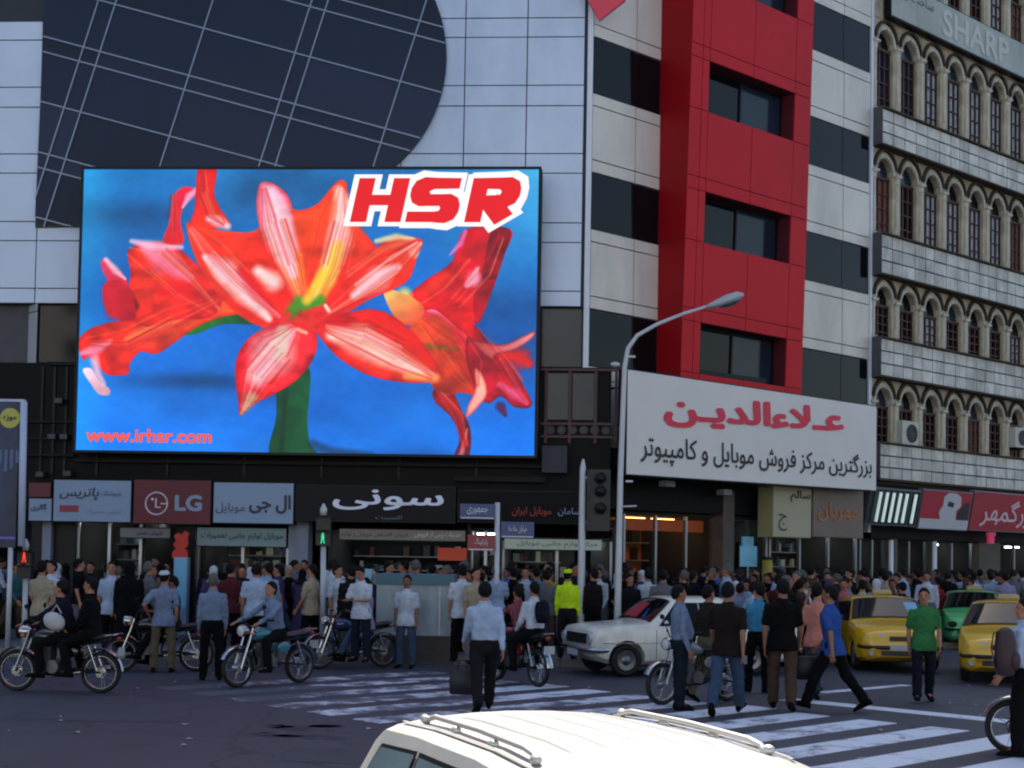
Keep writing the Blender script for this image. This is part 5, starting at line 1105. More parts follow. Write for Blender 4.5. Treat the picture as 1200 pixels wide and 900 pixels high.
    bm = bmesh.new(); bm.from_mesh(me); t_ = b2.mesh('x', []); bm.from_mesh(t_); bm.to_mesh(me); bm.free(); n0 = len(me.polygons) - len(b2.f)
    me.materials.clear(); me.materials.append(None); me.materials.append(EYEM); me.polygons.foreach_set('material_index', [0] * n0 + b2.m); me.polygons.foreach_set('use_smooth', [True] * len(me.polygons)); out['body'] = me
    # shirts
    for kind in ('short', 'long'):
        mb = MB(); torso(mb, .012, -1 if kind == 'short' else .04); hem = [er(sp * z + V((0, 0, 0)), X_, Y_, a, b) for z, a, b in (((-.15, .206, .168), (-.05, .194, .156), (.05, .174, .130)) if kind == 'short' else ((.01, .150, .106), (.06, .164, .118)))]; mb.loft(hem)
        for i in (0, 1):
            s, e, w_ = J['s%d' % i], J['e%d' % i], J['w%d' % i]
            if kind == 'short': limb(mb, [s, s.lerp(e, .4), s.lerp(e, .75)], [.056, .058, .060])
            else: limb(mb, [s, e, e.lerp(w_, .55), w_.lerp(e, .04)], [.056, .049, .043, .035])
        if kind == 'long': mb.torus(J['neck'] + J['hd'] * .0, J['hd'], .066, .018, 16, 6)
        me = remesh(mb, .019, 'shirt', .0055, 1, 10); me.materials.append(None); out[kind] = me
    # trousers
    mb = MB(); mb.loft([er(sp * z, X_, Y_, a, b) for z, a, b in ((.05, .170, .127 + bel), (-.03, .172, .127 + bel * .4), (-.1, .162, .122), (-.15, .12, .10), (-.17, .06, .06))])
    for i in (0, 1):
        h, k, a = J['h%d' % i], J['k%d' % i], J['a%d' % i]; limb(mb, [h, h.lerp(k, .5), k, k.lerp(a, .5), a.lerp(k, .02)], [.090, .088, .077, .074, .070])
    me = remesh(mb, .02, 'trousers', .006, 1, 8); me.materials.append(None); out['trousers'] = me
    # shoes
    out['shoe'] = []
    for i in (0, 1):
        mb = MB(); mb.smooth = True; a, f = J['a%d' % i], J['f%d' % i]; up = V((1, 0, 0)).cross(f).normalized(); sd2 = f.cross(up)
        mb.loft([er(a + f * t - up * (.085 - h_), sd2, up, w_, h_, 12) for t, w_, h_ in ((-.075, .02, .03), (-.06, .036, .048), (0, .042, .055), (.07, .046, .042), (.13, .05, .032), (.18, .042, .026), (.205, .018, .016))])
        me = mb.mesh('shoe', [None]); fixn(me); out['shoe'].append(me)
    # hair and hats, headscarf
    def shell(r, cut, name, c=(0, -.016, .036), th=0):
        mb = MB(); mb.smooth = True; mb.ell((0, 0, 0), r, None, 18, 12); me = mb.mesh(name, [None]); bm = bmesh.new(); bm.from_mesh(me)
        bmesh.ops.bisect_plane(bm, geom=bm.verts[:] + bm.edges[:] + bm.faces[:], plane_co=cut[0], plane_no=cut[1], clear_outer=True)
        bmesh.ops.holes_fill(bm, edges=[e for e in bm.edges if e.is_boundary]); bm.to_mesh(me); bm.free()
        me.transform(Matrix.Translation(hc) @ hdM.to_4x4() @ Matrix.Translation(c)); me.polygons.foreach_set('use_smooth', [True] * len(me.polygons)); return me
    out['hair'] = shell((.083, .102, .118), ((0, .066, .040), (0, .60, -.56)), 'hair', c=(0, -.020, .020))
    for v in out['hair'].vertices: v.co += (v.co - hc).normalized() * (.006 * noise.noise(v.co * 38) + .003)
    out['cap'] = shell((.094, .112, .1), ((0, 0, .02), (0, .15, -1)), 'cap')
    mb = MB(); mb.ell((0, .09, -.0), (.06, .07, .012), None, 12, 6); t_ = mb.mesh('x', []); t_.transform(Matrix.Translation(hc) @ hdM.to_4x4() @ Matrix.Translation((0, 0, .055)))
    bm = bmesh.new(); bm.from_mesh(out['cap']); bm.from_mesh(t_); bm.to_mesh(out['cap']); bm.free()
    mb = MB(); mb.ell(hc + hdM @ V((0, -.022, .03)), (.094, .108, .118), hdM, 14, 8); mb.loft([er(hc + hdM @ V((0, -.025, z)), V((1, 0, 0)), V((0, 1, 0)), a, b) for z, a, b in ((-.02, .088, .088), (-.1, .085, .085), (-.17, .12, .10), (-.24, .17, .12))])
    me = remesh(mb, .018, 'headscarf', .003, 1, 12); me.materials.append(None); bm = bmesh.new(); bm.from_mesh(me)
    ctr = hc + hdM @ V((0, .10, -.008)); dv = [v for v in bm.verts if (v.co - ctr).length < .062]; bmesh.ops.delete(bm, geom=dv, context='VERTS'); bm.to_mesh(me); bm.free(); out['scarf'] = me
    mb = MB(); R_ = [er(V((0, .01, z)) + sp * 0, X_, V((0, 1, 0)), a, b, 18) for z, a, b in ((-.78, .27, .23), (-.5, .24, .2), (-.1, .21, .17), (.15, .19, .15))]; mb.loft(R_); torso(mb, .03)
    for i in (0, 1): limb(mb, [J['s%d' % i], J['e%d' % i], J['w%d' % i].lerp(J['e%d' % i], .1)], [.078, .068, .055])
    me = remesh(mb, .022, 'coat', .005, 1, 7); me.materials.append(None); out['coat'] = me
    low = min(min(v.co.z for v in m_.vertices) for m_ in out['shoe']); out['lift'] = -low; out['J'] = J
    return out
def mmat(n, h, k=1.3, rough=.85, **kw): return mat(n, rgb(h, k), rough, **kw)
EYEM = mmat('dark_eyes_and_lips', '2a1a16', 1)
SKINS = [mmat('skin_%d' % i, h, 1.15, .6, var=.08, scale=20) for i, h in enumerate(('8a5e48', '7a523e', '6a4636', '946a54'))]
HAIRS = {k: mmat('hair_' + k, h, .8, .8, var=.3, scale=30, spec=.2) for k, h in (('black', '0a0809'), ('brown', '1c1410'), ('grey', '5a5856'))}
CL = {k: mmat('cloth_' + k.replace(' ', '_'), h, (.42 if max(int(h[i:i + 2], 16) for i in (0, 2, 4)) < 0x40 else .95 if max(int(h[i:i + 2], 16) for i in (0, 2, 4)) < 0x74 else 1.2), .95, var=.22, scale=7, spec=.15, bump=.6, bscale=16) for k, h in {
 'white': '98a0ac', 'pale blue': '74869e', 'light blue': '8494ac', 'grey blue': '5c6a82', 'blue': '3a5488', 'royal blue': '24407a', 'navy': '1e2438', 'black': '121216', 'charcoal': '26262a', 'dark brown': '2a2220', 'olive': '343226',
 'beige': '807868', 'cream': '90897a', 'salmon': 'a4685c', 'pink': '905258', 'red': '80262a', 'maroon': '4a2026', 'green': '2f6a3c', 'dark green': '1e3a30', 'teal': '2a5a64', 'purple': '3c3454', 'lilac': '7a7490', 'yellow': '8c7c2c',
 'hi-vis yellow': '9cba1c', 'grey': '5a5c62', 'brown': '44362e', 'khaki': '565040', 'denim': '33445c', 'dark denim': '222c3e', 'pale denim': '4c6078', 'orange': '8c4a22', 'turquoise': '306a8a'}.items()}
ph = math.pi
def pattern(n, a, b, kind):
    m = mat(n, rgb(a, 1.2), .95, spec=.15); t = m.node_tree; N = t.nodes; L = t.links; tc = N['Texture Coordinate']; w_ = N.new('ShaderNodeTexWave'); w_.bands_direction = 'Z' if kind == 'hoop' else 'X'; w_.inputs['Scale'].default_value = 9; w_.inputs['Distortion'].default_value = .6
    L.new(tc.outputs['Object'], w_.inputs[0]); c = N.new('ShaderNodeValToRGB'); c.color_ramp.elements[0].position = .45; c.color_ramp.elements[1].position = .6; c.color_ramp.elements[0].color = (*rgb(a, 1.1), 1); c.color_ramp.elements[1].color = (*rgb(b, 1.1), 1); L.new(w_.outputs[1], c.inputs[0]); out = c.outputs[0]
    if kind == 'check':
        w2 = N.new('ShaderNodeTexWave'); w2.bands_direction = 'Z'; w2.inputs['Scale'].default_value = 9; L.new(tc.outputs['Object'], w2.inputs[0]); mx = N.new('ShaderNodeMix'); mx.data_type = 'RGBA'; mx.inputs[7].default_value = (*rgb(b, .8), 1); L.new(w2.outputs[1], mx.inputs[0]); L.new(out, mx.inputs[6]); out = mx.outputs[2]
    L.new(out, N['Principled BSDF'].inputs['Base Color']); return m
CL['striped'] = pattern('cloth_striped', '5c6880', '3a4458', 'pin'); CL['hooped'] = pattern('cloth_hooped', '6a6a70', '2c2c34', 'hoop'); CL['checked pink'] = pattern('cloth_checked', '9c5a60', '5c3038', 'check'); CL['checked blue'] = pattern('cloth_checked_blue', '6c80a0', '34405c', 'check')
POSES = {
 'stand': dict(legs=[(.03, .04, .06), (-.02, .03, .06)], arms=[(.02, .12, .18, .05), (-.03, .12, .2, .05)]),
 'stand_b': dict(legs=[(.10, .12, .10), (-.06, .02, .04)], arms=[(.15, .14, .5, .1), (.0, .14, .25, .05)], twist=.1, yaw=.35),
 'belly': dict(legs=[(.03, .04, .07), (-.04, .03, .07)], arms=[(-.1, .14, .45, .0), (-.05, .16, .4, .0)], belly=.045, lean=-.05),
 'hips': dict(legs=[(.02, .02, .10), (.02, .02, .10)], arms=[(-.45, .55, 1.25, .55), (-.1, .12, .3, .1)], twist=.05, yaw=-.3),
 'cross': dict(legs=[(.05, .05, .08), (.0, .03, .08)], arms=[(.35, .1, 1.35, .75), (.3, .1, 1.45, .7)], lean=.03, nod=.15),
 'phone': dict(legs=[(.04, .06, .05), (-.06, .03, .06)], arms=[(.6, .25, 2.15, .2), (.0, .12, .3, .05)], yaw=.4),
 'look': dict(legs=[(.05, .06, .08), (-.03, .03, .06)], arms=[(.5, .1, 1.1, .35), (.45, .1, 1.15, .35)], nod=.4, lean=.06),
 'walk': dict(legs=[(.42, .10, .02, .25), (-.30, .35, .02, -.5)], arms=[(-.38, .10, .25, .0), (.34, .10, .45, .0)], lean=.06, twist=-.12),
 'stride': dict(legs=[(.44, .12, .03, .2), (-.36, .26, .03, -.5)], arms=[(-.3, .14, .2, .0), (.2, .12, .5, .1)], lean=.08, twist=-.1),
 'amble': dict(legs=[(.22, .10, .03, .1), (-.16, .22, .03, -.25)], arms=[(-.15, .12, .2, .05), (.18, .12, .4, .1)], lean=.03, yaw=.2),
 'ride': dict(legs=[(1.25, 1.35, .22, .05), (1.25, 1.35, .22, .05)], arms=[(.95, .22, .22, .0), (.95, .22, .22, .0)], lean=.30, nod=-.15),
 'pillion': dict(legs=[(1.15, 1.45, .30, .05), (1.15, 1.45, .30, .05)], arms=[(.25, .14, .7, .3), (.2, .18, .75, .35)], lean=.10),
 'perch': dict(legs=[(1.15, .65, .14, .1), (.95, .75, .10, .1)], arms=[(.35, .12, 1.3, .75), (.32, .12, 1.4, .7)], lean=.02, nod=.2),
}
PM = {k: person_meshes(v) for k, v in POSES.items()}
def mirror(d):
    r = {}
    M = Matrix.Scale(-1, 4, (1, 0, 0))
    for k, v in d.items():
        if isinstance(v, bpy.types.Mesh): c = v.copy(); c.transform(M); c.flip_normals(); r[k] = c
        elif k == 'shoe':
            r[k] = []
            for q in v: c = q.copy(); c.transform(M); c.flip_normals(); r[k].append(c)
        else: r[k] = v
    return r
for k in ('walk', 'stride', 'amble', 'stand_b', 'hips', 'phone'): PM[k + '_m'] = mirror(PM[k])
USED = {}
def person(loc, yaw, pose, shirt, trs, label, sleeve='short', skin=0, hair='black', head='hair', shoes='black', scale=1.0, group=None, lift=None, coat=None, sx=1.0):
    d = PM[pose]; t = thing('person', loc, label, 'person', group, R(yaw)); z = (d['lift'] if lift is None else lift)
    M = Matrix.Diagonal((scale * sx, scale * sx, scale, 1)) @ Matrix.Translation((0, 0, z))
    o = loc_me('body', d['body'], t, M); slot(o, 0, SKINS[skin])
    if coat: o = loc_me('coat', d['coat'], t, M); slot(o, 0, CL[coat])
    else: o = loc_me('shirt', d[sleeve], t, M); slot(o, 0, CL[shirt] if isinstance(shirt, str) else shirt)
    o = loc_me('trousers', d['trousers'], t, M); slot(o, 0, CL[trs])
    for me in d['shoe']: o = loc_me('shoe', me, t, M); slot(o, 0, CL[shoes])
    if head in ('hair', 'cap', 'scarf'):
        o = loc_me('hair' if head == 'hair' else 'cap' if head == 'cap' else 'headscarf', d[head], t, M); slot(o, 0, HAIRS[hair] if head == 'hair' else CL[hair])
        if head == 'cap': o = loc_me('hair', d['hair'], t, M); slot(o, 0, HAIRS['black'])
    return t

# ================================================================ MOTORCYCLE (front towards +Y)
def wheel_me(r, spokes=18):
    m_ = MB(); m_.disc((0, 0, 0), (1, 0, 0), .06, .12, 14); m_.disc((0, 0, 0), (1, 0, 0), .085, .03, 14)
    for k in range(spokes):
        a = 2 * math.pi * k / spokes; s = .035 * (-1) ** k; b = a + .25 * (-1) ** (k // 2); m_.tube([(s, .05 * math.cos(a), .05 * math.sin(a)), (0, (r - .05) * math.cos(b), (r - .05) * math.sin(b))], .0025, 4, False)
    return m_
def moto(loc, yaw, tank, label, side='dark', group='motorcycles at the crossing', steer=0.0, box=False):
    t = thing('motorcycle', loc, label, 'motorcycle', group, R(yaw)); r = .305
    def P(name, key, fn, m, par=None, M=None, sharp=40, rec=True):
        if key not in fixed:
            me = fn().mesh(name, [MATS['chrome'] if m is None else m]); 
            if rec: fixn(me)
            if sharp: me.set_sharp_from_angle(angle=R(sharp))
            fixed[key] = me
        o = loc_me(name, fixed[key], par or t, M); return o
    def S(f):
        def g(): m_ = MB(); m_.smooth = True; f(m_); return m_
        return g
    for nm, y in (('front', .62), ('rear', -.66)):
        w_ = P('wheel', 'mw', lambda: wheel_me(r), CHROME, None, Matrix.Translation((0, y, r)))
        P('tyre', 'mty', S(lambda m_: m_.torus((0, 0, 0), (1, 0, 0), r - .035, .036, 36, 10, .042)), RUBBER, w_); P('rim', 'mrim', S(lambda m_: m_.torus((0, 0, 0), (1, 0, 0), r - .068, .010, 36, 6, .03)), CHROME, w_)
        a0, a1 = (25, 150) if nm == 'front' else (35, 175)
        def fen(m_, a0=a0, a1=a1):
            R_ = []
            for i in range(13):
                t_ = R(a0 + (a1 - a0) * i / 12); c, s = math.cos(t_), math.sin(t_); R_.append([(x, (r + .03 + .02 * (1 - (x / .06) ** 2)) * c, (r + .03 + .02 * (1 - (x / .06) ** 2)) * s) for x in (-.055, -.035, 0, .035, .055)])
            m_.grid(R_); m_.grid([[(x, y * .985, z * .985) for x, y, z in q] for q in R_])
        P('fender', 'mf' + nm, S(fen), CHROME, None, Matrix.Translation((0, y, r)), rec=False)
    P('fork', 'mfork', S(lambda m_: [m_.tube([(s * .085, .62, .305), (s * .085, .47, .70), (s * .085, .40, .92)], [.022, .018, .018], 8) for s in (-1, 1)]), CHROME)
    P('handlebar', 'mhb', S(lambda m_: [m_.tube([(0, .38, .95), (s * .12, .38, .98), (s * .22, .34, 1.06), (s * .36, .22, 1.05)], .012, 8) for s in (-1, 1)] + [m_.tube([(s * .26, .31, 1.055), (s * .37, .21, 1.05)], .02, 8) for s in (-1, 1)]), BLK2)
    P('headlight', 'mhl', S(lambda m_: m_.tube([(0, .42, .88), (0, .47, .88), (0, .55, .88), (0, .575, .88)], [.04, .085, .095, .09], 16)), CHROME)
    P('headlight_glass', 'mhg', S(lambda m_: m_.tube([(0, .57, .88), (0, .585, .88)], [.085, .06], 16)), mat('headlight_lens', (.5, .52, .55), .1, 0, spec=.8))
    for s in (-1, 1): 
        P('mirror', 'mmi%d' % s, S(lambda m_, s=s: [m_.tube([(s * .24, .32, 1.06), (s * .30, .36, 1.22)], .006, 6), m_.ell((s * .31, .37, 1.26), (.055, .012, .04), None, 10, 6)]), BLK2)
        P('indicator', 'mind%d' % s, S(lambda m_, s=s: [m_.tube([(s * .05, .44, .84), (s * .16, .46, .84)], .008, 6), m_.ell((s * .18, .47, .84), (.025, .03, .025), None, 8, 6)]), mat('amber_lens', rgb('a05a14', 1.3), .3))
    o = P('fuel_tank', 'mtank', S(lambda m_: m_.loft([er(V((0, y, z)), V((1, 0, 0)), V((0, 0, 1)), a, b, 16) for y, z, a, b in ((.36, .80, .03, .04), (.33, .81, .09, .09), (.22, .82, .135, .115), (.05, .80, .13, .11), (-.08, .77, .10, .075), (-.12, .76, .05, .03))])), BLK2); slot(o, 0, tank)
    P('seat', 'mseat', S(lambda m_: m_.loft([er(V((0, y, z)), V((1, 0, 0)), V((0, 0, 1)), a, b, 14) for y, z, a, b in ((-.08, .78, .06, .03), (-.12, .785, .12, .045), (-.4, .78, .14, .05), (-.7, .82, .13, .045), (-.8, .84, .08, .03))])), mat('seat_vinyl', rgb('131316'), .5))
    def eng(m_):
        m_.smooth = False; m_.box(-.09, .09, -.02, .24, .30, .46); m_.disc((.1, .04, .38), (1, 0, 0), .09, .08, 18); m_.disc((-.1, .04, .38), (1, 0, 0), .10, .08, 18)
        for k in range(7): z = .47 + k * .028; m_.box(-.085, .085, .08, .25, z, z + .014)
        m_.box(-.05, .05, .11, .22, .46, .68)
    P('engine', 'meng', S(eng), mat('engine_metal', rgb('55575a', 1.3), .45, .7, var=.2, scale=10))
    P('frame', 'mframe', S(lambda m_: [m_.tube([(0, .40, .86), (0, .30, .55), (0, .22, .30), (0, -.1, .28)], .02, 8), m_.tube([(0, .38, .84), (0, .0, .74), (0, -.4, .70)], .02, 8)] + [m_.tube([(s * .09, -.05, .34), (s * .10, -.35, .34), (s * .10, -.66, .305)], .016, 8) for s in (-1, 1)] + [m_.tube([(s * .10, -.1, .72), (s * .11, -.5, .72), (s * .09, -.82, .78)], .014, 8) for s in (-1, 1)] + [m_.tube([(s * .08, -.05, .34), (s * .09, -.15, .72)], .014, 8) for s in (-1, 1)] + [m_.tube([(s * .1, .1, .30), (s * .26, .1, .30)], .014, 8) for s in (-1, 1)]), BLK2)
    for s in (-1, 1): o = P('side_panel', 'mside%d' % s, S(lambda m_, s=s: m_.ell((s * .115, -.22, .60), (.02, .13, .09), None, 12, 8)), BLK2); slot(o, 0, tank)
    P('exhaust', 'mexh', S(lambda m_: m_.tube([(.05, .24, .60), (.10, .33, .5), (.12, .30, .32), (.13, .1, .25), (.14, -.2, .27), (.15, -.3, .29), (.16, -.75, .36)], [.018, .018, .018, .02, .025, .042, .045], 10)), CHROME)
    for s in (-1, 1): P('shock', 'mshk%d' % s, S(lambda m_, s=s: [m_.tube([(s * .11, -.64, .34), (s * .11, -.50, .70)], .013, 8)] + [m_.torus((s * .11, -.62 + .12 * k / 8, .38 + .3 * k / 8), (0, .35, 1), .026, .006, 12, 5) for k in range(9)]), CHROME)
    P('tail_light', 'mtl', S(lambda m_: m_.ell((0, -.92, .80), (.05, .03, .035), None, 10, 6)), mat('red_lens', rgb('7a1410', 1.4), .3))
    P('rear_rack', 'mrk', S(lambda m_: [m_.tube([(s * .09, -.7, .84), (s * .09, -.95, .88)], .008, 6) for s in (-1, 1)] + [m_.tube([(-.09, -.7 - .08 * k, .845 + .012 * k), (.09, -.7 - .08 * k, .845 + .012 * k)], .006, 6) for k in range(4)]), CHROME)
    P('number_plate', 'mnp', lambda: MB().box(-.1, .1, -.97, -.96, .55, .68), mat('plate_white', rgb('8c9094', 1.4), .5))
    return t

# ================================================================ CARS (front towards +Y, origin at the middle of the wheelbase)
def interp(P, y):
    if y <= P[0][0]: return P[0][1]
    for (a, b), (c, d) in zip(P, P[1:]):
        if y <= c: t = (y - a) / (c - a); return b + (d - b) * t
    return P[-1][1]
def car(loc, yaw, S_, paint, label, cat='car', group=None, name='car'):
    t = thing(name, loc, label, cat, group, R(yaw))
    top, plan, belt, bot = S_['top'], S_['plan'], S_['belt'], S_['bot']; k_t = S_.get('tum', .38); crown = S_.get('crown', .03)
    ys = sorted(set([round(v, 4) for v in np.linspace(top[0][0], top[-1][0], 46)] + [p[0] for p in top] + [p[0] for p in plan]))
    def side_x(y, z): w_ = interp(plan, y) - .012; zb = interp(belt, y); return w_ - k_t * max(0, z - zb) if z > zb else w_ + .012 * max(0, 1 - abs((z - (zb + .35) / 2) / .35))
    def section(y):
        zt = interp(top, y); zb = interp(bot, y); bl = min(interp(belt, y), zt - .05); w_ = interp(plan, y); wb = w_ - .012
        r_ = min(.09, (zt - bl) * .55) if zt - bl > .06 else .035; wt = wb - k_t * (zt - r_ - bl); cr = crown * min(1, max(.3, wt / .6))
        zm = (zb + bl) / 2 + .03
        return [(0, zb), (w_ - .14, zb), (w_ - .035, zb + .07), (w_ - .004, zb + .17), (w_ + .006, zm), (w_, bl - .06), (wb, bl), (wt, zt - r_), (wt - r_ * .28, zt - r_ * .32), (wt - r_ * .95, zt - .004), (wt * .62, zt + cr * .55), (wt * .3, zt + cr * .9), (0, zt + cr)]
    rings = []
    for y in ys:
        s_ = section(y); f = [V((x, y, z)) for x, z in s_]; rings.append(f + [V((-x, y, z)) for x, z in reversed(s_[1:-1])])
    mb = MB(); mb.smooth = True; mb.loft(rings); me = mb.mesh('body', [paint]); fixn(me)
    wr_ = S_['wr']; o = bpy.data.objects.new('b', me); COL.objects.link(o)
    cut = MB()
    for y in S_['axles']:
        for s in (-1, 1): cut.tube([(s * .52, y, wr_ + .01), (s * 1.2, y, wr_ + .01)], wr_ + .055, 28)
    cm = cut.mesh('c', []); fixn(cm); co = bpy.data.objects.new('c', cm); COL.objects.link(co)
    md = o.modifiers.new('b', 'BOOLEAN'); md.operation = 'DIFFERENCE'; md.object = co; md.solver = 'EXACT'
    dg = bpy.context.evaluated_depsgraph_get(); r_ = bpy.data.meshes.new_from_object(o.evaluated_get(dg)); bpy.data.objects.remove(o); bpy.data.objects.remove(co)
    r_.materials.clear(); r_.materials.append(paint); r_.polygons.foreach_set('material_index', [0] * len(r_.polygons)); r_.polygons.foreach_set('use_smooth', [True] * len(r_.polygons)); r_.set_sharp_from_angle(angle=R(32)); r_.name = 'body'; loc_me('body', r_, t)
    # wheel wells, wheels
    for y in S_['axles']:
        for s in (-1, 1):
            x = interp(plan, y); m_ = MB(); m_.smooth = True; m_.torus((0, 0, 0), (1, 0, 0), wr_ - .055, .055, 32, 10, .085); w_ = local('wheel', MB().disc((0, 0, 0), (1, 0, 0), wr_ - .09, .11, 24), BLK2, t); w_.location = (s * (x - .11), y, wr_)
            local('tyre', m_, RUBBER, w_); m_ = MB(); m_.smooth = True; m_.tube([(s * .05, 0, 0), (s * .075, 0, 0), (s * .06, 0, 0), (s * .085, 0, 0)], [wr_ - .10, wr_ - .12, .09, .05], 24); local('hubcap', m_, S_.get('hub', STEEL), w_, sharp=35)
    wl = MB()
    for y in S_['axles']: wl.box(-.5, .5, y - wr_ - .02, y + wr_ + .02, .2, .2 + wr_)
    local('underbody', wl, BLK2, t)
    GL = S_.get('glass', CARGL)
    def side_poly(name, pts, m, off, par=None):
        for s in (-1, 1):
            n = len(pts); m_ = MB(); Q = []
            for i in range(n):
                (y0, z0), (y1, z1) = pts[i], pts[(i + 1) % n]
                for k in range(4): y, z = y0 + (y1 - y0) * k / 4, z0 + (z1 - z0) * k / 4; Q.append((y, z))
            cy, cz = sum(q[0] for q in Q) / len(Q), sum(q[1] for q in Q) / len(Q)
            vs = [V((s * (side_x(y, z) + off), y, z)) for y, z in Q] + [V((s * (side_x(cy, cz) + off), cy, cz))]; k = len(Q); m_.add(vs, [(i, (i + 1) % k, k) for i in range(k)]); me_ = m_.mesh(name, [m])
            fix_front(me_, V((s, 0, 0))); o = loc_me(name, me_, t)
    for q in S_['side_windows']:
        cy = sum(p[0] for p in q) / len(q); cz = sum(p[1] for p in q) / len(q); g = [(cy + (y - cy) * 1.06, cz + (z - cz) * 1.10) for y, z in q]
        side_poly('window_trim', g, S_.get('trim', BLK2), .006); side_poly('side_window', q, GL, .010)
    def screen(name, y0, y1, mg, m, off, w0=.06):
        R_ = []; z0, z1 = interp(top, y0), interp(top, y1); nrm = V((0, z1 - z0, -(y1 - y0))).normalized(); nrm = -nrm if nrm.z < 0 else nrm
        for i in range(7):
            f = mg + (1 - 2 * mg) * i / 6; y = y0 + (y1 - y0) * f; z = interp(top, y); bl = min(interp(belt, y), z - .05); wt = (interp(plan, y) - .012) - k_t * (z - .07 - bl) - w0; cr = crown * min(1, max(.3, wt / .6)); row = []
            for j in range(13):
                u = -1 + 2 * j / 12; x = u * wt; a = abs(u); zz = z + cr * (1 - a ** 2.2) - (0 if a < .9 else (a - .9) * .12); row.append(V((x, y, zz)) + nrm * off)
            R_.append(row)
        m_ = MB(); m_.smooth = True; m_.grid(R_); me_ = m_.mesh(name, [m]); fix_front(me_, nrm); loc_me(name, me_, t)
    for nm, y0, y1 in (('windshield',) + S_['ws'], ('rear_window',) + S_['rw']): screen('screen_trim', y0, y1, .03, S_.get('trim', BLK2), .010, .035); screen(nm, y0, y1, .08, GL, .016, .075)
    for q in S_.get('doors', []):
        zs = (interp(bot, 0) + .10, interp(belt, 0) - .02)
        for yy in q:
            for s in (-1, 1):
                m_ = MB(); N_ = 10; vs = []
                for i in range(N_ + 1): z = zs[0] + (zs[1] - zs[0]) * i / N_; x = side_x(yy, z) + .0075; vs += [V((s * x, yy - .006, z)), V((s * x, yy + .006, z))]
                m_.add(vs, [(2 * i, 2 * i + 1, 2 * i + 3, 2 * i + 2) for i in range(N_)]); me_ = m_.mesh('door_seam', [BLK2]); fix_front(me_, V((s, 0, 0))); loc_me('door_seam', me_, t)
    for yy in S_.get('handles', []):
        for s in (-1, 1): z = interp(belt, yy) - .10; x = side_x(yy, z); m_ = MB(); m_.box(min(s * x, s * (x + .035)), max(s * x, s * (x + .035)), yy - .09, yy + .09, z - .014, z + .014); local('door_handle', m_, S_.get('handle', CHROME), t)
    for b in S_.get('parts', []):
        nm, m, prims = b
        for pr in prims:
            m_ = MB(); m_.smooth = pr[0] != 'box'
            if pr[0] == 'box': m_.box(*pr[1])
            elif pr[0] == 'tube': m_.tube(*pr[1])
            elif pr[0] == 'ell': m_.ell(*pr[1])
            elif pr[0] == 'poly': m_.prism(*pr[1])
            local(nm, m_, m, t, sharp=40, recalc=True)
    return t
CARGL = mat('car_glass', rgb('0a0d10'), .05, 0, spec=.2, var=.25, scale=2)
def cpaint(n, h, k=1.35): return mat(n, rgb(h, k), .28, 0, var=.03, scale=1, coat=.6, dirt=rgb('6a6458', 1.2) if n in ('car_white', 'car_grey') else None, dscale=.5)
PWH, PYE, PGR = cpaint('car_white', 'b4b6b0', 1.5), cpaint('taxi_yellow', 'b48c10', 1.35), cpaint('taxi_green', '3c9a58', 1.5); PNW = mat('near_white_paint', (.36, .352, .335), .45, 0, coat=.15, spec=.3, var=.06, scale=2, dirt=(.30, .29, .27), dscale=1.5)
LENS = mat('lamp_lens', rgb('8a929a', 1.4), .12, .2, spec=.8); AMB = mat('amber_lens', rgb('a05a14', 1.3), .3); PLATE = mat('plate_white', rgb('8c9094', 1.4), .5); GRB = mat('grille_black', rgb('0c0c0e'), .4)
def m2(x, y, z, X2, Y2, Z2): return [('box', (x, X2, y, Y2, z, Z2)), ('box', (-X2, -x, y, Y2, z, Z2))]
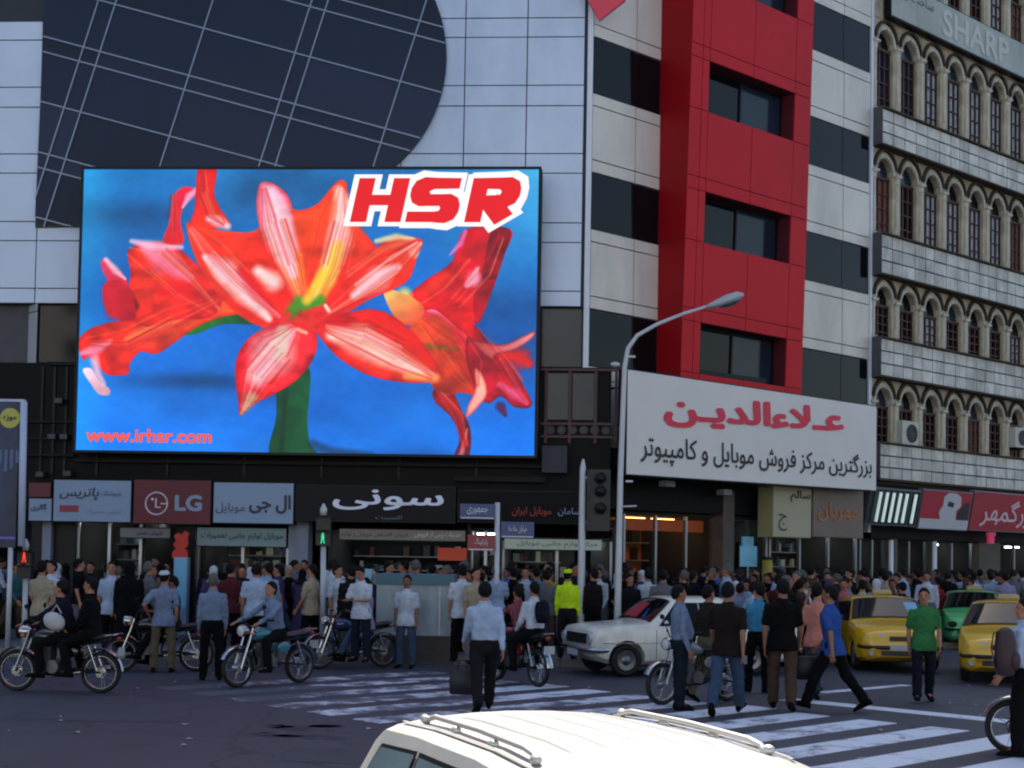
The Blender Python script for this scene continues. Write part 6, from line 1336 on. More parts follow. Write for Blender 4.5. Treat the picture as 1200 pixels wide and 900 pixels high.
# 1960s-type saloon
saloon = dict(top=[(-2.12, .55), (-2.10, .80), (-2.02, .90), (-1.35, .93), (-1.28, .945), (-.72, 1.37), (-.55, 1.40), (.35, 1.40), (.50, 1.37), (.98, .965), (1.05, .95), (1.75, .90), (1.98, .86), (2.05, .80), (2.08, .55)],
 plan=[(-2.12, .66), (-2.05, .75), (-1.8, .79), (-1, .805), (1, .805), (1.8, .79), (2.0, .76), (2.08, .70)], belt=[(-2.1, .86), (1.0, .88), (2.05, .84)], bot=[(-2.12, .42), (-1.9, .26), (-1.6, .22), (1.7, .22), (1.9, .28), (2.08, .42)], tum=.34, crown=.035, wr=.295, axles=[-1.10, 1.42],
 side_windows=[[(.78, .93), (.0, .92), (.0, 1.31), (.42, 1.31)], [(-.06, .92), (-.78, .92), (-.86, .98), (-.60, 1.30), (-.06, 1.31)], [(-.84, .93), (-1.10, .95), (-.86, 1.12)][:3]], ws=(.98, .50), rw=(-1.28, -.72), doors=[(.86, -.03, -.92)], handles=[.08, -.82], hub=mat('dull_hubcap', (.16, .16, .17), .35, .8),
 parts=[('bumper', CHROME, [('tube', ([(-.78, 1.78, .48), (-.80, 2.02, .48), (-.6, 2.15, .48), (.6, 2.15, .48), (.80, 2.02, .48), (.78, 1.78, .48)], [(.045, .02)] * 6, 8)), ('tube', ([(-.78, -1.85, .48), (-.78, -2.10, .48), (-.6, -2.18, .48), (.6, -2.18, .48), (.78, -2.10, .48), (.78, -1.85, .48)], [(.045, .02)] * 6, 8))]),
  ('grille', GRB, [('box', (-.48, .48, 2.06, 2.095, .58, .76))]), ('headlight', LENS, [('tube', ([(s * .62, 2.04, .67), (s * .62, 2.11, .67)], [.095, .085], 18)) for s in (-1, 1)]), ('tail_light', MATS['red_lens'] if 'red_lens' in MATS else AMB, m2(.5, -2.14, .60, .72, -2.10, .78)),
  ('mirror', CHROME, [('ell', ((s * .90, .72, .97), (.03, .05, .05))) for s in (-1, 1)]), ('number_plate', PLATE, [('box', (-.25, .25, 2.15, 2.17, .36, .47)), ('box', (-.25, .25, -2.2, -2.18, .36, .47))]), ('chrome_strip', CHROME, m2(.806, -1.9, .60, .818, 1.9, .612))])
# 1990s saloon used as taxi
def taxi_spec(hood='car', sign_col=None, extra=()):
    return dict(top=[(-2.15, .60), (-2.13, .88), (-2.05, .99), (-1.55, 1.02), (-.85, 1.37), (-.65, 1.41), (.10, 1.41), (.32, 1.38), (1.08, .97), (1.2, .94), (1.8, .86), (2.05, .76), (2.14, .66), (2.18, .50)],
 plan=[(-2.15, .66), (-2.05, .78), (-1.7, .835), (-1, .85), (1, .85), (1.7, .83), (2.0, .76), (2.12, .66), (2.18, .56)], belt=[(-2.1, .93), (1.0, .90), (1.6, .80), (2.1, .62)], bot=[(-2.15, .40), (-1.9, .25), (-1.6, .20), (1.7, .20), (1.95, .22), (2.18, .32)], tum=.42, crown=.04, wr=.30, axles=[-1.28, 1.33],
 side_windows=[[(.92, .96), (.04, .95), (.04, 1.31), (.32, 1.31)], [(-.03, .95), (-.92, .96), (-.92, 1.26), (-.03, 1.31)], [(-.99, .98), (-1.38, 1.03), (-1.02, 1.22)]], ws=(1.08, .32), rw=(-1.55, -.85), doors=[(.95, .0, -.96)], handles=[.14, -.85], handle=BLK2,
 parts=[('bumper_strip', GRB, [('tube', ([(-.80, 1.86, .50), (-.74, 2.10, .50), (-.45, 2.20, .50), (.45, 2.20, .50), (.74, 2.10, .50), (.80, 1.86, .50)], [(.035, .02)] * 6, 8))]), ('grille', GRB, [('box', (-.26, .26, 2.10, 2.165, .62, .71)), ('box', (-.42, .42, 2.17, 2.2, .34, .43))]),
  ('headlight', LENS, [('poly', ([(s * .33, 2.165, .60), (s * .66, 2.09, .60), (s * .70, 2.03, .74), (s * .33, 2.12, .745)] if s > 0 else [(-.33, 2.12, .745), (-.70, 2.03, .74), (-.66, 2.09, .60), (-.33, 2.165, .60)], V((0, -.06, 0)))) for s in (1, -1)]),
  ('fog_light', LENS, [('tube', ([(s * .6, 2.11, .38), (s * .6, 2.15, .38)], [.06, .05], 12)) for s in (-1, 1)]),
  ('tail_light', RLENS, m2(.45, -2.17, .72, .76, -2.12, .86)), ('mirror', paint_b(), [('ell', ((s * .97, .82, 1.0), (.085, .05, .06))) for s in (-1, 1)]), ('number_plate', PLATE, [('box', (-.26, .26, 2.205, 2.22, .44, .55)), ('box', (-.26, .26, -2.18, -2.16, .5, .61))])] + list(extra))
RLENS = mat('red_lens', rgb('7a1410', 1.4), .3)
def paint_b(): return BLK2
roofsign = ('roof_sign', mat('taxi_roof_sign', rgb('8c7a50', 1.3), .4), [('tube', ([(-.2, .06, 1.50), (-.17, .06, 1.50), (.17, .06, 1.50), (.2, .06, 1.50)], [(.02, .03), (.065, .06), (.065, .06), (.02, .03)], 14))])
hatch = dict(top=[(-1.98, .55), (-1.96, .85), (-1.90, .98), (-1.62, 1.36), (-1.48, 1.43), (-1.0, 1.455), (-.3, 1.46), (.1, 1.44), (.28, 1.40), (1.05, .99), (1.2, .95), (1.7, .82), (1.92, .68), (1.98, .45)],
 plan=[(-1.98, .62), (-1.88, .74), (-1.5, .81), (-.8, .83), (.9, .83), (1.5, .80), (1.8, .72), (1.98, .55)], belt=[(-2.0, .98), (1.0, .92), (1.6, .80), (2.0, .6)], bot=[(-1.98, .38), (-1.7, .22), (1.7, .2), (1.98, .32)], tum=.40, crown=.045, wr=.30, axles=[-1.18, 1.26],
 side_windows=[[(.90, .98), (.06, .98), (.06, 1.36), (.24, 1.355)], [(-.01, .98), (-.86, 1.0), (-.86, 1.36), (-.01, 1.365)], [(-.93, 1.0), (-1.60, 1.05), (-1.42, 1.33), (-.93, 1.36)]], ws=(1.05, .28), rw=(-1.90, -1.62), doors=[(.95, .02, -.9)], handles=[.16, -.75], handle=BLK2,
 parts=[('bumper_strip', GRB, [('tube', ([(-.76, 1.75, .48), (-.66, 1.93, .48), (-.35, 2.02, .48), (.35, 2.02, .48), (.66, 1.93, .48), (.76, 1.75, .48)], [(.035, .02)] * 6, 8))]), ('headlight', LENS, [('ell', ((s * .58, 1.80, .74), (.16, .14, .09))) for s in (-1, 1)]), ('tail_light', RLENS, m2(.62, -1.97, .82, .74, -1.88, 1.05)), ('mirror', BLK2, [('ell', ((s * .96, .84, 1.02), (.085, .05, .06))) for s in (-1, 1)]), ('number_plate', PLATE, [('box', (-.26, .26, 2.0, 2.02, .36, .47)), ('box', (-.26, .26, -2.0, -1.98, .5, .61))])])
# ================================================================ PLACEMENT
def pl(px, py, z=0.): return gp(px, py, z)
def yaw_px(p, q): d = q - p; return math.degrees(math.atan2(-d.x, d.y))    # heading of the line p->q
# ---- near white estate car with roof rails
hr = 1.455
NC = pl(700, 870, 1.47)
ncyaw = 202
NS = dict(hatch); NS['glass'] = mat('glass_painted_sky', rgb('55646a', 1.2), .08, 0, spec=.9, var=.2, scale=2)  # sky reflection put into the near car's glass as a pale base colour
ncar = car((NC.x + .24, NC.y + .38, 0), ncyaw, NS, PNW, 'sunlit white estate car with roof rails parked nearest the viewer', name='estate_car')
ncar.scale = (.97, .97, .937)
def rail(s):
    zr_ = 1.45; x = s * .49; m_ = MB(); m_.smooth = True
    m_.tube([(x, .02, zr_ - .015), (x, -.03, zr_ + .035), (x, -.12, zr_ + .048), (x, -.6, zr_ + .055), (x, -1.16, zr_ + .045), (x, -1.26, zr_ + .025), (x, -1.30, zr_ - .03)], [.013] * 7, 10)
    return m_
RAILM = mat('rail_silver', (.50, .48, .45), .4, .5)
for s in (-1, 1):
    o = local('roof_rail', rail(s), RAILM, ncar, sharp=60)
    for y in (.01, -.42, -.86, -1.28):
        m_ = MB(); m_.smooth = True; m_.ell((s * .50, y, 1.472), (.022, .035, .022), None, 10, 6); f_ = bpy.data.objects.new('rail_foot', m_.mesh('rail_foot', [RAILM])); COL.objects.link(f_); f_.parent = o
for s in (-1, 1):
    m_ = MB(); m_.smooth = True; m_.grid([[(s * x, y, interp(hatch['top'], y) + .045 * (1 - (x / .62) ** 2.2) * .8 + h) for x, h in ((.535, .003), (.541, .006), (.549, .006), (.555, .003))] for y in np.linspace(-1.45, .12, 24)]); me = m_.mesh('roof_seam', [mat('seam_grey', rgb('6a6864', 1.2), .7)]); fix_front(me, V((0, 0, 1))); loc_me('roof_seam', me, ncar)
for k in range(5):
    x = -.32 + k * .16; m_ = MB(); m_.smooth = True
    m_.grid([[(x + dx, y, interp(hatch['top'], y) + .045 * (1 - (abs(x + dx) / .58) ** 2.2) * .9 + h) for dx, h in ((-.014, -.004), (-.006, .012 - .02 * (abs(y + .65) > .6)), (.006, .012 - .02 * (abs(y + .65) > .6)), (.014, -.004))] for y in np.linspace(-1.3, .0, 27)]); me = m_.mesh('roof_rib', [PNW]); fix_front(me, V((0, 0, 1))); loc_me('roof_rib', me, ncar)
# ---- other vehicles
def put(f0, f1, axles):   # ground pixels under the front and rear wheels -> position, yaw
    p, q = pl(*f0), pl(*f1); return p, q
pF, pR = pl(733, 793.5), pl(891, 791.5)
d = (pF - pR).normalized(); yw = yaw_px(pR, pF); c = (pF + pR) / 2; side = V((d.y, -d.x, 0))
mid = c + V((-d.y, d.x, 0)) * -.8 if (V((-d.y, d.x, 0)).y < 0) else c + V((-d.y, d.x, 0)) * .8
cc_ = pF - d * 1.42; nn = V((-d.y, d.x, 0)); nn = nn if nn.y > 0 else -nn
wcar = car(cc_ + nn * .72, yw, saloon, PWH, 'old boxy white saloon stopped beside the crosswalk behind the motorbikes')
m_ = MB(); m_.prism([(-.1, .93, 1.03), (.45, .93, 1.03), (.38, .64, 1.27), (-.05, .64, 1.27)], (0, 0, -.02)); local('windshield_sticker', m_, mat('red_sunshade', rgb('7a1c24', 1.4), .6), wcar, recalc=True).location = (0, .02, .035)
t1 = car(pl(1052, 787) + V((.1, 1.6, 0)), 176, taxi_spec(extra=(roofsign, ('bonnet_stripe', PYE, []))), PYE, 'yellow taxi with a blue sunshade facing the crosswalk among pedestrians', 'taxi', 'taxis queueing at the crossing', 'taxi')
BLS = mat('pale_blue_sunshade', rgb('5c86a4', 1.4), .5); WS2 = mat('white_body_stripe', rgb('9a9c98', 1.4), .4)
def on_screen(t, S_, x0, x1, f0, f1, m, nm):
    y0, y1 = S_['ws']; z0, z1 = interp(S_['top'], y0), interp(S_['top'], y1); n = V((0, z0 - z1, y0 - y1)); n = V((0, (z1 - z0), (y0 - y1))).normalized()
    def q(x, f): return V((x, y0 + (y1 - y0) * f, z0 + (z1 - z0) * f + .035)) + n * .012
    m_ = MB(); m_.prism([q(x0, f0), q(x1, f0), q(x1, f1), q(x0, f1)], -n * .005); local(nm, m_, m, t, recalc=True)
ts = taxi_spec()
on_screen(t1, ts, -.58, -.05, .12, .75, BLS, 'sunshade')
t2 = car(pl(1146, 760) + V((.3, 1.2, 0)), 165, taxi_spec(extra=(roofsign,)), PGR, 'green taxi waiting behind the two yellow taxis', 'taxi', 'taxis queueing at the crossing', 'taxi')
t3 = car(pl(1186, 798) + V((.25, .9, 0)), 160, taxi_spec(extra=(roofsign,)), PYE, 'yellow taxi with a pale blue bonnet stripe beside the backpack carrier', 'taxi', 'taxis queueing at the crossing', 'taxi')
m_ = MB(); m_.smooth = True; m_.grid([[(x, y, interp(ts['top'], y) + .04 * (1 - (abs(x) / .75) ** 2.2) + .008) for x in (-.30, -.2, -.08, .04, .12)] for y in np.linspace(1.2, 2.0, 10)]); me = m_.mesh('bonnet_stripe', [BLS]); fix_front(me, V((0, 0, 1))); loc_me('bonnet_stripe', me, t3)
t4 = car(pl(1290, 770) + V((.5, 1.5, 0)), 170, saloon, cpaint('car_grey', '55585e'), 'grey saloon at the very edge of the traffic queue')
# ---- motorcycles
TK = {k: mat('tank_' + k, rgb(h, 1.3), .25, 0, coat=.5) for k, h in (('black', '101014'), ('red', '6a1a1c'), ('teal', '28606c'), ('blue', '1c2c50'), ('silver', '5c6068'))}
def two(fpx, rpx):
    p, q = pl(*fpx), pl(*rpx); d = (p - q).normalized(); c = (p + q) / 2 + d * .02; return V((c.x, c.y, 0)), yaw_px(q, p)
def mo(fpx, rpx, tank, label, **k): c, y = two(fpx, rpx); return c, y, moto(c, y, TK[tank], label, **k)
cA, yA, MA = mo((33, 810), (104, 812), 'black', 'dark motorcycle carrying two riders along the near lane')
cB, yB, MB_ = mo((153, 787), (218, 787), 'black', 'black motorcycle parked behind the man in a white cap')
cC, yC, MC = mo((276, 806), (352, 800), 'teal', 'motorcycle with a teal tank ridden by a man in blue')
cD, yD, MD = mo((377, 784), (446, 782), 'blue', 'parked motorcycle under the man with folded arms')
cE, yE, ME = mo((572, 796), (641, 807), 'red', 'motorcycle with a pink shirted rider and a passenger')
cF, yF, MF = mo((782, 826), (846, 822), 'silver', 'motorcycle hidden behind the men crossing the road')
cG, yG, MG = mo((1216, 885), (1302, 889), 'black', 'motorcycle half hidden behind the backpack carrier')
def on(c, yaw, fwd, z, *a, **k):
    r_ = R(yaw); p = c + V((-math.sin(r_), math.cos(r_), 0)) * fwd; return person((p.x, p.y, z), yaw, *a, lift=0, **k)
on(cA, yA, -.17, .86, 'ride', 'navy', 'black', 'rider in a dark navy jacket steering the crowded motorcycle', 'long')
on(cA, yA, -.52, .90, 'pillion', 'black', 'black', 'passenger in black with a white bag behind the navy rider', 'long')
m_ = MB(); m_.smooth = True; b_ = cA + V((.02, -.28, 1.05)); m_.ell(b_, (.17, .10, .13), Matrix.Rotation(.5, 3, 'Y')); m_.tube([b_ + V((-.05, .0, .12)), b_ + V((.02, .02, .24)), b_ + V((.1, 0, .12))], .012, 6); o = m_.build('white_bag', mat('white_bag', rgb('8a8c90', 1.4), .7, var=.15, scale=8)); tag(o, 'white bag held between the two riders in dark clothes', 'bag')
on(cC, yC, -.17, .86, 'ride', 'grey blue', 'black', 'rider in a grey blue shirt on the teal tanked motorcycle', 'long', scale=1.0)
on(cE, yE, -.17, .86, 'ride', 'checked pink', 'dark denim', 'rider in a checked pink shirt with a passenger behind him', 'long', skin=1)
on(cE, yE, -.55, .90, 'pillion', 'white', 'black', 'passenger in a white shirt and dark pack on the motorcycle', 'long')
on(cD, yD, -.30, .86, 'perch', 'lilac', 'denim', 'man with folded arms perched sideways on a parked motorcycle', 'short', skin=3)
on(cB, yB, -.25, .86, 'perch', 'charcoal', 'black', 'man in charcoal perched on the parked bike behind the capped man', 'short', skin=1)
# backpacks, bags
def pack(p, yaw, s, m, label, cat='backpack'):
    t = thing('backpack', p, label, cat, None, R(yaw)); m_ = MB(); m_.smooth = True
    m_.loft([er(V((0, 0, z)), V((1, 0, 0)), V((0, 1, 0)), a * s, b * s, 16) for z, a, b in ((-.24 * s, .08, .05), (-.22 * s, .15, .09), (-.05 * s, .17, .11), (.12 * s, .16, .10), (.22 * s, .12, .08), (.26 * s, .05, .03))]); local('pack', m_, m, t)
    m_ = MB(); m_.smooth = True; m_.ell((0, -.10 * s, -.08 * s), (.12 * s, .05 * s, .10 * s), None, 12, 8); local('pocket', m_, m, t)
    for q in (-1, 1): m_ = MB(); m_.smooth = True; m_.tube([(q * .08 * s, .05 * s, .22 * s), (q * .09 * s, .10 * s, .20 * s), (q * .11 * s, .12 * s, .05 * s), (q * .11 * s, .08 * s, -.16 * s)], [(.008, .025)] * 4, 8); local('strap', m_, m, t)
    return t
r_ = R(yE); pk = cE + V((math.sin(r_), -math.cos(r_), 0)) * .76 + V((0, 0, 1.22)); pack(pk, yE, .75, CL['navy'], 'small navy pack on the back of the motorcycle passenger')
# ---- pedestrians read from the photograph
def ped(px, py, yaw, pose, shirt, trs, label, sleeve='short', z=0.0, **k):
    p = pl(px, py, z); return person((p.x, p.y, z), yaw, pose, shirt, trs, label, sleeve, **k)
ped(566, 836, 8, 'walk_m', 'light blue', 'charcoal', 'man in a pale blue shirt walking away with a dark bag', 'long', sx=1.08, scale=1.02)
def bag(px, py, h, label, m=None, s=1.0):
    p = pl(px, py); m_ = MB(); m_.smooth = True; m_.loft([er(V((p.x, p.y, h + z * s)), V((1, 0, 0)), V((0, 1, 0)), a * s, b * s, 14) for z, a, b in ((-.19, .12, .03), (-.18, .17, .06), (0, .18, .07), (.13, .15, .05), (.15, .10, .02))]); m_.tube([(p.x - .07, p.y, h + .14 * s), (p.x - .04, p.y, h + .27 * s), (p.x + .04, p.y, h + .27 * s), (p.x + .07, p.y, h + .14 * s)], .012, 6)
    o = m_.build('hand_bag', m or mat('dark_bag', rgb('16141a'), .6, var=.2, scale=6)); tag(o, label, 'bag')
bag(541, 834, .42, 'dark shoulder bag hanging beside the man in pale blue')
ped(797, 832, -80, 'belly', 'grey blue', 'dark denim', 'stout man in a grey blue shirt facing the crossing', 'long', skin=1, scale=1.0)
ped(827, 822, -60, 'walk', 'olive', 'khaki', 'man in an olive jacket and khaki trousers mid step', 'long', skin=1)
ped(851, 839, -20, 'walk_m', 'dark brown', 'denim', 'man in a black brown T-shirt and blue jeans walking away', 'short', skin=1, sx=1.05, scale=1.05)
ped(888, 812, 10, 'stand_b', 'turquoise', 'black', 'person in a bright blue shirt half hidden behind another', 'long')
ped(916, 833, -12, 'amble', 'black', 'brown', 'man in a black T-shirt and brown trousers seen from behind', 'short', skin=1, sx=1.08, scale=1.06)
bag(945, 832, .62, 'black bag between the brown trousers and the salmon shirt')
ped(956, 819, -35, 'walk', 'salmon', 'denim', 'man in a salmon T-shirt and blue jeans crossing the road', 'short', skin=3, scale=1.03)
ped(975, 834, 62, 'stride', 'royal blue', 'black', 'man in a royal blue polo striding over the stop line', 'short', skin=1, sx=1.08, scale=1.03)
ped(1082, 823, 172, 'amble_m', 'green', 'navy', 'man in a bright green open shirt walking towards the crosswalk', 'short', skin=0, sx=1.04, scale=.99)
ped(1201, 887, 55, 'stand_b', 'light blue', 'black', 'person in a pale shirt and black trousers carrying a backpack', 'long', sx=1.08)
pk = pl(1186, 889); pack(V((pk.x - .12, pk.y - .12, 1.16)), 60, 1.05, mat('maroon_pack', rgb('2a161c', 1.3), .7, var=.3, scale=6), 'dark maroon backpack on the pale shirted person')
ped(190, 788, 12, 'hips', 'grey blue', 'khaki', 'man in a white cap with a hand on his hip', 'short', head='cap', hair='white', scale=1.02)
ped(247, 797, 15, 'stand', 'grey blue', 'black', 'man in a grey blue shirt beside the teal tanked motorcycle', 'long', hair='grey')
SW = .15
ped(46, 776, -20, 'stand_b', 'beige', 'charcoal', 'man in a beige shirt leaning by the two riders', 'short', z=SW)
ped(57, 770, 150, 'stand', 'white', 'black', 'man in a white shirt under the red pedestrian signal', 'short', z=SW)
ped(128, 772, 165, 'stand_b', 'light blue', 'black', 'man in a bright pale blue shirt before the glass doors', 'short', z=SW)
ped(149, 774, 20, 'stand', 'black', 'black', 'woman wrapped in a long black coat beside the glass doors', 'long', z=SW, head='scarf', hair='black', coat='black')
ped(172, 768, -60, 'phone', 'grey', 'charcoal', 'man in grey holding a phone near the totem sign', 'long', z=SW, hair='grey')
ped(298, 772, 5, 'stand', 'light blue', 'black', 'broad man in a pale blue print T-shirt before the phone shop', 'short', z=SW, sx=1.12)
ped(312, 765, 30, 'stand_b', 'pale blue', 'navy', 'man in a pale blue shirt reaching towards the phone shop window', 'long', z=SW)
ped(268, 768, -10, 'stand', 'maroon', 'black', 'man in a maroon shirt behind the grey blue shirted man', 'short', z=SW)
ped(363, 770, 60, 'stand_b', 'beige', 'black', 'man in a beige shirt and black trousers by the white pillar', 'short', z=SW)
ped(394, 770, -120, 'stand', 'white', 'pale denim', 'man in white beside the green pedestrian signal', 'short', z=SW)
ped(409, 773, 30, 'stand', 'charcoal', 'charcoal', 'man in a charcoal shirt standing before the kiosk wall', 'long', z=SW)
ped(422, 776, 160, 'look', 'white', 'dark denim', 'man in a white shirt behind the folded arms man', 'short', z=SW)
ped(475, 783, 170, 'stand', 'white', 'denim', 'man in a white polo and jeans facing the road by the kiosk', 'short', skin=2, scale=.99)
ped(540, 776, 10, 'stand', 'white', 'black', 'person in a white top and black trousers at the end of the kiosk', 'short', z=SW, scale=1.03)
ped(556, 778, -160, 'stand_b', 'beige', 'grey', 'man in a beige shirt half hidden behind the bag carrier', 'short', z=SW)
ped(600, 766, 20, 'stand', 'black', 'black', 'man in black standing behind the pink shirted rider', 'long', z=SW)
ped(628, 762, -10, 'stand', 'turquoise', 'charcoal', 'man in a turquoise T-shirt in the crowd before the display window', 'short', z=SW)
ped(641, 760, 20, 'stand', 'yellow', 'black', 'person in a yellow top beside the traffic officer', 'short', z=SW)
ped(664, 772, -10, 'stand', 'hi-vis yellow', 'charcoal', 'traffic officer in a bright yellow vest and cap', 'long', z=SW, head='cap', hair='hi-vis yellow')
ped(694, 768, 40, 'stand', 'dark brown', 'black', 'man in dark brown beside the tall white pole', 'long', z=SW)
ped(700, 760, 150, 'stand_b', 'white', 'grey', 'man in a white shirt between the white pole and the lamp post', 'long', z=SW)
ped(758, 765, 20, 'stand', 'white', 'grey', 'man in a white shirt behind the roof of the white saloon', 'short', z=SW)
ped(776, 770, -10, 'stand', 'grey', 'charcoal', 'broad man in a grey shirt behind the white saloon', 'short', z=SW, sx=1.15)
ped(800, 768, 15, 'stand', 'black', 'black', 'grey haired man in black behind the white saloon', 'short', z=SW, hair='grey')
ped(862, 778, 175, 'stand_b', 'lilac', 'grey', 'woman in a white headscarf and lilac coat beyond the saloon boot', 'long', z=0, head='scarf', hair='white', coat='lilac', scale=.96)
ped(876, 776, 150, 'look', 'pale blue', 'denim', 'man in a pale blue check shirt beside the white headscarf', 'short', z=0)
ped(988, 772, 160, 'stand', 'pink', 'navy', 'broad person in a coral pink shirt beyond the blue polo', 'short', z=0, sx=1.1)
ped(970, 776, 10, 'stand', 'purple', 'black', 'person in a grey purple headscarf beside the coral pink shirt', 'long', head='scarf', hair='purple')
ped(1010, 776, -30, 'stand_b', 'cream', 'charcoal', 'man in a cream shirt left of the yellow taxi roof'.replace('left of', 'beside'), 'short')
ped(1026, 770, 20, 'stand', 'grey blue', 'grey', 'person in a white headscarf and grey blue coat behind the taxi', 'long', head='scarf', hair='white', coat='grey blue')
ped(1045, 768, 170, 'stand', 'brown', 'black', 'bearded man in brown behind the roof of the yellow taxi', 'long', skin=2)
ped(1098, 752, 20, 'stand_b', 'red', 'black', 'man in a red shirt between the yellow and green taxis', 'short')
ped(1140, 746, 15, 'stand', 'white', 'grey', 'person in a white T-shirt beyond the green taxi roof', 'short', z=SW)
ped(1160, 745, 10, 'stand', 'pale blue', 'navy', 'person in a pale blue shirt under the long red sign', 'long', z=SW)
ped(1178, 748, -20, 'stand_b', 'lilac', 'grey', 'broad person in a lilac shirt beyond the green taxi', 'short', z=SW, sx=1.12)
# ---- the rest of the crowd: on the pavement of both streets
rp = random.Random(42)
SH = ['white', 'pale blue', 'light blue', 'grey blue', 'navy', 'black', 'charcoal', 'dark brown', 'beige', 'maroon', 'grey', 'olive', 'brown', 'dark green', 'purple', 'blue', 'cream', 'red', 'teal', 'lilac', 'striped', 'hooped', 'checked blue']
WT_ = [6, 4, 4, 5, 7, 11, 9, 6, 4, 3, 5, 4, 4, 2, 3, 3, 2, 1, 1, 2, 4, 2, 3]; TR = ['black', 'charcoal', 'navy', 'denim', 'dark denim', 'grey', 'khaki', 'brown']
PO = ['stand', 'stand_b', 'walk', 'walk_m', 'amble', 'amble_m', 'cross', 'phone', 'phone_m', 'look', 'stand_b_m', 'belly', 'hips', 'hips_m', 'stride']
taken = [(o.location.x, o.location.y) for o in bpy.data.objects if o.get('category') in ('person',)] + [(c_.location.x + a_, c_.location.y + b_) for c_ in (t1, t2, t3, wcar) for a_ in (-1.2, -.6, 0, .6, 1.2) for b_ in (-2.2, -1.5, -.8, 0, .8, 1.5, 2.2)] + [(cA.x, cA.y), (cB.x, cB.y), (cC.x, cC.y), (cD.x, cD.y), (cE.x, cE.y), (cF.x, cF.y)]
labels = set(); WHERE = [(84, 'by the dark arcade end'), (162, 'outside the glass doors'), (228, 'around the totem sign'), (336, 'outside the phone shop'), (385, 'near the white pillar'), (455, 'before the counter shop'), (532, 'behind the kiosk wall'), (590, 'by the street name post'), (676, 'before the display window'), (732, 'near the lamp post'), (800, 'outside the orange shop'), (862, 'near the stone pier'), (915, 'around the yellow post'), (960, 'under the beige sign'), (1012, 'under the brown sign'), (1082, 'under the tube sign'), (1142, 'under the bust poster'), (1200, 'under the red sign')]
def to_px(p):
    q = CM.inverted() @ V((p[0], p[1], p[2])); return PX + F * q.x / -q.z, PY - F * q.y / -q.z
PHR = {'stand': 'standing', 'stand_b': 'waiting', 'stand_b_m': 'lingering', 'walk': 'walking', 'walk_m': 'striding', 'amble': 'strolling', 'amble_m': 'wandering', 'cross': 'with folded arms', 'phone': 'on the phone', 'phone_m': 'holding a phone', 'look': 'looking down', 'belly': 'standing squarely', 'hips': 'hand on hip', 'hips_m': 'leaning back', 'stride': 'hurrying'}
count = 0
def crowd(n, gen, z, yaws):
    global count
    tries = 0; k = 0
    while k < n and tries < n * 60:
        tries += 1; x, y = gen(); 
        if any((x - a) ** 2 + (y - b) ** 2 < .16 for a, b in taken): continue
        u, v = to_px((x, y, z + 1.5))
        if not (-25 < u < 1215): continue
        wh = next((s for lim, s in WHERE if u < lim), WHERE[-1][1]); pose = rp.choice(PO); sh = rp.choices(SH, WT_)[0]; tr = rp.choice(TR); wom = rp.random() < .17; sl = rp.choice(('short', 'long'))
        if wom: cs = rp.choice(['black', 'black', 'navy', 'charcoal', 'brown', 'grey blue', 'purple']); hs = rp.choice(['black', 'black', 'white', 'navy', 'brown', 'beige']); lab = 'woman in %s coat and %s headscarf, %s %s' % (cs, hs, PHR[pose], wh)
        else: lab = 'man in %s shirt, %s trousers, %s %s' % (sh, tr, PHR[pose], wh)
        if lab in labels: continue
        labels.add(lab); taken.append((x, y)); yw_ = rp.choice(yaws) + rp.uniform(-30, 30)
        if wom: person((x, y, z), yw_, pose, 'black', 'black', lab, 'long', rp.randrange(4), hs, 'scarf', scale=rp.uniform(.9, .97), coat=cs, group='people in the crowd')
        else: person((x, y, z), yw_, pose, sh, tr, lab, sl, rp.randrange(4), rp.choice(['black', 'black', 'black', 'brown', 'grey']), 'hair', scale=rp.uniform(.92, 1.07), sx=rp.uniform(.94, 1.18), group='people in the crowd')
        k += 1; count += 1
crowd(42, lambda: (rp.uniform(-13, -1.5), KY + 2.0 + rp.uniform(0, 2.6)), SW, (0, 0, 90, -90, 180))
crowd(26, lambda: (rp.uniform(-1.6, 2.6), KY + .5 + rp.uniform(0, 3.8)), SW, (0, 0, 90, -90, 180))
def gR(a0_, a1_, o_0, o_1):
    def g(): a = rp.uniform(a0_, a1_); o = rp.uniform(o_0, o_1); p = FR.W(a, 0, o); return p.x, p.y
    return g
crowd(84, gR(-.5, 14, .6, 4.0), SW, (-49, 131, -49, 131, 60))
crowd(36, gR(12, 24, .6, 4.0), SW, (-49, 131, -49, 131, 60))
crowd(14, gR(-1, 5, 4.5, 6.0), 0, (-49, 131, 60, -90))
# ================================================================ STREET FURNITURE
def pole_thing(name, p, label, cat): return thing(name, p, label, cat)
GALV = mat('galvanised_paint', rgb('9ca0a4', 1.3), .5, .1, var=.06, scale=3)
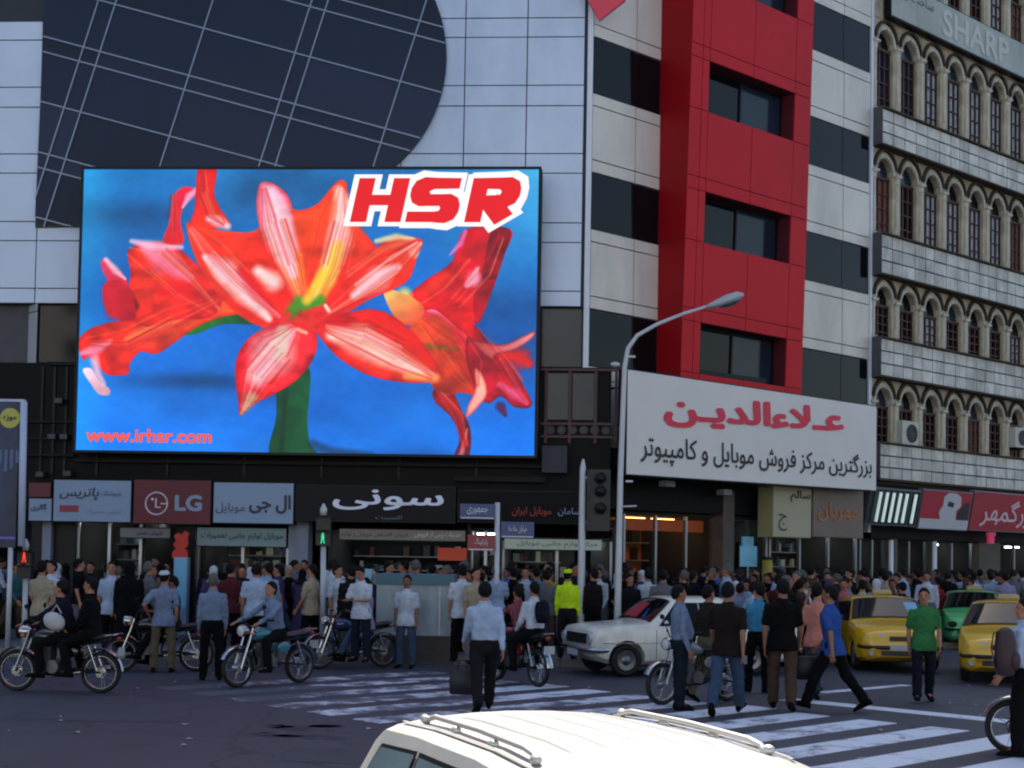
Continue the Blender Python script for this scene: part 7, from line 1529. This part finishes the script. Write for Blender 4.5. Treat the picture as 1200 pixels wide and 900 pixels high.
# street lamp
p = pl(724, 783, .15); p = V((p.x, KY + .6, .15)); p.x = at_y(724, 700, KY + .6).x
Lp = pole_thing('street_lamp', p, 'tall white street lamp bending over the corner of the red bay', 'street lamp'); Yp = p.y
def ay(x, y): q = at_y(x, y, Yp); return V((q.x, Yp, q.z))
m_ = MB(); m_.smooth = True; m_.tube([p, p + V((0, 0, .9)), ay(727, 560), ay(732, 430), ay(736, 408), ay(747, 393), ay(770, 380), ay(800, 368), ay(832, 358)], [.085, .07, .058, .050, .046, .042, .038, .034, .030], 14); m_.build('pole', GALV, Lp)
m_ = MB(); m_.smooth = True; m_.tube([p, p + V((0, 0, .35))], .16, 14); m_.build('base', GALV, Lp)
a_, b_ = ay(828, 360), ay(871, 345); dd = (b_ - a_); m_ = MB(); m_.smooth = True; m_.loft([er(a_ + dd * t, V((0, 1, 0)), dd.normalized().cross(V((0, 1, 0))), w_, h_, 14) for t, w_, h_ in ((0, .04, .04), (.2, .10, .07), (.55, .16, .11), (.85, .15, .10), (1, .05, .03))]); m_.build('lamp_head', mat('lamp_grey', rgb('8c9298', 1.3), .4, .2), Lp, recalc=True)
m_ = MB(); m_.smooth = True; m_.ell(a_.lerp(b_, .62) - V((0, 0, .07)), (.24, .11, .08), Matrix.Rotation(-.33, 3, 'Y')); m_.build('lamp_glass', mat('lamp_glass', rgb('3c4450', 1.2), .1), Lp)
for x, y, w_ in ((741, 418, 6), (738, 564, 5)): q = ay(x, y); m_ = MB(); m_.box(q.x - .08, q.x + .06, Yp - .03, Yp + .03, q.z - .02, q.z + .02); m_.build('bracket', GALV, Lp)
q0, q1 = ay(724, 594), ay(746, 593); m_ = MB(); m_.tube([q0, q1], .018, 8); m_.build('stub_arm', GALV, Lp)
m_ = MB(); m_.smooth = True; q = ay(721, 427); m_.ell(q, (.10, .06, .05)); m_.build('camera_dome', GALV, Lp)
# traffic signal pole
Yq = KY + .9; x0 = at_y(681, 700, Yq).x; p = V((x0, Yq, .15)); TS = pole_thing('traffic_signal', p, 'tall white pole with a black traffic light seen from behind', 'traffic light')
def bq(x, y): q = at_y(x, y, Yq); return V((q.x, Yq, q.z))
m_ = MB(); m_.smooth = True; m_.tube([p, p + V((0, 0, .5)), bq(682, 620), bq(683, 548), bq(683.5, 538)], [.09, .075, .07, .06, .02], 12); m_.build('pole', GALV, TS)
q0, q1 = bq(687, 622), bq(715, 551); m_ = MB(); m_.box(q0.x, q0.x + .06, Yq - .1, Yq + .1, q0.z, q1.z); m_.box(q0.x + .06, q1.x, Yq - .14, Yq + .16, q0.z, q1.z); m_.build('signal_head', mat('signal_black', rgb('15181c'), .5), TS)
for k, y in enumerate((561, 576, 596)):
    q = bq(703, y); m_ = MB(); m_.smooth = True; m_.tube([(q.x, Yq - .14, q.z), (q.x, Yq - .30, q.z)], .115, 14); m_.build('visor', BLK2, TS); m_ = MB(); m_.disc((q.x, Yq - .17, q.z), (0, 1, 0), .1, .02, 14); m_.build('signal_lens', mat('dark_lens', rgb('3a4046'), .2), TS)
for y in (560, 612): q = bq(686, y); m_ = MB(); m_.box(q.x - .02, q.x + .12, Yq - .02, Yq + .02, q.z - .02, q.z + .02); m_.build('bracket', GALV, TS)
# street name post
Yn = KY + .5; x0 = at_y(582, 720, Yn).x; p = V((x0, Yn, .15)); SN = pole_thing('street_name_post', p, 'slim white post carrying two blue name plates and a red one', 'street sign')
def cq(x, y): q = at_y(x, y, Yn); return V((q.x, Yn, q.z))
m_ = MB(); m_.smooth = True; m_.tube([p, cq(583, 589)], .05, 12); m_.build('pole', GALV, SN)
BLP = mat('name_plate_blue', rgb('22345e', 1.4), .4); RDP = mat('plate_red', rgb('6c1c26', 1.4), .4); PLW = mat('plate_white_paint', rgb('9aa0a8', 1.4), .5)
for (x0, y0, x1, y1, m, s, off) in ((539, 591, 580, 608, BLP, 'جمهوری', -.05), (587, 612, 626, 630, BLP, 'خیابان حافظ', -.02), (548, 627, 580, 645, RDP, 'پارکینگ', -.07)):
    a_, b_ = cq(x0, y1), cq(x1, y0); m_ = MB(); m_.box(a_.x, b_.x, Yn + off - .02, Yn + off, a_.z, b_.z); m_.build('name_plate', m, SN)
    m_ = MB(); m_.box(a_.x + .02, b_.x - .02, Yn + off - .026, Yn + off - .02, a_.z + .01, a_.z + .035); m_.build('plate_line', PLW, SN)
    f2 = Fr((0, Yn + off - .022, 0), (1, 0, 0)); lettering(f2, fa(s), a_.x + .14, b_.x - .14, a_.z + .09, b_.z - .07, .004, PLW, SN, bold=.01)
# pedestrian signals
def pedsig(px, Y_, ytop, ybot, label, red):
    x0 = at_y(px, 700, Y_).x; p = V((x0, Y_, .15)); t = pole_thing('pedestrian_signal', p, label, 'pedestrian signal')
    a_, b_ = at_y(px, ybot, Y_), at_y(px, ytop, Y_); m_ = MB(); m_.smooth = True; m_.tube([p, V((a_.x, Y_, a_.z))], .055, 10); m_.build('pole', GALV, t)
    for k in (0, 1):
        h_ = (b_.z - a_.z) / 2; m_ = MB(); m_.box(a_.x - .14, a_.x + .14, Y_ - .12, Y_ + .08, a_.z + h_ * k + .01, a_.z + h_ * (k + 1) - .01); m_.build('signal_box', MATS['signal_black'], t)
        m_ = MB(); m_.box(a_.x - .15, a_.x + .15, Y_ - .24, Y_ - .12, a_.z + h_ * (k + 1) - .03, a_.z + h_ * (k + 1) - .015); m_.build('visor', BLK2, t)
    zc = a_.z + (b_.z - a_.z) * (.75 if red else .25); M_ = mat('red_man', (.05, 0, 0), .5, emit=rgb('e83a24'), es=1.3) if red else mat('green_man', (0, .05, .02), .5, emit=rgb('30c890'), es=1.3)
    m_ = MB(); m_.ell((a_.x, Y_ - .125, zc + .085), (.024, .008, .024), None, 10, 6); m_.box(a_.x - .028, a_.x + .028, Y_ - .13, Y_ - .121, zc - .01, zc + .06)
    for s in (-1, 1): m_.hexa([(a_.x + s * .02 - .012 + s * .012, Y_ - .13, zc - .10), (a_.x + s * .02 + .012 + s * .012, Y_ - .13, zc - .10), (a_.x + s * .02 + .012 + s * .012, Y_ - .121, zc - .10), (a_.x + s * .02 - .012 + s * .012, Y_ - .121, zc - .10), (a_.x + s * .012 - .012, Y_ - .13, zc - .005), (a_.x + s * .012 + .012, Y_ - .13, zc - .005), (a_.x + s * .012 + .012, Y_ - .121, zc - .005), (a_.x + s * .012 - .012, Y_ - .121, zc - .005)])
    m_.build('lit_figure', M_, t); m_ = MB(); m_.smooth = True; m_.tube([(b_.x, Y_, b_.z), (b_.x, Y_, b_.z + .12), (b_.x, Y_, b_.z + .24)], [.06, .075, .015], 10); m_.build('finial', GALV, t); return t
pedsig(379, KY + .5, 604, 640, 'pedestrian signal showing a green figure before the white pillar', False)
pedsig(30, KY + .9, 645, 678, 'pedestrian signal glowing red under the hanging banner', True)
# banner at the edge
Yb = KY + .2; BN = pole_thing('banner_stand', V((at_y(24, 700, Yb).x, Yb, .15)), 'tall dark banner in a white frame at the end of the pavement', 'banner')
def dq(x, y): q = at_y(x, y, Yb); return V((q.x, Yb, q.z))
a_, b_ = dq(-34, 641), dq(23, 471); m_ = MB(); m_.box(a_.x, b_.x, Yb, Yb + .06, a_.z, b_.z); m_.build('panel', mat('banner_dark', rgb('1c2036', 1.3), .5, var=.5, scale=1.5, dirt=rgb('2c3e60', 1.2), dscale=1.6), BN)
m_ = MB(); m_.smooth = True; m_.tube([dq(25, 640), dq(28, 471)], .07, 10); m_.build('frame_post', mat('frame_white_blue', rgb('8c98ac', 1.4), .5), BN)
m_ = MB(); m_.box(a_.x, b_.x + .1, Yb - .03, Yb + .09, b_.z, b_.z + .05); m_.build('frame_bar', MATS['frame_white_blue'], BN); m_ = MB(); m_.smooth = True; m_.tube([V((dq(12, 641).x, Yb + .03, .15)), V((dq(12, 641).x, Yb + .03, a_.z))], .05, 10); m_.build('pole', GALV, BN)
q = dq(12, 490); m_ = MB(); m_.smooth = False; m_.disc((q.x, Yb - .01, q.z), (0, 1, 0), .2, .012, 24); o = m_.build('yellow_badge', mat('badge_yellow', rgb('8c8c3c', 1.4), .5), BN); 
f2 = Fr((0, Yb - .02, 0), (1, 0, 0)); lettering(f2, fa('موزه'), q.x - .13, q.x + .13, q.z - .06, q.z + .06, .004, DB, BN, bold=.02)
m_ = MB(); q = dq(10, 536); 
for k in range(6): m_.box(q.x - .3 + k * .11, q.x - .24 + k * .11, Yb - .006, Yb, q.z - .2 + .1 * math.sin(k * 2.), q.z + .15)
o = m_.build('printed_shapes', mat('banner_print', rgb('3c5478', 1.2), .5), BN); o['kind'] = 'stuff'
m_ = MB(); q = dq(6, 630); m_.box(q.x - .3, q.x + .2, Yb - .006, Yb, q.z - .03, q.z + .02); m_.build('printed_line', mat('banner_violet', rgb('5c50a0', 1.2), .5), BN)
